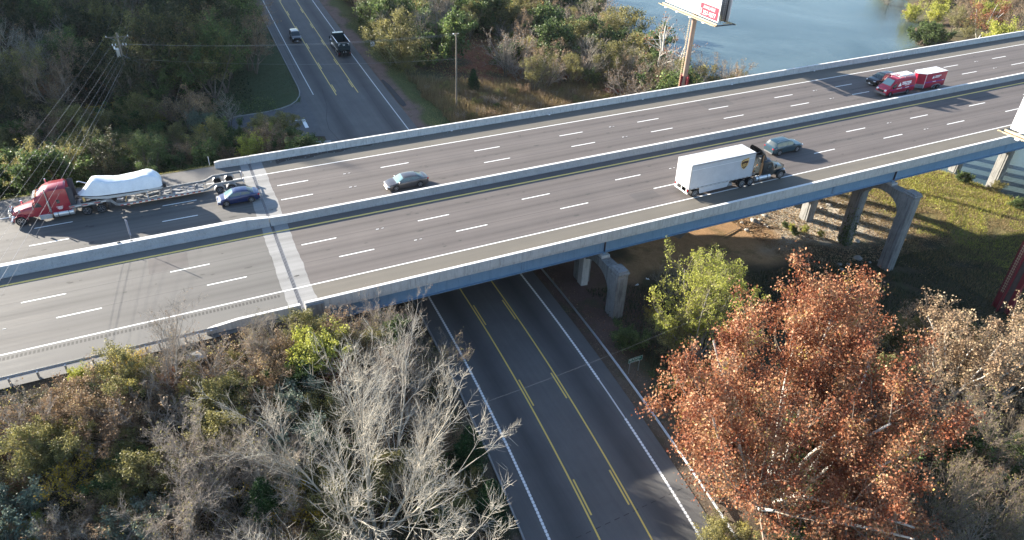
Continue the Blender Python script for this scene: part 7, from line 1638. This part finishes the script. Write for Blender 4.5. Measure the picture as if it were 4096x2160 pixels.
for pts, lab in (([(54, -1.5), (57, -.4), (60, -.3), (63, .3)], 'thin dark fallen branch across the dirt under the bridge'), ([(58, 1.8), (60, 1.2), (61.5, -.3), (64, -1.2)], 'forked dead branch by the rocks under the bridge')):
    m = MB(); m.tube([(x, y, ground(x, y)+.08) for x, y in pts], .05, 5); m.tube([(pts[1][0], pts[1][1], ground(*pts[1])+.08), (pts[1][0]+1.2, pts[1][1]+1., ground(pts[1][0]+1.2, pts[1][1]+1)+.2)], .03, 5)
    tag(m.build('fallen_branch', 'bark_dark'), lab, 'branch')
for (x, y), lab in zip(((37., -8.3), (34.9, -9.3)), ('crumpled white litter on the shaded ground right of the near pier', 'second piece of pale litter, closer to the near pier')):
    m = MB(); rr = random.Random(int(x)); v = [(x+rr.uniform(-.35, .35), y+rr.uniform(-.25, .25), ground(x, y)+rr.uniform(.03, .2)) for _ in range(9)]
    m.add(v, [(0, 1, 2), (2, 3, 4), (4, 5, 6), (6, 7, 8), (1, 4, 7)]); tag(m.build('litter', 'sign_white', normals=False), lab, 'litter')
# debris along the far parapet foot
dm = MB(); rg = random.Random(12)
for i in range(70):
    x = rg.uniform(-.5, 24) if i < 45 else rg.uniform(24, 120); p = D(x, rg.uniform(20.4, 21.3), .02)
    dm.box(p, (rg.uniform(.03, .18), rg.uniform(.03, .12), rg.uniform(.02, .05)), Matrix.Rotation(rg.uniform(0, 3), 3, 'Z'))
tag(dm.build('road_debris', 'grime'), kind='stuff')
dd = MB(); n = 26; pts = []
for i in range(n+1): pts.append((1.0+i*.62, 20.0+.6*abs(math.sin(i*.5))+.02*i*i*.12))
dd.add([D(x, 21.38, .007) for x, y in pts]+[D(x, min(21.3, y), .007) for x, y in pts], [(i, n+1+i, n+2+i, i+1) for i in range(n)])
mottled('silt', (.045, .038, .034), (.085, .072, .062), 4., .95); tag(dd.build('shoulder_silt', 'silt'), kind='stuff')
# small reflectors on the parapets
mkx = None
for i, x in enumerate((24.1, 38.8, 54.4, 71., 88., 105.)):
    o = MB().box((0, 0, .06), (.28, .10, .12), None, 0, .02).build('parapet_reflector', 'sign_white') if mkx is None else dup(mkx); mkx = mkx or o
    o.location = D(x, 21.28, .0); tag(o, 'small white lump at the foot of the far parapet', 'reflector', 'white lumps along the far parapet')
# wooden shard and junk on near parapet ledge are left to the concrete's stains

# ---- billboards
def billboard(x, y, zg, zb, half, text_=True, red_h=9.5, lab=''):
    """steel monopole with two long faces running along y; western face towards -x"""
    e = empty('billboard', (x, y, zg)); tag(e, lab, 'billboard')
    zb = zb-zg; H = 4.4
    MB().cyl((0, 0, -.5), (0, 0, zb+1.5), .46, .44, 20).build('pole', 'pole_tan', e, 40)
    for s in (-1, 1):
        MB().box((0, s*.72, (red_h)/2-.2), (.10, .62, red_h), None, 0, .01).build('base_fin', 'fin_red', e)
        MB().box((s*.62, 0, (red_h)/2-.2), (.5, .08, red_h)).build('base_fin', 'fin_red', e)
        MB().box((0, s*1.05, (red_h)/2-.2), (.42, .06, red_h)).build('fin_flange', 'fin_red', e)
    ld = MB()
    for s in (-.2, .2): ld.box((-.56+0, .42+s*.5+.1, (zb)/2+1), (.04, .04, zb-3))
    n = int((zb-4)/.35)
    for i in range(n): ld.box((-.56, .52, 2.7+i*.35), (.05, .42, .04))
    ld.build('ladder', 'beam_tan', e)
    MB().box((0, 0, zb+.45), (.6, half*2-2, .7)).build('spine_beam', 'beam_tan', e)
    for fx in (-1, 1):
        f = MB().box((fx*1.0, 0, zb+H/2), (.16, half*2, H), None, 0, .02); f.build('sign_face', 'face_grey', e)
        b = MB()
        for zz in (.06, H-.06): b.box((fx*1.09, 0, zb+zz), (.03, half*2, .14))
        for yy in (-half+.05, half-.05): b.box((fx*1.09, yy, zb+H/2), (.032, .14, H-.2))
        b.build('face_trim', 'sign_white', e)
        for yy in np.linspace(-half+.6, half-.6, 9):
            MB().box((fx*.82, yy, zb+H/2), (.16, .12, H+.4)).build('upright', 'dark_metal', e)
            MB().box((fx*1.35, yy, zb-.45), (1.5, .08, .12)).build('catwalk_bracket', 'beam_tan', e)
        MB().box((fx*1.45, 0, zb-.25), (.16, half*2+.6, .22)).build('stringer', 'beam_tan', e)
        for k, w in ((1.65, .10), (1.95, .10)): MB().box((fx*k, 0, zb-.40), (w, half*2+1.4, .07)).build('catwalk_rail', 'rust', e)
        MB().box((fx*2.05, 0, zb-.36), (.08, half*2+1.4, .14)).build('catwalk_edge', 'beam_tan', e)
        for yy in (-half*.7, -half*.2, half*.3, half*.75): MB().box((fx*2.2, yy, zb-.48), (.34, .5, .16), None, 0, .04).build('floodlight', 'sign_white', e)
    for s in (-1, 1):
        MB().box((0, s*(half+.4), zb-.38), (4.2, .5, .06)).build('end_platform', 'dark_metal', e)
        lm = MB()
        for q in (-.25, .25): lm.box((q, s*(half-.35), zb+H/2), (.04, .04, H+.6))
        for i in range(14): lm.box((0, s*(half-.35), zb+.2+i*.33), (.5, .03, .03))
        lm.build('end_ladder', 'dark_metal', e)
    if text_:
        fx = -1.0-.08-.02
        def onface(o, yy, zz, off): o.matrix_basis = Matrix(((0, 0, -1, fx-off), (-1, 0, 0, yy), (0, 1, 0, zz), (0, 0, 0, 1))); return o
        y0 = -half+.25; wdt = 4.6
        pt = MB().box((fx-.01, y0+wdt/2, zb+1.12), (.02, wdt, 1.95)).build('phone_panel', 'panel_red', e)
        for s_, sz, yy, zz, sx in (('AVAILABLE', .72, y0+wdt-.75, zb+1.38, .86), ('357-9077', .98, y0+wdt-.78, zb+.40, .88)):
            o = text('panel_lettering', s_, sz, 'sign_white', pt, (0, 0, 0), (0, 0, 0), .004); onface(o, yy, zz, .022); o.scale = (sx, 1, 1); M = o.matrix_basis
        o = text('panel_lettering', '(865)', .44, 'sign_white', pt, (0, 0, 0), (0, 0, 0), .004)
        o.matrix_basis = Matrix(((0, 0, -1, fx-.022), (0, 1, 0, y0+wdt-.16-.3), (1, 0, 0, zb+.38), (0, 0, 0, 1))) @ Matrix.Identity(4)
    return e
mottled('pole_tan', (.34, .23, .17), (.44, .31, .235), .7, .6, .1); mottled('beam_tan', (.42, .34, .21), (.55, .46, .30), 2., .7)
mat('fin_red', (.22, .022, .03), .55); mat('panel_red', (.50, .02, .05), .5); mottled('pole_brown', (.07, .05, .045), (.11, .08, .07), 1., .6)
def face():
    m = mat('face_grey', (.5, .48, .47), .6); t = NT(m); v = t.coord('Object', (1, .9, .05)); n = t.noise(v, 2.4, 5, .7)
    t.col(t.ramp(n, [(.3, (.44, .425, .42)), (.7, (.58, .565, .555))]))
face()
billboard(73.45, 36.1, ground(73.45, 36.1), 8.9, 7.2, True, 10.1, 'tall billboard on a tan pole with a red available phone panel, behind the bridge')
b2 = billboard(77.4, -25.6, ground(77.4, -25.6), 8.9, 7.2, False, 9.5, 'white billboard at the right edge on a red finned pole, in front of the bridge')
for ch in b2.children:
    if ch.name.startswith('pole'): ch.material_slots[0].link = 'OBJECT'; ch.material_slots[0].material = MATS['pole_brown']
    if ch.name.startswith('sign_face'): ch.material_slots[0].link = 'OBJECT'; ch.material_slots[0].material = MATS['trailer_white']

# ---- utility poles and wires
zL = ground(-14.46, 56.1); e = empty('utility_pole', (-14.46, 56.1, zL), math.radians(-5)); tag(e, 'wooden utility pole with crossarm and grey transformer at the wood edge', 'utility pole')
MB().cyl((0, 0, -.5), (0, 0, 13.1), .19, .13, 12).build('pole', 'wood_pole', e, 40)
def arm(z, w, par, y=.15): MB().box((0, y, z), (w, .10, .12), None, 0, .01).build('crossarm', 'wood_pole', par)
arm(12.45, 3.1, e); arm(11.3, 2.0, e, -.15)
for s in (-1, 1): MB().tube([(s*1.1, .15, 12.4), (0, .15, 11.75)], .02, 5).build('arm_brace', 'steel_grey', e)
for x in (-1.5, .1, 1.35): MB().cyl((x, .15, 12.5), (x, .15, 12.72), .06, .03, 8).build('insulator', 'sign_white', e)
for x in (-.9, -.5, .5, .9): MB().cyl((x, -.15, 11.36), (x, -.15, 11.6), .06, .05, 8).build('insulator', 'sign_white', e)
MB().cyl((-.42, -.1, 9.7), (-.42, -.1, 10.8), .26, .26, 16).build('transformer', 'galvanised', e, 40)
for k in (-.1, .1): MB().cyl((-.42+k, -.1, 10.8), (-.42+k, -.1, 11.0), .04, .03, 8).build('bushing', 'sign_white', e)
MB().tube([(0, 0, 9.9), (1.9, -.4, 8.8)], .025, 6).build('light_arm', 'aluminium', e); 
MB().box((-.75, -.1, 11.0), (.2, .15, .4)).build('fuse_cutout', 'sign_white', e)
# far end supports of the line lie outside the frame: poles too
zN = ground(-30.5, -24.); e2 = empty('utility_pole', (-30.5, -24., zN), math.radians(8)); tag(e2, 'wooden utility pole beyond the left edge carrying the same wires', 'utility pole')
TOPN = 7.2
MB().cyl((0, 0, -.5), (0, 0, TOPN-zN+.4), .19, .13, 12).build('pole', 'wood_pole', e2, 40); MB().box((0, .15, TOPN-zN), (3.1, .1, .12)).build('crossarm', 'wood_pole', e2)
zF = ground(-11.2, 112); e3 = empty('utility_pole', (-11.2, 112., zF), 0); tag(e3, 'wooden utility pole deep in the wood carrying the same wires', 'utility pole')
MB().cyl((0, 0, -.5), (0, 0, 14-zF*.0), .19, .13, 12).build('pole', 'wood_pole', e3, 40); MB().box((0, .15, 13.), (3.1, .1, .12)).build('crossarm', 'wood_pole', e3)
zR = ground(34.75, 47.2); e4 = empty('utility_pole', (34.75, 47.2, zR), math.radians(10)); tag(e4, 'slim wooden utility pole in the dry grass right of the lower road', 'utility pole')
MB().cyl((0, 0, -.5), (0, 0, 12.9), .17, .12, 12).build('pole', 'wood_pole', e4, 40); MB().box((.1, .12, 12.7), (1.0, .1, .1), None, 0, .01).build('crossarm', 'wood_pole', e4)
MB().box((-.42, .1, 12.82), (.26, .2, .14), None, 0, .03).build('line_hardware', 'sign_white', e4); MB().box((.45, .1, 12.78), (.16, .14, .12), None, 0, .03).build('line_hardware', 'galvanised', e4)
mat('wire', (.16, .16, .165), .45, .3); mat('wire_pale', (.34, .34, .35), .4, .5)
WIRES = {}
def wire(a, b, sag, r, lab, m='wire', grp=None, n=18):
    a = Vector(a); b = Vector(b); P = []
    for i in range(n+1):
        u = i/n; p = a.lerp(b, u); p.z -= 4*sag*u*(1-u); P.append(p)
    o = MB().tube(P, r, 4).build('power_line', m, None, None, None, False); tag(o, lab, 'wire', grp); return o
R5 = math.radians(-5); R8 = math.radians(8)
def Lp(x, z, y=.15): return (-14.46+x*math.cos(R5)-y*math.sin(R5), 56.1+x*math.sin(R5)+y*math.cos(R5), zL+z)
def Np(x, z): return (-30.5+x*math.cos(R8), -24+x*math.sin(R8), TOPN+z)
def Fp(x, z): return (-11.2+x, 112.1, zF+13.+z)
rows = [(-1.5, 12.72, -2.6, -.1, 'leftmost'), (.1, 12.72, -1.0, -.1, 'second from the left'), (1.35, 12.72, .4, -.1, 'third from the left'), (.15, 10.6, 1.0, -1.2, 'fourth from the left'), (.15, 9.9, 1.9, -1.8, 'fifth from the left')]
for x, z, nx, nz, w in rows:
    wire(Lp(x, z), Np(nx, nz), .9, .006, f'thin power line over the red truck, {w} below the crossarm', 'wire_pale')
    wire(Lp(x, z), Fp(x*.9+(1.2 if z < 12 else 0), z-12.9+(0)), .8, .006, f'thin power line rising from the utility pole into the wood, {w}', 'wire')
wire(Lp(.16, 9.0), Np(2.4, -2.5), .9, .011, 'thick twisted cable over the red truck, rightmost of the lines', 'wire_pale'); wire(Lp(.16, 9.), Fp(1.7, -3.7), .8, .011, 'thick twisted cable rising from the utility pole into the wood', 'wire_pale')
wire(Lp(.18, 8.7), Np(3.0, -2.9), 1.0, .008, 'dark cable under the thick twisted cable over the highway', 'wire')
R10 = math.radians(10)
for k, (y, z) in enumerate(((-.9, 11.6), (-.3, 11.6), (.5, 11.5))):
    wire(Lp(y, z, -.15), (34.75+.3*k-.3, 47.3, zR+12.85-.15*k), .9, .007, ('upper', 'middle', 'lower')[k]+' of three thin power lines crossing above the dump truck', 'wire_pale')
wire(Lp(.2, 9.3), (34.7, 47.1, zR+8.75), .9, .010, 'single cable crossing the lower road to the slim wooden pole', 'wire_pale')
wire((34.75, 47.2, zR+12.2), (43.5, 51.0, ground(43.5, 51)), .0, .012, 'guy wire slanting from the slim wooden pole to the ground', 'wire')
wire((6.1, -29.5, 1.9), (37.2, -24.3, .6), .5, .0045, 'thin pale cable strung low across the lower road between the trees', 'wire_pale')
# ivy on the pier column
iv = np.random.default_rng(77); n = 2200; yy = iv.uniform(-7.5, -6.1, n); zz = iv.uniform(-12.2, -5.2, n); keep = (iv.random(n) < np.clip(1.15-(zz+12.2)/6.5*1.1, .02, 1)) & (yy < -6.2-(zz+12.2)*.06)
pp_ = np.stack([np.where(iv.random(n) < .6, 70.25, iv.uniform(70.2, 71.6, n)), yy, zz], 1)[keep]; pp_[:, 1] = np.where(pp_[:, 0] > 70.3, -7.48, pp_[:, 1])
v, f, t = leaves(iv, pp_, .20, .85, .0, .07); o = link('ivy', quadmesh('ivy', v, f, 'leaf_green', t)); tag(o, 'dark green ivy climbing the second column of the tall pier', 'ivy')


# thin valley air
hz = bpy.data.materials.new('haze'); hz.use_nodes = True; hz.node_tree.nodes.clear()
vo = hz.node_tree.nodes.new('ShaderNodeVolumePrincipled'); vo.inputs['Density'].default_value = HAZE; vo.inputs['Color'].default_value = (.85, .91, 1, 1)
oo = hz.node_tree.nodes.new('ShaderNodeOutputMaterial'); hz.node_tree.links.new(vo.outputs[0], oo.inputs['Volume'])
MATS['haze'] = hz
tag(MB().box((250, 100, 30), (3800, 3800, 104)).build('haze', 'haze'), kind='stuff')
